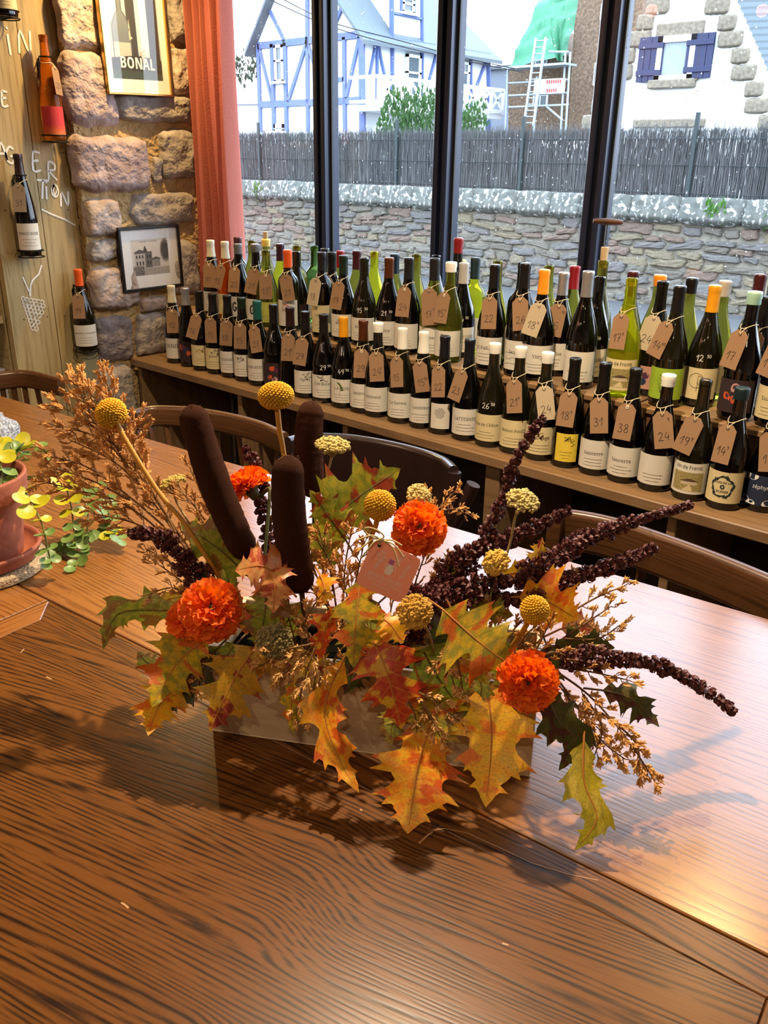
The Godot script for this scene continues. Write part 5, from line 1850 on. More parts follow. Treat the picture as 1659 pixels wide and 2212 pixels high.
var bract: ArrayMesh
func seed_spike(label: String, pts: Array, r0: float, r1: float, per_m: float, sd: int) -> void:
	var rg := RandomNumberGenerator.new()
	rg.seed = sd
	var key := PackedVector3Array()
	for q in pts: key.append(at_depth(q[0], q[1], q[2]))
	var base := key[0]
	var t := thing("seed_spike", label, "dried spike", base, "dark dried seed spikes")
	var path := curve(key, 10)
	for k in path.size(): path[k] -= base
	var s := MB.new()
	s.tube(path, taper(path.size(), 0.0016, 0.0006), 6)
	part(t, "stem", s, mat("spike stem", Color(0.10, 0.035, 0.03), 0.8))
	if bract == null:
		var o := MB.new()
		for k in 3:      # a three-winged seed
			var a := TAU * k / 3.0
			var b := Basis(Vector3.UP, a)
			var p := PackedVector3Array()
			for r in 4:
				var u := r / 3.0
				for q in 3:
					var w := (q - 1) * 0.0024 * sin(0.35 + u * 2.4)
					p.append(b * Vector3(w, 0.0062 * u - 0.001, 0.0012 + 0.0018 * sin(u * PI) + absf(w) * 0.3))
			o.grid(p, 4, 3)
		bract = o.mesh()
		var m := mat("dried bract", Color(0.32, 0.115, 0.105), 0.6)
		m.rim_enabled = true
		m.rim = 0.15
		bract.surface_set_material(0, m)
	var long := 0.0
	for k in range(1, path.size()): long += path[k].distance_to(path[k - 1])
	var n := int(long * per_m * 0.62)
	var mm := MultiMesh.new()
	mm.transform_format = MultiMesh.TRANSFORM_3D
	mm.mesh = bract
	mm.instance_count = n
	var whorl := noise(30.0, sd, 2)
	for k in n:
		var u := pow(rg.randf(), 0.92) * 0.985 + 0.005
		var step := long / 0.011
		var lump := (floorf(u * step) + 0.5) / step
		u = clampf(lerpf(u, lump, 0.55 if u > 0.35 else 0.2), 0, 1)
		var d := u * (path.size() - 1)
		var i := mini(int(d), path.size() - 2)
		var p := path[i].lerp(path[i + 1], d - i)
		var tan := (path[i + 1] - path[i]).normalized()
		var g := rg.randf() * TAU
		var x := tan.cross(Vector3.UP if absf(tan.y) < 0.9 else Vector3.RIGHT).normalized()
		var out := x.rotated(tan, g)
		var r := lerpf(r0, r1, u) * 0.85 * sqrt(rg.randf()) * (0.9 + 1.0 * whorl.get_noise_1d(u * long))
		var dirn := (out + tan * 0.5).normalized()
		var z := dirn.cross(tan).normalized()
		var b := Basis(dirn.cross(z), dirn, z).rotated(dirn, rg.randf() * TAU).scaled(Vector3.ONE * rg.randf_range(0.75, 1.2))
		mm.set_instance_transform(k, Transform3D(b, p + out * r))
	var mi := MultiMeshInstance3D.new()
	mi.multimesh = mm
	mi.name = "seeds"
	mi.set_meta("kind", "stuff")
	t.add_child(mi, true)

var bud: ArrayMesh
# each branch is a list of [x, y, s]; combs of small dry buds stand along its outer part
func statice(label: String, branches: Array, dense: float, reach: float, pale: float, sd: int) -> void:
	var rg := RandomNumberGenerator.new()
	rg.seed = sd
	var base := at_depth(branches[0][0][0], branches[0][0][1], branches[0][0][2])
	var t := thing("statice_spray", label, "dried spray", base, "orange dried statice sprays")
	if bud == null:
		var o := MB.new()
		o.lathe(PackedVector2Array([Vector2(0.0003, 0.0), Vector2(0.0008, 0.0012), Vector2(0.0011, 0.0032), Vector2(0.0009, 0.0050), Vector2(0.0002, 0.0066)]), 5)
		bud = o.mesh()
		var m := mat("statice bud", Color.WHITE, 0.85)
		m.vertex_color_use_as_albedo = true
		m.backlight_enabled = true
		m.backlight = Color(0.5, 0.5, 0.5)
		bud.surface_set_material(0, m)
	var s := MB.new()
	var spots := []
	var comb := func(a: Vector3, b: Vector3, sway: Vector3) -> void:      # a twig from a to b with buds along its outer two thirds
		var mid := (a + b) / 2 + sway
		var line := curve(PackedVector3Array([a, mid, b]), 4)
		s.tube(line, taper(line.size(), 0.0007, 0.0004), 4, false)
		var axis := (b - mid).normalized()
		var n := int(clampf(a.distance_to(b) / 0.0017, 5, 34) * dense * 1.2)
		var x := axis.cross(Vector3.UP if absf(axis.y) < 0.9 else Vector3.RIGHT).normalized().rotated(axis, rg.randf() * TAU)
		for k in n:
			var u := lerpf(0.35, 1.0, (k + 0.5) / n)
			var d := u * (line.size() - 1)
			var i := mini(int(d), line.size() - 2)
			var p := line[i].lerp(line[i + 1], d - i)
			var sgn := 1.0 if k % 2 else -1.0
			var dirn := (x * sgn * 0.75 + axis + Vector3(rg.randf_range(-0.4, 0.4), rg.randf_range(-0.2, 0.5), rg.randf_range(-0.4, 0.4))).normalized()
			spots.append([p, dirn, rg.randf_range(0.62, 1.0)])
	for br in branches:
		var key := PackedVector3Array()
		for q in br: key.append(at_depth(q[0], q[1], q[2]) - base)
		var path := curve(key, 6)
		s.tube(path, taper(path.size(), 0.0015, 0.0007), 5)
		var long := 0.0
		for k in range(1, path.size()): long += path[k].distance_to(path[k - 1])
		var twigs := int(clampf(long / 0.0085, 6, 22))
		for k in twigs:
			var u := lerpf(0.28, 1.0, float(k) / (twigs - 1))
			var d := u * (path.size() - 1)
			var i := mini(int(d), path.size() - 2)
			var p := path[i].lerp(path[i + 1], d - i)
			var tan := (path[i + 1] - path[i]).normalized()
			var x := tan.cross(Vector3.UP if absf(tan.y) < 0.9 else Vector3.RIGHT).normalized().rotated(tan, k * 2.4 + rg.randf())
			var l := reach * rg.randf_range(0.6, 1.15) * lerpf(1.0, 0.65, u)
			var e := p + (tan * 0.8 + x * (0.75 if k < twigs - 1 else 0.1)).normalized() * l
			comb.call(p, e, x * l * 0.08 + Vector3(0, rg.randf_range(-0.004, 0.004), 0))
			if rg.randf() < 0.75:
				var e2 := p.lerp(e, 0.5) + (tan + x.rotated(tan, rg.randf_range(-1.5, 1.5)) * 0.6).normalized() * l * 0.6
				comb.call(p.lerp(e, 0.4), e2, Vector3.ZERO)
	var tw := part(t, "twigs", s, mat("statice twig", Color(0.42, 0.28, 0.11), 0.8))
	tw.set_meta("kind", "stuff")
	var mm := MultiMesh.new()
	mm.transform_format = MultiMesh.TRANSFORM_3D
	mm.use_colors = true
	mm.mesh = bud
	mm.instance_count = spots.size()
	for k in spots.size():
		var q = spots[k]
		var b := Basis(Quaternion(Vector3.UP, q[1])) if q[1].y > -0.99 else Basis(Vector3.RIGHT, PI)
		mm.set_instance_transform(k, Transform3D(b.scaled_local(Vector3.ONE * q[2]), q[0]))
		var c := Color(0.56, 0.22, 0.045).lerp(Color(0.74, 0.44, 0.15), clampf(pale + rg.randf_range(-0.35, 0.35), 0, 1))
		mm.set_instance_color(k, c)
	var mi := MultiMeshInstance3D.new()
	mi.multimesh = mm
	mi.name = "buds"
	mi.set_meta("kind", "stuff")
	t.add_child(mi, true)

# ---------------------------------------------------------------- all of it
func arrangement() -> void:
	# the box
	var fl := Vector3(-0.782, 0, -0.547)
	var fr := Vector3(-0.424, 0, -0.755)
	var xa := (fr - fl).normalized()
	var za := xa.cross(Vector3.UP).normalized()
	if za.dot(EYE - fl) < 0: za = -za
	var bx := thing("flower_box", "plain pale wooden box holding the whole autumn arrangement", "box", Vector3((fl.x + fr.x) / 2, TABLE, (fl.z + fr.z) / 2))
	bx.transform.basis = Basis(xa, Vector3.UP, za)
	var ply := wood("poplar", 256, 128, Color(0.72, 0.63, 0.50), Color(0.60, 0.50, 0.37), 5, 3.0, 91, 0.35)
	var pm := wood_mat("pale poplar", ply, 0.6, 0.01)
	pm.uv1_scale = Vector3(2.5, 6, 1)
	var W := fl.distance_to(fr)
	var H := 0.128
	var D := 0.135
	var th := 0.007
	var bits := [["front_board", Vector3(W, H, th), Vector3(0, H / 2 + 0.003, -th / 2)], ["back_board", Vector3(W, H, th), Vector3(0, H / 2 + 0.003, -D + th / 2)], ["side_board", Vector3(th, H, D - 2 * th), Vector3(-W / 2 + th / 2, H / 2 + 0.003, -D / 2)], ["side_board", Vector3(th, H, D - 2 * th), Vector3(W / 2 - th / 2, H / 2 + 0.003, -D / 2)], ["bottom_board", Vector3(W, 0.003, D), Vector3(0, 0.0015, -D / 2)]]
	for q in bits:
		var o := MB.new()
		o.box(q[1], Transform3D(Basis(), q[2]), 0.0012)
		part(bx, q[0], o, pm)
	var foam := MB.new()
	foam.box(Vector3(W - 0.02, 0.10, D - 0.02), Transform3D(Basis(), Vector3(0, 0.055, -D / 2)), 0.006)
	tag(part(self, "floral_foam", foam, matt(mat("floral foam", Color(0.055, 0.05, 0.03), 1.0))), "dark block of floral foam inside the wooden box", "foam").transform = bx.transform
	# cattails
	cattail("long brown cattail leaning left, the tallest of the three", [411, 874, 0.985], [536, 1205, 0.955], 0.0190, 1)
	cattail("upright brown cattail in the middle, in front of the yellow ball's stem", [622, 984, 0.94], [652, 1280, 0.93], 0.0200, 2)
	cattail("brown cattail standing at the back, beside the flat pale yarrow", [674, 866, 1.10], [678, 1075, 1.07], 0.0187, 3)
	# billy buttons
	billy_button("yellow billy button on a tall stem above the middle cattail", [596, 855, 0.99], Vector3(0.0195, 0.0150, 0.0195), [[604, 930, 0.985], [614, 988, 0.98], [640, 1200, 0.96]], Color(0.66, 0.45, 0.035), 11)
	billy_button("yellow billy button at far left on a long slanting stem, in the statice spray", [240, 893, 1.00], Vector3(0.0175, 0.0162, 0.0175), [[268, 945, 0.99], [340, 1060, 0.97], [402, 1135, 0.955], [500, 1290, 0.94]], Color(0.62, 0.44, 0.03), 12)
	billy_button("yellow billy button just above the pink shop card", [821, 1092, 0.965], Vector3(0.0180, 0.0176, 0.0180), [[812, 1135, 0.965], [800, 1180, 0.965], [800, 1330, 0.95]], Color(0.68, 0.45, 0.03), 13)
	billy_button("yellow billy button at right, in front of a red and yellow leaf", [1155, 1318, 0.83], Vector3(0.0150, 0.0150, 0.0150), [[1130, 1362, 0.84], [1090, 1420, 0.865]], Color(0.70, 0.47, 0.03), 14)
	# yarrow
	yarrow("pale flat-topped yarrow beside the back cattail", [718, 962, 1.06], Vector3(0.0225, 0.007, 0.0225), Vector3(0.1, 1, 0.0), [[712, 1005, 1.06], [706, 1040, 1.05], [704, 1200, 1.0]], Color(0.66, 0.58, 0.28), 21)
	yarrow("pale yarrow at right among the dark spikes", [1129, 1082, 0.93], Vector3(0.0195, 0.008, 0.0195), Vector3(0.35, 1, 0.1), [[1112, 1120, 0.93], [1100, 1180, 0.92], [1060, 1300, 0.9]], Color(0.70, 0.62, 0.34), 22)
	yarrow("round yellow yarrow facing forward below the shop card", [897, 1322, 0.815], Vector3(0.0190, 0.011, 0.0190), (EYE - far(897, 1322, 0.815)) + Vector3(0, 0.25, 0), [[925, 1365, 0.84], [940, 1420, 0.87]], Color(0.70, 0.50, 0.10), 23)
	yarrow("small yellow yarrow right of the card under the dark spikes", [1072, 1216, 0.90], Vector3(0.0160, 0.010, 0.0160), Vector3(0.0, 1, 0.9), [[1070, 1250, 0.9], [1050, 1320, 0.88]], Color(0.72, 0.55, 0.14), 24)
	yarrow("greenish faded yarrow at the front of the box", [592, 1385, 0.865], Vector3(0.0215, 0.014, 0.0215), (EYE - far(592, 1385, 0.88)) + Vector3(-0.1, 0.35, 0), [[600, 1420, 0.89]], Color(0.42, 0.36, 0.17), 25)
	yarrow("tilted yarrow seen from below, behind the long yellow stem at left", [368, 1046, 1.04], Vector3(0.0205, 0.007, 0.0205), Vector3(-0.45, 1, 0.2), [[382, 1085, 1.03], [430, 1170, 1.0], [480, 1290, 0.96]], Color(0.62, 0.52, 0.18), 26)
	yarrow("pale yarrow half hidden behind the upper marigold", [905, 1073, 1.00], Vector3(0.0165, 0.008, 0.0165), Vector3(0.8, 0.8, 0.2), [[900, 1120, 1.0], [890, 1250, 0.97]], Color(0.72, 0.62, 0.33), 27)
	# marigolds
	marigold("bright orange marigold at the left front", [457, 1318, 0.90], 0.039, (EYE - far(457, 1318, 0.9)).normalized() + Vector3(0.0, 0.5, 0.0), 0.75, [[480, 1380, 0.93]], 31)
	marigold("deep orange marigold tucked at the left's outer edge, half behind its brighter neighbour", [405, 1340, 0.925], 0.027, (EYE - far(405, 1340, 0.92)).normalized() + Vector3(-0.5, 0.1, 0.3), 0.75, [[450, 1390, 0.94]], 32, 110)
	marigold("orange marigold above the shop card on the right", [905, 1140, 0.955], 0.0335, (EYE - far(905, 1140, 0.95)).normalized() + Vector3(0.1, 0.2, 0.0), 0.8, [[880, 1190, 0.97], [870, 1300, 0.95]], 33)
	marigold("deep orange marigold at right front above the box's corner", [1140, 1470, 0.79], 0.034, (EYE - far(1140, 1470, 0.79)).normalized() + Vector3(0.25, -0.15, 0.2), 0.85, [[1125, 1420, 0.83]], 34)
	marigold("dried orange marigold behind the left cattail, seen from the side", [538, 1052, 1.03], 0.030, Vector3(-0.5, 0.6, 0.1), 0.7, [[580, 1055, 1.02], [582, 1080, 1.01], [572, 1200, 0.98]], 35, 90)
	leaves()
	spikes_and_sprays()
	shop_card()

func matt(m: StandardMaterial3D) -> StandardMaterial3D:
	m.metallic_specular = 0.05
	return m

func translucent(m: StandardMaterial3D, c: Color) -> StandardMaterial3D:
	m.backlight_enabled = true
	m.backlight = c
	return m

func leaves() -> void:
	oak_leaf("big olive oak leaf with a red tip, behind the card at top", [[690, 1160, 1.0], [760, 1085, 1.01], [866, 1012, 1.05]], 0.115, "olivered", 10.0, 0.15, 0.55, 41)
	oak_leaf("small olive oak leaf with pink edge between cattail and the big olive leaf", [[745, 1165, 0.96], [712, 1120, 0.97], [668, 1058, 0.99]], 0.060, "olivered", -25.0, 0.3, 0.8, 42)
	oak_leaf("dull olive oak leaf in shade right of the middle cattail", [[720, 1230, 0.975], [695, 1180, 0.98], [655, 1130, 0.99]], 0.070, "olive", 10.0, 0.1, 0.6, 43)
	oak_leaf("olive oak leaf with orange tip left of the leaning cattail", [[535, 1245, 0.95], [470, 1185, 0.955], [388, 1130, 0.98]], 0.090, "olive", -20.0, 0.2, 0.9, 44)
	oak_leaf("long olive oak leaf upright behind the leaning cattail's foot", [[500, 1290, 0.96], [490, 1220, 0.97], [470, 1090, 1.0]], 0.055, "olive", 30.0, 0.2, 0.6, 45)
	oak_leaf("pinkish orange oak leaf with spiky lobes between the two front cattails", [[618, 1262, 0.90], [570, 1222, 0.885], [506, 1232, 0.89]], 0.085, "pink", 25.0, 0.5, 1.0, 46)
	oak_leaf("second pinkish oak leaf drooping below the spiky one", [[560, 1225, 0.90], [592, 1255, 0.875], [590, 1325, 0.86]], 0.060, "pink", -15.0, 0.4, 1.0, 47)
	oak_leaf("green oak leaf reaching far left, its tip curled down", [[400, 1322, 0.95], [320, 1318, 0.97], [250, 1330, 0.965], [222, 1405, 0.94]], 0.055, "olive", -8.0, 0.35, 0.5, 48)
	oak_leaf("purplish narrow oak leaf above the green one at left", [[440, 1290, 0.96], [390, 1290, 0.97], [330, 1305, 0.985]], 0.035, "purple", -40.0, 0.3, 0.5, 49)
	oak_leaf("green and yellow oak leaf below the left marigold", [[452, 1375, 0.915], [385, 1430, 0.885], [328, 1528, 0.835]], 0.088, "yellow", 5.0, 0.25, 0.45, 50)
	oak_leaf("orange and yellow oak leaf lowest at the left, under the green one", [[398, 1455, 0.90], [345, 1520, 0.86], [320, 1588, 0.822]], 0.075, "gold", 12.0, 0.1, 0.6, 51)
	oak_leaf("dark green small oak leaf at the left's outer edge", [[345, 1440, 0.93], [318, 1432, 0.94], [296, 1408, 0.95]], 0.040, "olive", 0.0, 0.2, 0.6, 52)
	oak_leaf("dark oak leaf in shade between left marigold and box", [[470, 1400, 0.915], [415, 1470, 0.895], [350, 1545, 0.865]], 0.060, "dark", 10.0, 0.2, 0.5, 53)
	oak_leaf("yellow and purple oak leaf hanging over the box's left end", [[555, 1395, 0.885], [505, 1470, 0.855], [453, 1580, 0.815]], 0.098, "purple", -8.0, 0.2, 0.75, 54)
	oak_leaf("dull brownish oak leaf behind the purple and yellow one", [[560, 1385, 0.92], [600, 1430, 0.90], [640, 1450, 0.885]], 0.075, "purple", 10.0, 0.2, 0.6, 55)
	oak_leaf("tiny yellow and red oak leaf hanging before the box's front", [[632, 1472, 0.84], [628, 1520, 0.832], [633, 1585, 0.82]], 0.038, "yellow", 20.0, 0.4, 1.0, 56)
	oak_leaf("yellow green oak leaf with pink margins left under the card", [[778, 1250, 0.87], [768, 1350, 0.835], [764, 1445, 0.815]], 0.070, "yellow", 8.0, 0.35, 1.0, 57)
	oak_leaf("red curled oak leaf left of the yellow green one", [[735, 1310, 0.865], [705, 1355, 0.85], [690, 1430, 0.84]], 0.042, "red", -30.0, 0.6, 0.7, 58)
	oak_leaf("long twisted yellow and orange oak leaf hanging to the table", [[745, 1420, 0.85], [702, 1525, 0.82], [728, 1630, 0.785], [776, 1712, 0.752]], 0.066, "orange", -18.0, 0.45, 0.95, 59)
	oak_leaf("red oak leaf with yellow veins in the middle of the front", [[793, 1355, 0.85], [835, 1450, 0.815], [868, 1578, 0.79]], 0.090, "red", -4.0, 0.25, 1.0, 60)
	oak_leaf("dull green oak leaf right of the red one", [[905, 1390, 0.87], [950, 1470, 0.845], [1008, 1548, 0.825]], 0.105, "olive", 12.0, 0.15, 0.6, 61)
	oak_leaf("gold oak leaf striped by spray shadows, below the red one", [[905, 1470, 0.845], [925, 1550, 0.82], [935, 1660, 0.785]], 0.105, "yellow", 10.0, 0.1, 0.8, 62)
	oak_leaf("small olive oak leaf with an orange corner at the box's middle", [[862, 1515, 0.84], [848, 1560, 0.825], [842, 1612, 0.81]], 0.046, "olive", 15.0, 0.2, 0.5, 63)
	oak_leaf("bright orange oak leaf lowest in the middle, over its own shadow", [[925, 1575, 0.80], [903, 1660, 0.765], [880, 1803, 0.722]], 0.112, "orange", -3.0, 0.12, 0.45, 64)
	oak_leaf("large golden orange oak leaf over the box's right end", [[1050, 1470, 0.825], [1062, 1590, 0.785], [1048, 1745, 0.742]], 0.108, "gold", 4.0, 0.15, 0.4, 65)
	oak_leaf("yellow oak leaf with green patches and a red lobe, right of centre", [[955, 1315, 0.85], [1040, 1390, 0.815], [1122, 1450, 0.80]], 0.108, "yellow", -5.0, 0.2, 0.85, 66)
	oak_leaf("yellow oak leaf hanging behind the golden orange one", [[980, 1330, 0.85], [1010, 1410, 0.83], [1050, 1478, 0.815]], 0.070, "yellow", 25.0, 0.2, 0.7, 67)
	oak_leaf("small green oak leaf above the golden orange one", [[1020, 1440, 0.84], [1040, 1480, 0.82], [1030, 1530, 0.81]], 0.040, "olive", 0.0, 0.2, 0.5, 68)
	oak_leaf("red and yellow oak leaf behind the right billy button", [[1120, 1290, 0.89], [1180, 1300, 0.88], [1250, 1340, 0.87]], 0.085, "orange", 15.0, 0.2, 0.6, 69)
	oak_leaf("pale orange oak leaf flat behind the right spikes", [[1060, 1250, 0.93], [1130, 1238, 0.94], [1200, 1250, 0.95]], 0.040, "gold", 35.0, 0.3, 0.5, 70)
	oak_leaf("dark green oak leaf at right above the lower spike", [[1190, 1410, 0.85], [1255, 1395, 0.86], [1330, 1400, 0.87]], 0.052, "dark", 20.0, 0.3, 0.5, 71)
	oak_leaf("pinkish pale oak leaf beside the small pale spray at right", [[1210, 1360, 0.88], [1255, 1350, 0.89], [1300, 1365, 0.90]], 0.040, "pink", 30.0, 0.4, 0.6, 72)
	oak_leaf("dark olive oak leaf hanging at right below the marigold", [[1178, 1485, 0.785], [1205, 1555, 0.78], [1245, 1598, 0.775], [1208, 1665, 0.76]], 0.066, "dark", -20.0, 0.3, 0.4, 73)
	oak_leaf("long pale yellow oak leaf whose tip rests on the table at right", [[1262, 1595, 0.775], [1262, 1690, 0.745], [1290, 1770, 0.72], [1240, 1838, 0.71]], 0.052, "lemon", -10.0, 0.3, 0.5, 74)
	oak_leaf("dark oak leaf with a lobed tip under the lower right spike", [[1300, 1490, 0.85], [1365, 1510, 0.845], [1425, 1570, 0.82]], 0.058, "dark", -25.0, 0.2, 0.9, 75)
	oak_leaf("olive dark oak leaf above the left marigold", [[470, 1275, 0.945], [425, 1262, 0.955], [385, 1285, 0.965]], 0.042, "dark", -30.0, 0.3, 0.5, 76)
	oak_leaf("olive oak leaf with a gold corner below the pinkish leaves", [[575, 1270, 0.905], [570, 1335, 0.885], [555, 1405, 0.875]], 0.078, "olive", 15.0, 0.2, 0.9, 77)
	oak_leaf("tiny red oak leaf right of the left marigold", [[520, 1300, 0.90], [528, 1335, 0.89], [534, 1372, 0.885]], 0.036, "red", 10.0, 0.3, 0.9, 78)
	oak_leaf("small yellow oak leaf with orange tip left of the round yarrow", [[820, 1330, 0.85], [845, 1350, 0.84], [872, 1390, 0.83]], 0.050, "gold", -20.0, 0.3, 0.9, 79)
	oak_leaf("small green oak leaf with yellow edge under the round yarrow", [[860, 1385, 0.86], [885, 1405, 0.845], [910, 1440, 0.835]], 0.045, "olive", 10.0, 0.2, 0.7, 80)
	oak_leaf("grey green oak leaf under the middle dark spikes", [[1010, 1310, 0.88], [1060, 1320, 0.875], [1110, 1330, 0.87]], 0.045, "olive", 20.0, 0.3, 0.6, 81)
	oak_leaf("yellow oak leaf by the right of the card, behind", [[960, 1270, 0.92], [975, 1230, 0.93], [1000, 1190, 0.95]], 0.040, "yellow", 20.0, 0.3, 0.6, 82)
	oak_leaf("brownish oak leaf standing among the right spikes", [[1150, 1230, 0.93], [1165, 1190, 0.94], [1172, 1160, 0.95]], 0.026, "purple", 10.0, 0.4, 0.7, 83)
	oak_leaf("small golden oak leaf above the box edge left of centre", [[690, 1240, 0.92], [700, 1270, 0.90], [690, 1310, 0.89]], 0.040, "gold", 20.0, 0.3, 0.7, 84)
	oak_leaf("orange lobe of an oak leaf below the right marigold", [[1120, 1500, 0.80], [1150, 1515, 0.80], [1168, 1500, 0.80]], 0.040, "gold", 10.0, 0.2, 0.6, 85)

	oak_leaf("olive leaf filling the box top left of the middle cattail", [[600, 1400, 0.93], [620, 1345, 0.925], [650, 1300, 0.93]], 0.070, "olive", 20.0, 0.3, 0.7, 86)
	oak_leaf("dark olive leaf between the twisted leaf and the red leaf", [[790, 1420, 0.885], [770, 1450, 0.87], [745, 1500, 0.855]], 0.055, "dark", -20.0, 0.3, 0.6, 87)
	oak_leaf("olive leaf lying over the box edge left of the round yarrow", [[820, 1300, 0.92], [800, 1330, 0.90], [810, 1400, 0.875]], 0.060, "olive", 10.0, 0.3, 0.7, 88)
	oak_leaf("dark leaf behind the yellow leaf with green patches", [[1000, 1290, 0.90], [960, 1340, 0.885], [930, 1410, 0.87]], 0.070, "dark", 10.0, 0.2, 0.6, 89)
	oak_leaf("olive leaf over the box edge beside the right marigold", [[1090, 1380, 0.86], [1080, 1430, 0.845], [1090, 1490, 0.83]], 0.075, "olive", -10.0, 0.2, 0.6, 90)
	oak_leaf("brown olive leaf over the box edge under the faded yarrow", [[620, 1400, 0.90], [660, 1440, 0.88], [720, 1470, 0.86]], 0.065, "purple", 10.0, 0.2, 0.6, 91)
	oak_leaf("olive leaf at the box's left corner beneath the marigold", [[510, 1390, 0.925], [490, 1420, 0.91], [500, 1470, 0.895]], 0.060, "olive", 10.0, 0.3, 0.7, 92)
	oak_leaf("dark green leaf at the box's right corner", [[1180, 1390, 0.875], [1190, 1430, 0.86], [1170, 1490, 0.845]], 0.055, "dark", -10.0, 0.3, 0.7, 93)

func spikes_and_sprays() -> void:
	statice("statice filling the box top between the faded yarrow and the red leaf", [[[700, 1420, 0.89], [660, 1360, 0.90], [620, 1310, 0.915]], [[700, 1420, 0.89], [720, 1370, 0.895], [760, 1330, 0.90]], [[640, 1420, 0.895], [600, 1420, 0.88], [560, 1440, 0.87]], [[720, 1430, 0.88], [740, 1400, 0.875], [780, 1390, 0.87]], [[660, 1420, 0.89], [680, 1390, 0.89], [700, 1340, 0.895]]], 1.2, 0.022, 0.45, 94)
	statice("statice filling the box top right of the round yarrow", [[[980, 1400, 0.88], [960, 1360, 0.885], [930, 1330, 0.89]], [[1080, 1400, 0.87], [1110, 1360, 0.875], [1140, 1330, 0.88]], [[1000, 1420, 0.87], [1040, 1400, 0.865], [1070, 1360, 0.87]], [[1090, 1420, 0.86], [1120, 1400, 0.86], [1150, 1390, 0.86]]], 1.1, 0.020, 0.35, 95)
	statice("statice at the box top below the card", [[[830, 1390, 0.89], [840, 1340, 0.895], [850, 1290, 0.905]], [[780, 1390, 0.89], [790, 1330, 0.9], [800, 1280, 0.91]], [[840, 1400, 0.88], [870, 1370, 0.88], [900, 1380, 0.875]]], 1.1, 0.020, 0.4, 96)
	seed_spike("thick dark seed spike leaning left from the leaning cattail's foot", [[455, 1272, 0.93], [400, 1215, 0.945], [345, 1160, 0.965], [285, 1152, 0.98]], 0.0200, 0.0045, 5200.0, 51)
	seed_spike("slender dark seed spike rising highest on the right, before the bottles", [[985, 1262, 0.92], [1035, 1180, 0.945], [1085, 1085, 0.975], [1115, 990, 1.0], [1170, 905, 1.03]], 0.0110, 0.0035, 3300.0, 52)
	seed_spike("bushy dark seed spike pointing right below the pale yarrow", [[930, 1290, 0.90], [1000, 1200, 0.93], [1110, 1160, 0.955], [1228, 1103, 0.985]], 0.0150, 0.0040, 4600.0, 53)
	seed_spike("longest dark seed spike reaching right towards the bottle with the wreath", [[1130, 1255, 0.90], [1225, 1190, 0.93], [1310, 1147, 0.96], [1420, 1112, 1.0], [1492, 1090, 1.03]], 0.0130, 0.0020, 3400.0, 54)
	seed_spike("dark seed spike reaching right, lower than the longest", [[1150, 1300, 0.885], [1225, 1255, 0.91], [1310, 1225, 0.935], [1412, 1185, 0.965]], 0.0130, 0.0040, 4200.0, 55)
	seed_spike("level dark seed spike right of the card", [[900, 1290, 0.885], [1010, 1262, 0.895], [1120, 1255, 0.905], [1232, 1262, 0.915]], 0.0120, 0.0050, 4200.0, 56)
	seed_spike("dark seed spike dense and short under the level one", [[880, 1310, 0.87], [960, 1290, 0.88], [1050, 1292, 0.89], [1125, 1296, 0.90]], 0.0170, 0.0060, 6000.0, 57)
	seed_spike("lowest dark seed spike arching right over the bright table", [[1215, 1425, 0.83], [1300, 1422, 0.845], [1400, 1432, 0.86], [1490, 1468, 0.865], [1585, 1535, 0.85]], 0.0120, 0.0028, 3600.0, 58)
	seed_spike("small dark seed spike at the back beside the dried marigold", [[575, 1065, 1.05], [552, 1010, 1.06], [527, 965, 1.07]], 0.0090, 0.0030, 3600.0, 59)
	seed_spike("dark seed spike behind the middle cattail's left side", [[595, 1225, 1.0], [578, 1150, 1.01], [565, 1080, 1.02]], 0.0110, 0.0060, 4200.0, 60)
	seed_spike("short dark seed spike rising between the two long right ones", [[1120, 1235, 0.93], [1190, 1200, 0.945], [1262, 1148, 0.97]], 0.0100, 0.0035, 3600.0, 61)
	seed_spike("dark purple seed clump under the round yarrow", [[880, 1395, 0.86], [895, 1365, 0.855], [915, 1345, 0.85]], 0.0130, 0.0090, 9000.0, 62)
	seed_spike("stubby dark seed tip by the left marigold's top", [[430, 1295, 0.94], [405, 1288, 0.94]], 0.0070, 0.0040, 5200.0, 63)
	statice("large orange brown statice spray fanning out at the left over the plant", [[[470, 1290, 0.95], [395, 1170, 0.985], [290, 1010, 1.03], [190, 860, 1.07]], [[470, 1290, 0.95], [370, 1140, 0.99], [240, 960, 1.04], [140, 830, 1.09]], [[400, 1180, 0.98], [300, 1090, 1.0], [190, 1010, 1.03], [100, 985, 1.05]], [[400, 1190, 0.98], [270, 1090, 1.01], [170, 1060, 1.02], [90, 1040, 1.04]], [[380, 1150, 0.98], [300, 1000, 1.03], [250, 880, 1.06], [225, 812, 1.07]], [[300, 1040, 1.02], [220, 950, 1.05], [120, 920, 1.07]], [[290, 1000, 1.03], [200, 920, 1.06], [118, 870, 1.08]], [[380, 1180, 0.98], [290, 1130, 1.0], [200, 1110, 1.01]], [[420, 1200, 0.97], [340, 1080, 1.0], [290, 980, 1.02], [300, 910, 1.03]], [[330, 1080, 1.01], [250, 1000, 1.04], [150, 950, 1.06]], [[310, 1060, 1.02], [210, 900, 1.06], [165, 815, 1.09]], [[300, 1030, 1.02], [260, 930, 1.05], [190, 840, 1.08]], [[280, 1080, 1.01], [190, 1035, 1.03], [110, 1010, 1.05]]], 1.5, 0.032, 0.35, 71)
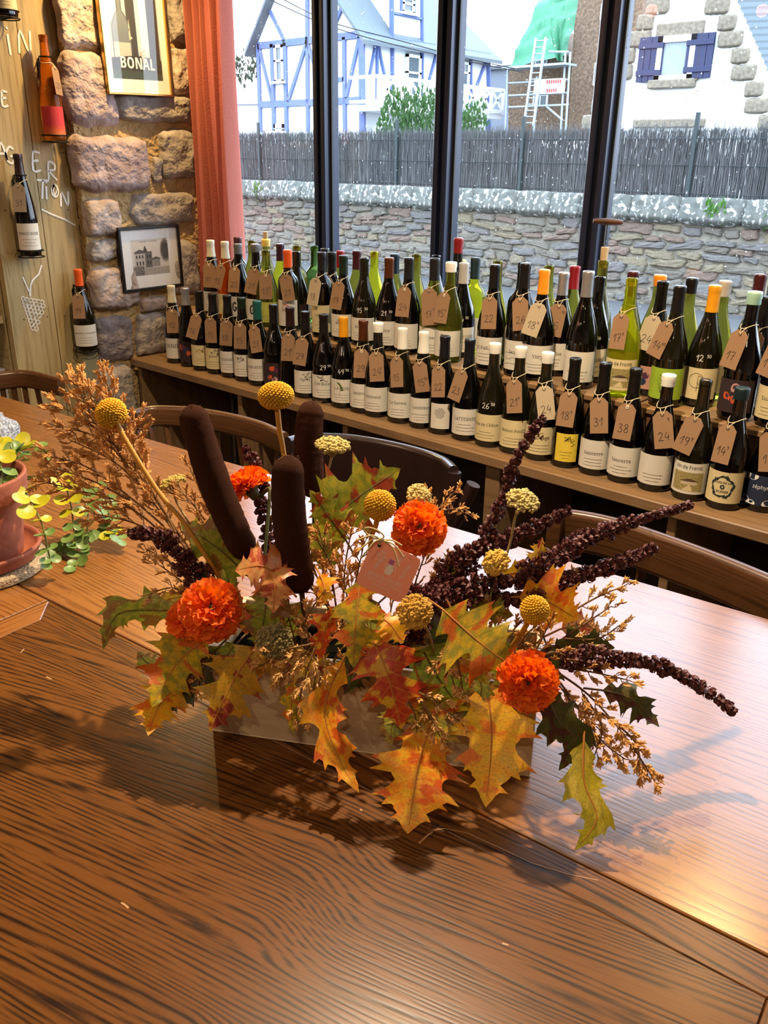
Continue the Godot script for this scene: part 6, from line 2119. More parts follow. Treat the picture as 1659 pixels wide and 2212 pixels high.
	statice("loose statice spray at left low over the warm tabletop", [[[470, 1310, 0.94], [400, 1260, 0.955], [330, 1210, 0.97]], [[430, 1290, 0.95], [380, 1225, 0.96], [315, 1185, 0.975]], [[430, 1290, 0.95], [370, 1270, 0.955], [320, 1285, 0.965]]], 0.8, 0.020, 0.4, 72)
	statice("statice spray behind the leaning cattail", [[[510, 1260, 0.98], [470, 1150, 1.0], [410, 1010, 1.03]], [[510, 1260, 0.98], [480, 1120, 1.01], [450, 1000, 1.04]], [[500, 1230, 0.98], [440, 1120, 1.0], [390, 1060, 1.02]]], 1.0, 0.024, 0.4, 73)
	statice("pale orange statice hanging over the box front at left of centre", [[[690, 1380, 0.865], [665, 1440, 0.845], [640, 1540, 0.825]], [[690, 1380, 0.865], [640, 1430, 0.85], [600, 1470, 0.84]], [[690, 1385, 0.865], [680, 1470, 0.835], [668, 1555, 0.82]], [[680, 1390, 0.86], [630, 1400, 0.855], [580, 1405, 0.85]], [[690, 1380, 0.865], [700, 1430, 0.845], [690, 1470, 0.84]]], 1.35, 0.022, 0.75, 74)
	statice("dense statice between the middle cattail and the card", [[[730, 1340, 0.93], [715, 1240, 0.94], [690, 1150, 0.955]], [[740, 1340, 0.93], [745, 1230, 0.945], [760, 1140, 0.96]], [[720, 1330, 0.93], [690, 1260, 0.94], [670, 1200, 0.95]], [[750, 1340, 0.93], [770, 1250, 0.945], [785, 1180, 0.955]], [[730, 1350, 0.92], [700, 1300, 0.925], [670, 1270, 0.93]], [[740, 1350, 0.92], [750, 1290, 0.925], [730, 1220, 0.935]]], 1.1, 0.026, 0.3, 75)
	statice("statice spray in front of the middle cattail's foot", [[[640, 1400, 0.90], [625, 1340, 0.90], [600, 1290, 0.905]], [[650, 1400, 0.90], [660, 1340, 0.895], [690, 1290, 0.895]], [[640, 1400, 0.90], [600, 1370, 0.90], [570, 1350, 0.905]], [[660, 1400, 0.895], [690, 1370, 0.89], [730, 1340, 0.885]]], 1.2, 0.024, 0.5, 76)
	statice("sparse statice twig standing right of the upper marigold", [[[890, 1220, 0.97], [930, 1110, 1.0], [920, 1062, 1.01]], [[890, 1220, 0.97], [940, 1110, 1.0], [985, 1060, 1.02]], [[900, 1200, 0.975], [960, 1105, 1.0], [1010, 1110, 1.01]]], 0.8, 0.016, 0.6, 77)
	statice("statice under the card and around the marigold's stem", [[[880, 1330, 0.92], [900, 1250, 0.93], [925, 1180, 0.945]], [[890, 1330, 0.92], [935, 1260, 0.93], [960, 1220, 0.94]], [[880, 1330, 0.92], [870, 1270, 0.94], [860, 1220, 0.95]]], 1.0, 0.022, 0.4, 78)
	statice("statice twig hanging before the dull green leaf", [[[985, 1360, 0.84], [970, 1430, 0.825], [985, 1490, 0.815]], [[980, 1360, 0.84], [990, 1430, 0.82], [1000, 1490, 0.81]], [[985, 1370, 0.84], [960, 1420, 0.825], [940, 1440, 0.82]]], 1.3, 0.018, 0.6, 79)
	statice("statice twig lying over the gold leaf", [[[870, 1480, 0.82], [930, 1510, 0.805], [995, 1560, 0.79]], [[900, 1500, 0.815], [930, 1550, 0.80], [950, 1590, 0.79]], [[870, 1490, 0.82], [895, 1540, 0.805], [900, 1575, 0.80]]], 1.1, 0.018, 0.7, 80)
	statice("statice spray drooping over the bright table at right", [[[1185, 1440, 0.83], [1270, 1500, 0.815], [1350, 1590, 0.79], [1410, 1680, 0.765]], [[1185, 1440, 0.83], [1250, 1530, 0.81], [1300, 1600, 0.79], [1350, 1640, 0.775]], [[1185, 1440, 0.83], [1270, 1450, 0.83], [1360, 1470, 0.825]], [[1260, 1500, 0.815], [1300, 1570, 0.80], [1285, 1630, 0.785]], [[1180, 1450, 0.83], [1215, 1490, 0.82], [1245, 1530, 0.81]], [[1300, 1540, 0.80], [1370, 1600, 0.785], [1385, 1660, 0.77]]], 1.8, 0.022, 0.45, 81)
	statice("pale straw statice at right before the white table reflection", [[[1200, 1390, 0.86], [1260, 1350, 0.87], [1320, 1310, 0.88]], [[1220, 1380, 0.86], [1290, 1380, 0.865], [1340, 1350, 0.875]], [[1220, 1330, 0.88], [1290, 1290, 0.895], [1350, 1265, 0.905]]], 1.0, 0.022, 1.1, 82)
	statice("statice tuft around the right marigold's top", [[[1150, 1420, 0.835], [1170, 1380, 0.84], [1190, 1340, 0.845]], [[1160, 1420, 0.83], [1200, 1410, 0.83], [1230, 1420, 0.83]], [[1140, 1420, 0.84], [1130, 1380, 0.845], [1160, 1350, 0.85]]], 1.1, 0.020, 0.35, 83)
	statice("brown withered statice hanging left of the box corner", [[[440, 1440, 0.90], [430, 1470, 0.89], [425, 1500, 0.885]], [[440, 1440, 0.90], [415, 1460, 0.895], [405, 1485, 0.89]]], 1.0, 0.014, 0.2, 84)
	statice("statice twigs among the right dark spikes", [[[1130, 1300, 0.90], [1150, 1240, 0.92], [1190, 1220, 0.93]], [[1140, 1300, 0.90], [1200, 1270, 0.91], [1230, 1240, 0.92]], [[1010, 1290, 0.92], [1030, 1240, 0.93], [1020, 1200, 0.94]]], 0.9, 0.018, 0.5, 85)
	# bare grass blades behind the cattails
	var g := thing("dry_grass", "thin bare dried stems arching behind the two front cattails", "dried stems", far(585, 1250, 0.98))
	for q in [[[585, 1250], [600, 1190], [595, 1130], [580, 1075]], [[600, 1250], [612, 1180], [605, 1110], [590, 1060]], [[595, 1250], [585, 1180], [588, 1100], [592, 1040]], [[610, 1250], [622, 1200], [618, 1150], [605, 1100]]]:
		var o := MB.new()
		var p := PackedVector3Array()
		for e in q: p.append(far(e[0], e[1], 0.99) - g.position)
		o.tube(curve(p, 5), taper(16, 0.0011, 0.0005), 5)
		part(g, "stem", o, mat("statice twig"))

func shop_card() -> void:
	# a rounded square of peach card, tied to a stem with raffia
	var tl := far(789, 1158, 0.868)
	var tr := far(893, 1204, 0.862)
	var bl := far(785, 1264, 0.852)
	var x := (tr - tl)
	var y := (tl - bl)
	var w := x.length()
	var h := y.length()
	var xn := x.normalized()
	var zn := xn.cross(y.normalized()).normalized()
	var t := thing("shop_card", "peach florist's card with white drawings, tied into the arrangement", "card", tl + x * 0.5 - y * 0.5)
	t.transform.basis = Basis(xn, zn.cross(xn), zn)
	var o := MB.new()
	o.poly(rounded(w, h, w * 0.13, 5), 0.0006)
	var card := part(t, "card", o, translucent(mat("peach card", Color(0.92, 0.67, 0.55), 0.6), Color(0.75, 0.50, 0.40)))
	var ink := MB.new()
	var u := h
	var at := func(px: float, py: float) -> Transform3D: return Transform3D(Basis(), Vector3(px * u, py * u, 0.0003))
	ink.add(text_mb("terre & FLEURS", 0.108 * u), at.call(0.0, -0.17))
	ink.add(text_mb("ATELIER FLORAL & CÉRAMIQUE", 0.046 * u), at.call(0.0, -0.265))
	ink.add(text_mb("LE VAL ANDRÉ", 0.046 * u), at.call(0.0, -0.355))
	part(card, "lettering", ink, mat("card white", Color(0.90, 0.84, 0.78), 0.6))
	var d := MB.new()
	var f := Transform3D(Basis().scaled(Vector3(u, u, 1)), Vector3(0, 0, 0.0003))
	# the jug
	d.poly(PackedVector2Array([Vector2(-0.05, 0.14), Vector2(0.05, 0.14), Vector2(0.045, 0.11), Vector2(0.085, 0.05), Vector2(0.075, -0.03), Vector2(0.04, -0.075), Vector2(-0.04, -0.075), Vector2(-0.075, -0.03), Vector2(-0.085, 0.05), Vector2(-0.045, 0.11)]), 0.0, f)
	for s in [-1, 1]: d.stroke(PackedVector2Array([Vector2(s * 0.05, 0.125), Vector2(s * 0.10, 0.13), Vector2(s * 0.11, 0.085), Vector2(s * 0.085, 0.06)]), 0.014, f)
	# umbels at left
	for q in [[-0.24, 0.30], [-0.32, 0.22], [-0.19, 0.20], [-0.22, 0.12]]:
		d.stroke(PackedVector2Array([Vector2(-0.27, -0.08), Vector2((q[0] - 0.27) / 2 - 0.01, q[1] * 0.5), Vector2(q[0], q[1])]), 0.007, f)
		for k in 7:
			var a := PI * (0.1 + 0.8 * k / 6.0)
			d.stroke(PackedVector2Array([Vector2(q[0], q[1]), Vector2(q[0] + cos(a) * 0.07, q[1] + sin(a) * 0.06)]), 0.006, f)
	# leafy twigs
	for q in [[0.07, 0.13, 0.16, 0.40], [0.27, -0.08, 0.34, 0.27]]:
		var a := Vector2(q[0], q[1])
		var b := Vector2(q[2], q[3])
		d.stroke(PackedVector2Array([a, (a + b) / 2 + Vector2(-0.015, 0), b]), 0.007, f)
		for k in 7:
			var p := a.lerp(b, 0.15 + 0.13 * k)
			for s in [-1, 1]:
				var e := p + Vector2(s * 0.055, 0.05)
				d.stroke(PackedVector2Array([p, p + Vector2(s * 0.035, 0.006), e, p + Vector2(s * 0.012, 0.04), p]), 0.005, f)
	d.stroke(PackedVector2Array([Vector2(0.08, 0.12), Vector2(0.13, 0.02), Vector2(0.17, -0.06), Vector2(0.11, -0.09), Vector2(0.05, -0.08)]), 0.006, f)
	part(card, "printed_drawing", d, mat("card white"))
	for k in 6:
		var b := MB.new()
		var c := Vector2(-0.05 + 0.032 * (k % 3), 0.17 + 0.05 * (k / 3))
		var pg := PackedVector2Array()
		for e in 10: pg.append(c + Vector2(cos(TAU * e / 10), sin(TAU * e / 10)) * 0.028)
		b.poly(pg, 0.0, f.translated(Vector3(0, 0, 0.00005 * (k + 1))))
		part(card, "printed_flower", b, mat("printed bloom %d" % (k % 2), [Color(0.78, 0.36, 0.50), Color(0.62, 0.42, 0.72)][k % 2], 0.6))
	var raffia := mat("raffia", Color(0.74, 0.66, 0.45), 0.7)
	var r := MB.new()
	var knot := Vector3(-w * 0.38, h * 0.52, 0.002)
	var rg := RandomNumberGenerator.new()
	rg.seed = 8
	for q in [[-0.018, -0.022, 0.004], [-0.012, -0.026, 0.008], [0.030, -0.006, 0.006], [0.030, -0.018, 0.004], [0.024, 0.004, 0.0], [-0.022, -0.008, 0.006]]:
		r.tube(curve(PackedVector3Array([knot, knot + Vector3(q[0] * 0.5, q[1] * 0.3 + 0.004, q[2]), knot + Vector3(q[0], q[1], q[2])]), 4), PackedFloat32Array([0.0010]), 5)
	var loop := PackedVector3Array()
	for k in 15: loop.append(knot + Vector3(-0.010 - 0.012 * cos(TAU * k / 14.0 + PI), 0.004 + 0.005 * sin(TAU * k / 14.0), 0.003 * sin(TAU * k / 14.0)))
	r.tube(loop, PackedFloat32Array([0.0009]), 5, false)
	r.ball(knot, Vector3(0.003, 0.0035, 0.003), 8, 6)
	r.tube(PackedVector3Array([knot, Vector3(-w * 0.36, h * 0.42, 0.001)]), PackedFloat32Array([0.001]), 5)
	part(t, "raffia_bow", r, raffia)
	var hole := MB.new()
	hole.ball(Vector3(-w * 0.36, h * 0.41, 0.0003), Vector3(0.0024, 0.0024, 0.0006), 10, 4)
	part(card, "punched_hole", hole, mat("pen ink"))

# ---------------------------------------------------------------- the potted plant
func plant() -> void:
	var c := Vector3(-1.475, TABLE, -0.560)
	var cork := MB.new()
	cork.lathe(PackedVector2Array([Vector2(0, 0.001), Vector2(0.108, 0.001), Vector2(0.112, 0.004), Vector2(0.112, 0.016), Vector2(0.109, 0.019), Vector2(0, 0.019)]), 48)
	var km := mat("cork mat", Color.WHITE, 0.95)
	km.albedo_texture = mottled("cork mottle", Color(0.42, 0.33, 0.22), Color(0.88, 0.80, 0.66), 256, 0.12, 7, 3)
	triplanar(bump(km, noise_tex("grit", 256, 0.06, 12), 0.3), 9.0)
	var mt := thing("cork_mat", "round pale cork mat under the terracotta saucer", "mat", c)
	part(mt, "mat_disc", cork, km)
	var clay := mat("terracotta", Color.WHITE, 0.75)
	clay.albedo_texture = mottled("clay mottle", Color(0.50, 0.25, 0.16), Color(0.66, 0.37, 0.26), 256, 0.02, 15, 4)
	triplanar(bump(clay, noise_tex("grit", 256, 0.06, 12), 0.08), 5.0)
	var s := thing("plant_saucer", "terracotta saucer on the cork mat under the plant pot", "saucer", c + Vector3(0, 0.0195, 0))
	var o := MB.new()
	o.lathe(PackedVector2Array([Vector2(0, 0.0), Vector2(0.092, 0.0), Vector2(0.098, 0.004), Vector2(0.106, 0.022), Vector2(0.108, 0.026), Vector2(0.106, 0.029), Vector2(0.101, 0.029), Vector2(0.097, 0.024), Vector2(0.090, 0.010), Vector2(0, 0.008)]), 48)
	part(s, "saucer_dish", o, clay)
	var p := thing("plant_pot", "terracotta pot with a pale leaved trailing plant, cut by the left edge", "pot", c + Vector3(0, 0.028, 0))
	o = MB.new()
	o.lathe(PackedVector2Array([Vector2(0, 0.0), Vector2(0.070, 0.0), Vector2(0.0745, 0.004), Vector2(0.088, 0.105), Vector2(0.0885, 0.112), Vector2(0.0955, 0.114), Vector2(0.099, 0.150), Vector2(0.098, 0.1535), Vector2(0.092, 0.1535), Vector2(0.088, 0.140), Vector2(0.086, 0.13)]), 48)
	part(p, "pot_body", o, clay)
	o = MB.new()
	o.lathe(PackedVector2Array([Vector2(0.0865, 0.132), Vector2(0.05, 0.137), Vector2(0, 0.139)]), 24)
	part(p, "soil", o, mat("soil", Color(0.07, 0.05, 0.04), 0.95))
	var yel := mat("sunlit leaf", Color(0.68, 0.66, 0.12), 0.4)
	var grn := mat("pale green leaf", Color(0.42, 0.52, 0.25), 0.4)
	for m in [yel, grn]:
		m.backlight_enabled = true
		m.backlight = Color(0.62, 0.60, 0.12) if m == yel else Color(0.40, 0.52, 0.2)
	var rg := RandomNumberGenerator.new()
	rg.seed = 12
	var pl := thing("trailing_plant", "trailing plant with round yellow and pale green leaves in the terracotta pot", "plant", c + Vector3(0, 0.165, 0))
	var leafm := shared("round leaf", func() -> MB:
		var b := MB.new()
		var q := PackedVector3Array()
		for r in 5:
			for k in 17:
				var a := TAU * k / 16.0
				var e := r / 4.0
				q.append(Vector3(cos(a) * e * 0.0125, 0.0025 * e * e, -sin(a) * e * 0.0145 - 0.0145))
		b.grid(q, 5, 17)
		q = PackedVector3Array()
		for r in 5:
			for k in 17:
				var a := -TAU * k / 16.0
				var e := r / 4.0
				q.append(Vector3(cos(a) * e * 0.0125, 0.0025 * e * e - 0.0014 * (1.0 - e * e * e), -sin(a) * e * 0.0145 - 0.0145))
		b.grid(q, 5, 17)
		return b)
	var stems := [
		[[[30, 1010, 1.46], [52, 1055, 1.40], [66, 1085, 1.37], [90, 1130, 1.355], [104, 1190, 1.35], [112, 1222, 1.345]], 8, 0],
		[[[60, 1035, 1.52], [130, 1040, 1.50], [152, 1085, 1.48], [160, 1150, 1.46], [166, 1180, 1.45]], 8, 0],
		[[[60, 1030, 1.55], [150, 1035, 1.53], [186, 1090, 1.50], [188, 1150, 1.47], [175, 1195, 1.45], [163, 1228, 1.43]], 9, 1],
		[[[70, 1030, 1.58], [190, 1050, 1.56], [225, 1090, 1.53], [238, 1125, 1.51], [232, 1150, 1.50], [205, 1168, 1.475]], 8, 1],
		[[[232, 1140, 1.50], [250, 1158, 1.49], [268, 1170, 1.48]], 3, 0],
		[[[110, 1185, 1.47], [130, 1195, 1.46], [150, 1190, 1.46]], 4, 1],
		[[[-20, 1010, 1.45], [10, 985, 1.45], [45, 970, 1.46]], 5, 0],
		[[[0, 1010, 1.50], [40, 975, 1.52], [80, 965, 1.53], [105, 985, 1.53]], 6, 0],
		[[[-10, 1015, 1.42], [-5, 985, 1.40], [5, 1020, 1.385], [10, 1055, 1.38]], 5, 0],
		[[[-30, 1000, 1.46], [0, 960, 1.48], [30, 965, 1.50], [60, 995, 1.50]], 6, 0]]
	for st in stems:
		var key := PackedVector3Array()
		for q in st[0]: key.append(at_depth(q[0], q[1], q[2]) - pl.position)
		var path := curve(key, 5)
		var b := MB.new()
		b.tube(path, taper(path.size(), 0.0022, 0.0013), 6)
		part(pl, "stem", b, mat("plant stem", Color(0.45, 0.46, 0.20), 0.6))
		for k in int(st[1]):
			var u := lerpf(0.25, 1.0, float(k) / maxf(st[1] - 1, 1))
			var d := u * (path.size() - 1)
			var i := mini(int(d), path.size() - 2)
			var q := path[i].lerp(path[i + 1], d - i)
			var tan := (path[i + 1] - path[i]).normalized()
			var side := tan.cross(Vector3.UP).normalized()
			for s2 in [-1, 1]:
				if k == int(st[1]) - 1 and s2 < 0: continue
				var out: Vector3 = (side * s2 + tan * 0.25 + Vector3(0, rg.randf_range(-0.2, 0.7), 0) - ahead * rg.randf_range(0.0, 0.5)).normalized()
				var upv := (Vector3.UP - out * out.y).normalized().rotated(out, rg.randf_range(-0.5, 0.5))
				upv = (upv * 0.75 - ahead * 0.5)
				upv = (upv - out * upv.dot(out)).normalized()
				var lf := part(pl, "leaf", leafm, null)
				lf.set_surface_override_material(0, yel if (st[2] == 0 and u < 0.62) else grn)
				lf.transform = Transform3D(Basis(upv.cross(-out), upv, -out).orthonormalized().scaled_local(Vector3.ONE * rg.randf_range(0.72, 1.1) * (1.15 if u < 0.5 else 0.85)), q)
	# the rough pale stone behind the pot
	var sp := on_y(-6, 985, TABLE)
	var st := thing("rough_stone", "rough white and grey stone-like lump behind the plant at the left edge", "stone", Vector3(sp.x, TABLE + 0.0, sp.z))
	var f := noise(22.0, 90, 4)
	var b2 := MB.new()
	b2.ball(Vector3(0, 0.052, 0), Vector3(0.062, 0.062, 0.055), 30, 20)
	for k in b2.v.size():
		var nn := b2.n[k]
		b2.v[k] += nn * (f.get_noise_3d(b2.v[k].x, b2.v[k].y * 0.6, b2.v[k].z) * 0.018)
		b2.v[k].y = maxf(b2.v[k].y, 0.001)
	b2.smooth(0, 0)
	var sm := mat("rough grey stone", Color.WHITE, 0.85)
	sm.albedo_texture = mottled("rock grey", Color(0.22, 0.25, 0.28), Color(0.95, 0.95, 0.96), 256, 0.05, 44, 4)
	triplanar(bump(sm, noise_tex("rock relief", 512, 0.016, 31, 5), 0.8), 8.0)
	part(st, "stone_body", b2, sm)

# ================================================================ the street behind the glass
func plane_poly(px: Array, z: float) -> Array:
	var out := []
	for q in px: out.append(on_z(q[0], q[1], z))
	return out

func wall_from(pts: Array, depth: Vector3) -> MB:      # a wall whose face has these corners, going back by depth
	var m := MB.new()
	var n := pts.size()
	var flat2 := PackedVector2Array()
	var z: float = pts[0].z
	for p: Vector3 in pts: flat2.append(Vector2(p.x, p.y))
	m.poly(flat2, depth.length(), Transform3D(Basis(), Vector3(0, 0, z)))
	return m

func street() -> void:
	struct("ground", slab(Vector3(-60, -0.4, -60), Vector3(30, -0.13, -2.8)), mat("asphalt", Color(0.28, 0.28, 0.28), 0.9))
	garden_wall()
	fence()
	timber_house()
	tarp_house()
	white_house()
	# low roofs and a hedge at the left
	var slate := mat("far slate", Color(0.36, 0.39, 0.43), 0.6)
	var t := thing("outbuilding", "low grey roofed outbuilding between the curtain and the timbered house", "building", on_z(535, 250, -30.0))
	var b := MB.new()
	var a0 := on_z(495, 226, -30.0) - t.position
	var a1 := on_z(556, 226, -30.0) - t.position
	b.box(Vector3(a1.x - a0.x, 4.0, 3.0), Transform3D(Basis(), Vector3((a0.x + a1.x) / 2, a0.y - 2.0, -1.5)))
	part(t, "wall", b, mat("far white wall", Color(0.84, 0.86, 0.88), 0.9))
	b = MB.new()
	var h := on_z(540, 163, -30.0).y - on_z(540, 226, -30.0).y
	b.quad(a0 + Vector3(-0.2, 0, 0.2), a1 + Vector3(0.2, 0, 0.2), a1 + Vector3(0.2, h, -2.0), a0 + Vector3(-0.2, h, -2.0))
	b.quad(a1 + Vector3(0.2, 0, 0.2), a1 + Vector3(0.2, 0, -4.2), a1 + Vector3(0.2, h, -2.0), a1 + Vector3(0.2, h, -2.0))
	b.quad(a1 + Vector3(0.2, 0, -4.2), a0 + Vector3(-0.2, 0, -4.2), a0 + Vector3(-0.2, h, -2.0), a1 + Vector3(0.2, h, -2.0))
	part(t, "roof", b, slate)
	var t2 := thing("outbuilding", "grey roofed house end right of the white balcony", "building", on_z(1080, 250, -36.0))
	b = MB.new()
	a0 = on_z(1050, 152, -36.0) - t2.position
	a1 = on_z(1105, 150, -36.0) - t2.position
	b.box(Vector3(a1.x - a0.x, 7.0, 3.0), Transform3D(Basis(), Vector3((a0.x + a1.x) / 2, a0.y - 3.5, -1.5)))
	part(t2, "wall", b, slate)
	b = MB.new()
	b.box(Vector3(a1.x - a0.x + 0.4, 0.15, 3.4), Transform3D(Basis(), Vector3((a0.x + a1.x) / 2, a0.y + 0.07, -1.5)))
	part(t2, "roof_edge", b, mat("far dark slate", Color(0.26, 0.28, 0.31), 0.6))
	bush("dark green hedge trees beyond the low grey roof at left", on_z(530, 152, -48.0), Vector3(3.4, 1.3, 1.0), Color(0.10, 0.16, 0.09), 260, 0.30, 3)
	bush("bushy green conifer shrub behind the fence below the balcony", on_z(888, 268, -13.5), Vector3(0.80, 0.62, 0.5), Color(0.15, 0.26, 0.08), 1500, 0.075, 4)
	bush("smaller green shrub behind the fence right of the middle mullion", on_z(1018, 272, -13.5), Vector3(0.34, 0.40, 0.3), Color(0.15, 0.27, 0.08), 500, 0.065, 5)
	bush("fern tuft growing from the wall top at right", on_z(1548, 458, -9.93), Vector3(0.17, 0.13, 0.08), Color(0.20, 0.36, 0.07), 160, 0.045, 6)
	bush("green weed growing from the wall top near the curtain", on_z(562, 412, -9.93), Vector3(0.16, 0.15, 0.08), Color(0.26, 0.36, 0.12), 130, 0.045, 7)
	bush("small weed on the wall top at the right edge", on_z(1660, 478, -9.93), Vector3(0.10, 0.09, 0.06), Color(0.20, 0.36, 0.07), 70, 0.04, 8)
	for k in 2:
		var w := MB.new()
		var p := PackedVector3Array([on_z(560, [-30, -12][k], -17.0), on_z(700, [42, 52][k], -17.5), on_z(850, [84, 96][k], -18.0), on_z(1000, [124, 130][k], -18.5), on_z(1130, [152, 156][k], -19.0)])
		w.tube(curve(p, 5), PackedFloat32Array([0.012]), 5)
		tag(part(self, "overhead_wire", w, mat("wire", Color(0.10, 0.10, 0.11), 0.7)), ["upper overhead wire crossing the timbered house", "lower overhead wire crossing the timbered house"][k], "wire", "overhead wires")

func bush(label: String, at: Vector3, r: Vector3, c: Color, n: int, size: float, sd: int) -> void:
	var rg := RandomNumberGenerator.new()
	rg.seed = sd
	var t := thing("shrub", label, "shrub", at)
	var o := MB.new()
	o.quad(Vector3(-0.25, 0, 0), Vector3(0, -0.5, 0), Vector3(0.25, 0, 0), Vector3(0, 0.5, 0))
	var m := mat("foliage %d" % sd, c, 0.8)
	m.backlight_enabled = true
	m.backlight = c
	var me := o.mesh()
	me.surface_set_material(0, m)
	var mm := MultiMesh.new()
	mm.transform_format = MultiMesh.TRANSFORM_3D
	mm.mesh = me
	mm.instance_count = n
	for k in n:
		var d := Vector3(rg.randf_range(-1, 1), rg.randf_range(-1, 1), rg.randf_range(-1, 1)).normalized() * pow(rg.randf(), 0.4)
		d.y += 0.25 * sin(d.x * 7.0 + sd)
		var b := Basis.from_euler(Vector3(rg.randf_range(-0.6, 0.6), rg.randf() * TAU, rg.randf_range(-0.7, 0.7)))
		mm.set_instance_transform(k, Transform3D(b.scaled(Vector3.ONE * size * rg.randf_range(0.7, 1.6) * Vector3(1, 1.4, 1)), d * r))
	var mi := MultiMeshInstance3D.new()
	mi.multimesh = mm
	mi.name = "foliage"
	mi.set_meta("kind", "stuff")
	t.add_child(mi, true)
	var s := MB.new()
	for k in 3: s.tube(PackedVector3Array([Vector3((k - 1) * r.x * 0.2, -maxf(r.y * 1.3, (at.y + 0.15) if r.y > 0.2 else r.y * 1.05), 0), Vector3((k - 1) * r.x * 0.4, r.y * 0.4, 0)]), PackedFloat32Array([size * 0.2, size * 0.08]), 5)
	part(t, "stems", s, mat("bush stem", Color(0.16, 0.12, 0.08), 0.8))

func garden_wall() -> void:
	var z := -10.0
	var t := thing("garden_wall", "old rubble stone garden wall with a lichen spotted coping across the street", "wall", Vector3(0, 0, z))
	var mortar := mat("wall mortar", Color.WHITE, 0.95)
	mortar.albedo_texture = mottled("wall mortar mottle", Color(0.38, 0.36, 0.32), Color(0.54, 0.51, 0.45), 256, 0.03, 13)
	triplanar(mortar, 1.2)
	part(t, "wall_core", slab(Vector3(-20, -0.2, -0.4), Vector3(6, 1.02, 0.0)), mortar)
	var rg := RandomNumberGenerator.new()
	rg.seed = 14
	var rocks := []
	var tones := [[Color(0.28, 0.26, 0.23), Color(0.46, 0.43, 0.38)], [Color(0.32, 0.30, 0.27), Color(0.50, 0.47, 0.42)], [Color(0.34, 0.31, 0.25), Color(0.52, 0.47, 0.38)], [Color(0.30, 0.29, 0.28), Color(0.44, 0.42, 0.40)], [Color(0.35, 0.29, 0.25), Color(0.48, 0.41, 0.36)]]
	for k in 5:
		var m := mat("rubble %d" % k, Color.WHITE, 0.9)
		m.albedo_texture = mottled("rubble mottle %d" % k, tones[k][0], tones[k][1], 128, 0.05, 60 + k, 4)
		rocks.append(triplanar(m, 1.6))
	var kinds := []
	for k in 7:
		var rock := stone_mesh(1.0, 1.0, 0.05, 300 + k, 0.02)
		var wob := noise(1.1, 320 + k, 2)
		for q in rock.v.size():
			var p := rock.v[q]
			rock.v[q] = Vector3(p.x + wob.get_noise_2d(p.y, 3.0) * 0.12, p.y * (1.0 + 0.5 * wob.get_noise_2d(p.x, 9.0)) + wob.get_noise_2d(p.x, 21.0) * 0.2, p.z)
		kinds.append(rock.mesh())
	var y := 0.80
	while y > -0.12:
		var h := rg.randf_range(0.075, 0.125)
		var x := -13.2 + rg.randf() * 0.2
		while x < -2.6:
			var w := rg.randf_range(0.18, 0.50)
			var s := part(t, "stone", kinds[rg.randi() % 7], null)
			s.set_surface_override_material(0, rocks[rg.randi() % 5])
			s.transform = Transform3D(Basis().scaled(Vector3(w - 0.016, (h - 0.008) * rg.randf_range(0.72, 1.22), 1.0)).rotated(Vector3.BACK, rg.randf_range(-0.11, 0.11)), Vector3(x + w / 2, y - h / 2 + rg.randf_range(-0.02, 0.02), rg.randf_range(-0.015, 0.012)))
			x += w
		y -= h
	# the coping
	var lich := mat("lichen coping", Color.WHITE, 0.95)
	var s8 := noise_image(256, 256, 0.035, 71, 5)
	var g8 := noise_image(256, 256, 0.02, 72, 3)
	var d := PackedByteArray()
	d.resize(256 * 256 * 3)
	for k in 256 * 256:
		var c := Color(0.27, 0.28, 0.26).lerp(Color(0.38, 0.38, 0.35), g8[k] / 255.0)
		if s8[k] > 164: c = c.lerp(Color(0.74, 0.74, 0.72), clampf((s8[k] - 164) / 22.0, 0, 1))
		d[k * 3] = int(c.r * 255); d[k * 3 + 1] = int(c.g * 255); d[k * 3 + 2] = int(c.b * 255)
	lich.albedo_texture = to_texture(256, 256, Image.FORMAT_RGB8, d)
	triplanar(lich, 1.1)
	var x2 := -13.4
	while x2 < -2.4:
		var w := rg.randf_range(0.35, 0.8)
		var s := part(t, "coping_stone", stone_mesh(w + 0.03, 0.31, 0.10, 400 + int(x2 * 7), 0.03), lich)
		s.position = Vector3(x2 + w / 2, 0.945 + rg.randf_range(-0.012, 0.012), 0.01)
		s.rotation.x = -0.35
		x2 += w
	part(t, "coping_bed", slab(Vector3(-20, 0.98, -0.45), Vector3(6, 1.09, 0.03)), lich)

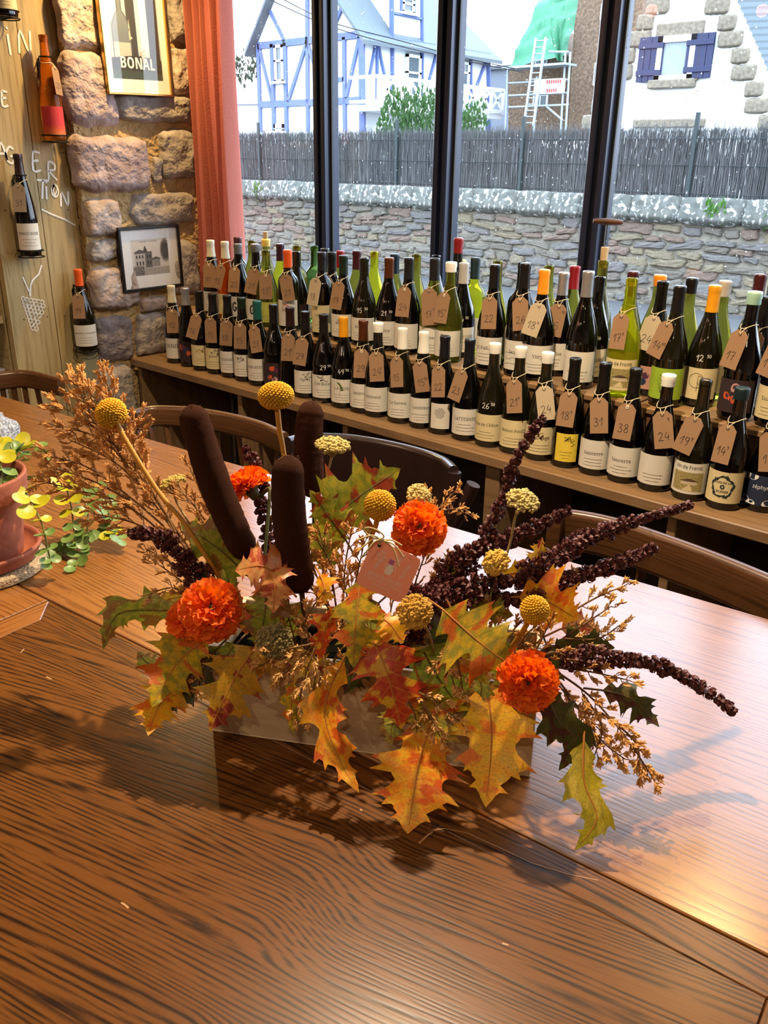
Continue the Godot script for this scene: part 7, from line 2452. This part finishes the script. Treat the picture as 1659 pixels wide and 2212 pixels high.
func fence() -> void:
	var z := -10.2
	var t := thing("brushwood_fence", "dark grey brushwood screen fence on top of the garden wall", "fence", Vector3(0, 1.092, z))
	var rg := RandomNumberGenerator.new()
	rg.seed = 15
	var o := MB.new()
	o.tube(PackedVector3Array([Vector3(0, 0, 0), Vector3(0.02, 0.5, 0.0), Vector3(0, 1, 0)]), PackedFloat32Array([0.0036, 0.0034, 0.0014]), 4, false)
	var me := o.mesh()
	var m := mat("brushwood", Color(0.9, 0.9, 0.9), 0.95)
	m.vertex_color_use_as_albedo = true
	me.surface_set_material(0, m)
	var mm := MultiMesh.new()
	mm.transform_format = MultiMesh.TRANSFORM_3D
	mm.use_colors = true
	mm.mesh = me
	mm.instance_count = 9500
	for k in 9500:
		var x := rg.randf_range(-14.2, -2.2)
		var h := 0.70 + 0.04 * rg.randf() + (0.09 * rg.randf() if rg.randf() < 0.3 else 0.0)
		var b := Basis(Vector3.BACK, rg.randf_range(-0.05, 0.05)) * Basis(Vector3.RIGHT, rg.randf_range(-0.02, 0.02)) * Basis(Vector3.UP, rg.randf() * TAU)
		mm.set_instance_transform(k, Transform3D(b.scaled_local(Vector3(1, h, 1)), Vector3(x, 0, rg.randf_range(-0.03, 0.03))))
		var g := rg.randf_range(0.075, 0.135) if rg.randf() < 0.9 else rg.randf_range(0.14, 0.26)
		mm.set_instance_color(k, Color(g * 1.02, g * 1.02, g * 1.0))
	var mi := MultiMeshInstance3D.new()
	mi.multimesh = mm
	mi.name = "sticks"
	mi.set_meta("kind", "stuff")
	t.add_child(mi, true)
	var post := mat("green post", Color(0.12, 0.17, 0.17), 0.6)
	for px in [560, 858, 1130, 1502]:
		var p := on_z(px, 300, z + 0.06)
		var b := MB.new()
		b.box(Vector3(0.045, 0.885, 0.04), Transform3D(Basis(), Vector3(p.x, 0.445, 0.07)), 0.004)
		part(t, "fence_post", b, post)
	for y in [0.04, 0.34, 0.62]:
		var w := MB.new()
		w.tube(PackedVector3Array([Vector3(-14.2, y, 0.05), Vector3(-2.2, y, 0.05)]), PackedFloat32Array([0.004]), 5)
		part(t, "wire", w, post)

func timber_house() -> void:
	var z := -21.87
	var c := on_z(783, 200, z)
	var xw := c.x
	var white := mat("white render", Color(0.88, 0.89, 0.89), 0.9)
	var blue := mat("blue timber", Color(0.33, 0.39, 0.58), 0.7)
	var slate := mat("house slate", Color(0.33, 0.37, 0.39), 0.6)
	var paint := mat("white paint", Color(0.88, 0.89, 0.90), 0.6)
	var pane := mat("dark pane", Color(0.32, 0.36, 0.38), 0.15)
	var org := Vector3(xw, 0, z)
	var t := thing("timbered_house", "white house with blue timber framing, slate roof and a white balcony", "building", org)
	var Z := func(x: float, y: float) -> Vector3: return on_z(x, y, z + 0.05) - org
	var X := func(x: float, y: float) -> Vector3: return on_x(x, y, xw + 0.05) - org
	var peak: Vector3 = on_z(647, -136, z) - org
	var le: Vector3 = on_z(556, 90, z) - org
	var eave := on_z(783, 70, z).y
	var zend := (on_x(1056, 150, xw) - org).z
	var g := MB.new()
	g.poly(PackedVector2Array([Vector2(le.x, 0), Vector2(0, 0), Vector2(0, eave), Vector2(peak.x, peak.y), Vector2(le.x, eave)]), -zend, Transform3D())
	part(t, "walls", g, white)
	var rf := MB.new()
	var over := 0.35
	var sl := (peak - Vector3(0, eave, 0))
	var er := Vector3(0, eave, 0) - sl.normalized() * 0.5
	var el := Vector3(le.x, eave, 0) - (peak - Vector3(le.x, eave, 0)).normalized() * 0.5
	var back := Vector3(0, 0, zend)
	var hip := Vector3(0, 0, zend * 0.74)
	var th := Vector3(0, 0.12, 0)
	var f := Vector3(0, 0, over)
	for s in [[er, peak], [el, peak]]:
		var a: Vector3 = s[0]
		var p: Vector3 = s[1]
		rf.quad(a + f + th, a + back - f + th, p + hip + th, p + f + th)
		rf.quad(a + f, a + back - f, p + hip, p + f)
		rf.quad(a + f, a + f + th, p + f + th, p + f)
		rf.quad(a + f, a + back - f, a + back - f + th, a + f + th)
	rf.quad(er + back - f + th, el + back - f + th, peak + hip + th, peak + hip + th)
	part(t, "roof", rf, slate)
	# beams of the gable face, then of the balcony face
	var gable := [[557, 99, 781, 74, 0.2], [558, 226, 781, 216, 0.2], [557, 95, 563, 285, 0.14], [587, 95, 592, 285, 0.16], [615, 92, 619, 285, 0.16], [663, -60, 665, 285, 0.14], [743, 80, 745, 285, 0.14], [781, 70, 783, 285, 0.24], [560, 105, 588, 220, 0.10], [663, 90, 622, 220, 0.12], [663, 90, 702, 210, 0.12], [777, 78, 747, 213, 0.12], [583, 24, 615, 90, 0.10], [742, 7, 712, 78, 0.12], [702, 173, 743, 171, 0.12]]
	for q in gable:
		var b := MB.new()
		b.bar(Z.call(q[0], q[1]), Z.call(q[2], q[3]), q[4], 0.06, 0.0, Vector3.BACK)
		part(t, "timber_beam", b, blue)
	var side := [[785, 73, 1056, 118, 0.22], [785, 217, 1056, 234, 0.2], [814, 80, 815, 218, 0.12], [846, -40, 847, 222, 0.16], [910, -40, 911, 226, 0.16], [945, 105, 946, 228, 0.12], [1016, 112, 1017, 232, 0.14], [1054, 118, 1055, 285, 0.2], [814, 84, 798, 165, 0.10], [814, 84, 831, 165, 0.10], [945, 108, 925, 180, 0.10], [945, 108, 962, 180, 0.10], [1053, 122, 1028, 190, 0.12], [848, 28, 910, 41, 0.16], [868, -30, 866, 30, 0.1], [893, -30, 895, 34, 0.1]]
	for q in side:
		var b := MB.new()
		b.bar(X.call(q[0], q[1]), X.call(q[2], q[3]), 0.06, q[4], 0.0, Vector3.RIGHT)
		part(t, "timber_beam", b, blue)
	# the wall dormer
	var d0: Vector3 = on_x(848, 80, xw) - org
	var d1: Vector3 = on_x(912, 80, xw) - org
	var db := MB.new()
	db.box(Vector3(2.6, 6.0, d0.z - d1.z), Transform3D(Basis(), Vector3(-1.28, eave + 2.9, (d0.z + d1.z) / 2)))
	part(t, "dormer", db, white)
	var win := [["Z", 593, 98, 614, 178], ["X", 868, -10, 893, 33], ["X", 877, 116, 906, 212], ["X", 986, 131, 1011, 190], ["Z", 593, 268, 615, 285]]
	for q in win:
		var isz: bool = q[0] == "Z"
		var a: Vector3 = Z.call(q[1], q[2]) if isz else X.call(q[1], q[2])
		var b: Vector3 = Z.call(q[3], q[4]) if isz else X.call(q[3], q[4])
		var m := (a + b) / 2
		var w := absf(b.x - a.x) if isz else absf(b.z - a.z)
		var h := absf(a.y - b.y)
		var at := Transform3D(Basis(), m) if isz else Transform3D(Basis(Vector3.UP, PI / 2), m)
		var fr := MB.new()
		for s in [-1, 1]:
			fr.box(Vector3(0.09, h, 0.08), at.translated_local(Vector3(s * (w / 2 - 0.045), 0, 0.02)))
			fr.box(Vector3(w, 0.09, 0.08), at.translated_local(Vector3(0, s * (h / 2 - 0.045), 0.02)))
		fr.box(Vector3(w, 0.06, 0.08), at.translated_local(Vector3(0, h * 0.08, 0.02)))
		fr.box(Vector3(w + 0.2, 0.07, 0.2), at.translated_local(Vector3(0, -h / 2, 0.06)))
		var wn := part(t, "window", fr, paint)
		var pb := MB.new()
		pb.box(Vector3(w - 0.1, h - 0.1, 0.02), at)
		part(wn, "pane", pb, pane)
	# the balcony
	var bx := 1.25
	var b0 := on_x(818, 225, xw + bx).z - z
	var b1 := on_x(1085, 245, xw + bx).z - z
	var fy := on_x(818, 226, xw + bx).y
	var ry := on_x(818, 164, xw + bx).y
	var fl := MB.new()
	fl.box(Vector3(bx, 0.16, b0 - b1), Transform3D(Basis(), Vector3(bx / 2, fy - 0.08, (b0 + b1) / 2)))
	part(t, "balcony_floor", fl, paint)
	var bays := 9
	var corner := [Vector3(0.05, 0, b0), Vector3(bx, 0, b0), Vector3(bx, 0, b1), Vector3(0.05, 0, b1)]
	for k in 3:
		var rl := MB.new()
		for y in [ry, fy + 0.10]: rl.bar(corner[k] + Vector3(0, y, 0), corner[k + 1] + Vector3(0, y, 0), 0.10, 0.09)
		part(t, "balcony_rail", rl, paint)
	for k in bays + 1:
		var p := Vector3(bx, 0, lerpf(b0, b1, float(k) / bays))
		var ps := MB.new()
		ps.box(Vector3(0.09, ry - fy, 0.09), Transform3D(Basis(), p + Vector3(0, (ry + fy) / 2, 0)))
		part(t, "balcony_post", ps, paint)
		if k < bays:
			var q := Vector3(bx, 0, lerpf(b0, b1, float(k + 1) / bays))
			var cr := MB.new()
			cr.bar(p + Vector3(0, fy + 0.1, 0), q + Vector3(0, ry, 0), 0.05, 0.07)
			cr.bar(p + Vector3(0, ry, 0), q + Vector3(0, fy + 0.1, 0), 0.05, 0.07)
			part(t, "balcony_cross", cr, paint).set_meta("kind", "stuff")
	var br := MB.new()
	br.bar(Vector3(0.1, fy - 1.6, b0 - 0.5), Vector3(bx * 0.9, fy - 0.2, b0 - 0.5), 0.14, 0.16)
	part(t, "balcony_bracket", br, paint)

func tarp_house() -> void:
	var z := -27.0
	var org := Vector3(on_z(1180, 250, z).x, 0, z)
	var t := thing("stone_house", "brown stone house under repair with a green tarpaulin and scaffolding", "building", org)
	var st := mat("far rubble", Color.WHITE, 0.9)
	st.albedo_texture = mottled("far rubble mottle", Color(0.28, 0.22, 0.17), Color(0.52, 0.43, 0.34), 256, 0.09, 88, 3)
	triplanar(st, 0.35)
	var W := func(px: Array, zz: float) -> MB:
		var p := PackedVector2Array()
		for q in px:
			var v := on_z(q[0], q[1], zz)
			p.append(Vector2(v.x - org.x, v.y))
		var m := MB.new()
		m.poly(p, 3.0, Transform3D(Basis(), Vector3(0, 0, zz - z)))
		return m
	part(t, "low_wall", W.call([[1098, 300], [1240, 300], [1240, 138], [1180, 60], [1098, 147]], z), st)
	part(t, "tall_wall", W.call([[1226, 300], [1380, 300], [1390, -80], [1262, -80], [1240, 60]], z + 1.0), st)
	# tarpaulin: a creased sheet over the roof
	var f := noise(0.9, 5, 3)
	var o := MB.new()
	var pts := PackedVector3Array()
	var rows := 12
	var cols := 12
	for r in rows:
		for q in cols:
			var a := float(q) / (cols - 1)
			var b := float(r) / (rows - 1)
			var x := lerpf(lerpf(1096, 1166, b), lerpf(1222, 1268, b), a)
			var y := lerpf(lerpf(150, 2, b), lerpf(118, -30, b), a)
			var p := on_z(x, y, z + 1.3 - b * 1.2) - org
			p.z += f.get_noise_2d(p.x * 0.8, p.y * 2.0) * 0.25
			pts.append(p)
	o.grid(pts, rows, cols)
	var tarp := mat("green tarpaulin", Color(0.17, 0.45, 0.31), 0.5)
	part(t, "tarpaulin", o, tarp)
	o = MB.new()
	pts = PackedVector3Array()
	for r in 8:
		for q in 6:
			var a := q / 5.0
			var b := r / 7.0
			var x := lerpf(lerpf(1205, 1185, b), lerpf(1212, 1228, b), a)
			var y := lerpf(132, 40, b)
			var p := on_z(x, y, z + 1.6) - org
			p.z += 0.15 * sin(a * 9.0) + f.get_noise_2d(p.x * 2, p.y) * 0.2
			pts.append(p)
	o.grid(pts, 8, 6)
	part(t, "tarpaulin_fold", o, tarp)
	for q in [[1286, 136, 1302, 184, 1.05], [1300, 10, 1314, 42, 1.05], [1153, 205, 1183, 229, 0.03], [1160, 98, 1182, 140, 0.03]]:
		var a := on_z(q[0], q[1], z + q[4]) - org
		var b := on_z(q[2], q[3], z + q[4]) - org
		var m := MB.new()
		m.box(Vector3(b.x - a.x, a.y - b.y, 0.08), Transform3D(Basis(), (a + b) / 2))
		var w := part(t, "window", m, mat("white paint"))
		var g := MB.new()
		for s in [-1, 1]: g.box(Vector3((b.x - a.x) * 0.34, (a.y - b.y) * 0.8, 0.04), Transform3D(Basis(), (a + b) / 2 + Vector3(s * (b.x - a.x) * 0.22, 0, 0.04)))
		part(w, "pane", g, mat("dark pane"))
	# scaffolding with its ladder and banner
	var s := thing("scaffold", "grey tube scaffolding with planks in front of the stone house", "scaffold", org)
	var steel := mat("scaffold tube", Color(0.58, 0.62, 0.64), 0.5, 0.3)
	var zz := z + 2.2
	for q in [[1097, 150, 1233, 140], [1099, 180, 1228, 172], [1099, 207, 1228, 200], [1099, 232, 1228, 226], [1097, 145, 1092, 330], [1222, 110, 1211, 332], [1232, 112, 1223, 332], [1160, 165, 1153, 332], [1180, 230, 1216, 260], [1186, 112, 1228, 112]]:
		var m := MB.new()
		var e := on_z(q[2], q[3], zz) - org
		if q[3] > 320: e.y = -0.13
		m.tube(PackedVector3Array([on_z(q[0], q[1], zz) - org, e]), PackedFloat32Array([0.035]), 6)
		part(s, "scaffold_tube", m, steel)
	var deck := MB.new()
	deck.bar(on_z(1097, 149, zz) - org, on_z(1233, 139, zz) - org, 0.7, 0.06)
	part(s, "scaffold_deck", deck, steel)
	var l := thing("ladder", "grey aluminium ladder leaning on the scaffolding", "ladder", on_z(1138, 285, zz + 0.5))
	var a0 := on_z(1132, 272, zz + 0.5) - l.position
	var a1 := on_z(1158, 82, zz + 0.3) - l.position
	var gap := Vector3(0.34, 0, 0)
	for k in 2:
		var m := MB.new()
		m.bar(a0 + gap * k, a1 + gap * k, 0.05, 0.07)
		part(l, "stile", m, steel)
	for k in 14:
		var m := MB.new()
		var p := a0.lerp(a1, (k + 0.5) / 14.0)
		m.tube(PackedVector3Array([p, p + gap]), PackedFloat32Array([0.02]), 5)
		part(l, "rung", m, steel)
	var bp0 := on_z(1155, 172, zz + 0.1)
	var bp1 := on_z(1219, 201, zz + 0.1)
	var bn := thing("banner", "white builder's banner with red lettering on the scaffolding", "banner", (bp0 + bp1) / 2)
	var bm := MB.new()
	bm.box(Vector3(bp1.x - bp0.x, bp0.y - bp1.y, 0.02))
	part(bn, "banner_sheet", bm, mat("white paint"))
	var tx := MB.new()
	for q in [[0.05, 0.12, 0.5], [0.1, -0.12, 0.38]]:
		var x: float = q[0] * 0.5
		while x < q[2] * (bp1.x - bp0.x):
			tx.box(Vector3(0.05, 0.10, 0.004), Transform3D(Basis(), Vector3(x - 0.1, q[1], 0.013)))
			x += 0.075
	part(bn, "lettering", tx, mat("banner red", Color(0.62, 0.20, 0.20), 0.7)).set_meta("kind", "stuff")

func white_house() -> void:
	var z := on_z(1460, 130, -17.0).z
	var org := Vector3(on_z(1460, 250, z).x, 0, z)
	var t := thing("white_house", "white rendered gable with granite quoins and a blue shuttered window", "building", org)
	var white := mat("white render")
	var gran := mat("granite", Color.WHITE, 0.9)
	gran.albedo_texture = mottled("granite mottle", Color(0.36, 0.33, 0.28), Color(0.54, 0.50, 0.43), 256, 0.05, 99, 4)
	triplanar(gran, 0.9)
	var P := func(x: float, y: float, dz := 0.0) -> Vector3: return on_z(x, y, z + dz) - org
	var g := PackedVector2Array()
	for q in [[1245, 300], [1668, 300], [1650, 240], [1470, -250], [1415, -20]]:
		var v: Vector3 = P.call(q[0], q[1])
		g.append(Vector2(v.x, v.y))
	var low := MB.new()
	g[0].y = -0.2; g[1].y = -0.2
	low.poly(g, 6.0)
	part(t, "gable_wall", low, white)
	# quoins up both skews
	var rg := RandomNumberGenerator.new()
	rg.seed = 21
	for side in 2:
		for k in 9:
			var y := -40.0 + k * 36.0
			var x: float = lerpf(1417, 1262, (y + 20) / 280.0) if side == 0 else lerpf(1548, 1656, (y + 10) / 270.0)
			var long := 44.0 if k % 2 else 30.0
			var a: Vector3 = P.call(x - (10 if side == 0 else 12), y, 0.03)
			var b: Vector3 = P.call(x + long - 8, y + 33, 0.03)
			if side == 1:
				a = P.call(x - long + 18, y, 0.03)
				b = P.call(x + 24, y + 33, 0.03)
			var m := stone_mesh(absf(b.x - a.x), absf(a.y - b.y), 0.06, 500 + k + side * 20, 0.015)
			var s := part(t, "quoin_stone", m, gran)
			s.position = (a + b) / 2
	for q in [["lintel", 1421, 52, 1519, 78], ["sill", 1404, 174, 1502, 189], ["lower_lintel", 1370, 258, 1522, 275]]:
		var a: Vector3 = P.call(q[1], q[2], 0.02)
		var b: Vector3 = P.call(q[3], q[4], 0.02)
		var m := MB.new()
		m.box(Vector3(b.x - a.x, a.y - b.y, 0.22 if q[0] == "sill" else 0.1), Transform3D(Basis(), (a + b) / 2), 0.02)
		part(t, q[0], m, gran)
	var a0: Vector3 = P.call(1422, 80, 0.03)
	var b0: Vector3 = P.call(1500, 174, 0.03)
	var w := b0.x - a0.x
	var h := a0.y - b0.y
	var c := (a0 + b0) / 2
	var m2 := MB.new()
	for s in [-1, 1]: m2.box(Vector3(0.12, h, 0.10), Transform3D(Basis(), c + Vector3(s * w / 2, 0, 0)), 0.01)
	part(t, "jamb_stones", m2, gran)
	var fr := MB.new()
	for s in [-1, 1]:
		fr.box(Vector3(0.10, h, 0.06), Transform3D(Basis(), c + Vector3(s * (w / 2 - 0.09), 0, 0.04)))
		fr.box(Vector3(w - 0.08, 0.11, 0.06), Transform3D(Basis(), c + Vector3(0, s * (h / 2 - 0.055), 0.04)))
	var wn := part(t, "window", fr, mat("white paint"))
	var pb := MB.new()
	pb.box(Vector3(w - 0.2, h - 0.2, 0.02), Transform3D(Basis(), c + Vector3(0, 0, 0.02)))
	part(wn, "pane", pb, mat("dark pane"))
	var net := MB.new()
	var pts := PackedVector3Array()
	for r in 2:
		for q in 40: pts.append(c + Vector3((q / 39.0 - 0.5) * (w - 0.22), (r - 0.5) * (h - 0.24), 0.036 + 0.005 * sin(q * 1.3)))
	net.grid(pts, 2, 40)
	part(wn, "net_curtain", net, mat("net curtain", Color(0.52, 0.56, 0.58), 0.9))
	var blue := mat("shutter blue", Color(0.075, 0.115, 0.26), 0.6)
	for q in [[1385, 82, 1427, 176], [1489, 74, 1534, 168]]:
		var a: Vector3 = P.call(q[0], q[1], 0.05)
		var b: Vector3 = P.call(q[2], q[3], 0.05)
		var sw := b.x - a.x
		var sh := a.y - b.y
		var m := MB.new()
		m.box(Vector3(sw, sh, 0.01), Transform3D(Basis(), (a + b) / 2 + Vector3(0, 0, 0.005)))
		var sp := part(t, "shutter", m, blue)
		for k in 4:
			var bd := MB.new()
			bd.box(Vector3(sw / 4 - 0.008, sh, 0.035), Transform3D(Basis(), (a + b) / 2 + Vector3((k - 1.5) * sw / 4, 0, 0.022)), 0.004)
			part(sp, "shutter_board", bd, blue)
		for s in [-1, 1]:
			var bt := MB.new()
			bt.box(Vector3(sw, 0.09, 0.03), Transform3D(Basis(), (a + b) / 2 + Vector3(0, s * sh * 0.3, 0.055)), 0.004)
			part(sp, "shutter_batten", bt, blue)
	# slate roof on the right, falling away from us
	var rf := MB.new()
	var e0: Vector3 = P.call(1560, -60, -0.4)
	var e1: Vector3 = P.call(1700, 260, -0.4)
	var rows := 22
	for k in rows:
		var p := e0.lerp(e1, float(k) / rows)
		var q := e0.lerp(e1, float(k + 1) / rows)
		rf.quad(p + Vector3(0, 0.05, 0), q + Vector3(0, 0.09, 0), q + Vector3(3.5, 0.09, -1.5), p + Vector3(3.5, 0.05, -1.5))
		rf.quad(q + Vector3(0, 0.05, 0), q + Vector3(3.5, 0.05, -1.5), q + Vector3(3.5, 0.09, -1.5), q + Vector3(0, 0.09, 0))
	part(t, "slate_roof", rf, mat("house slate")).set_meta("kind", "stuff")
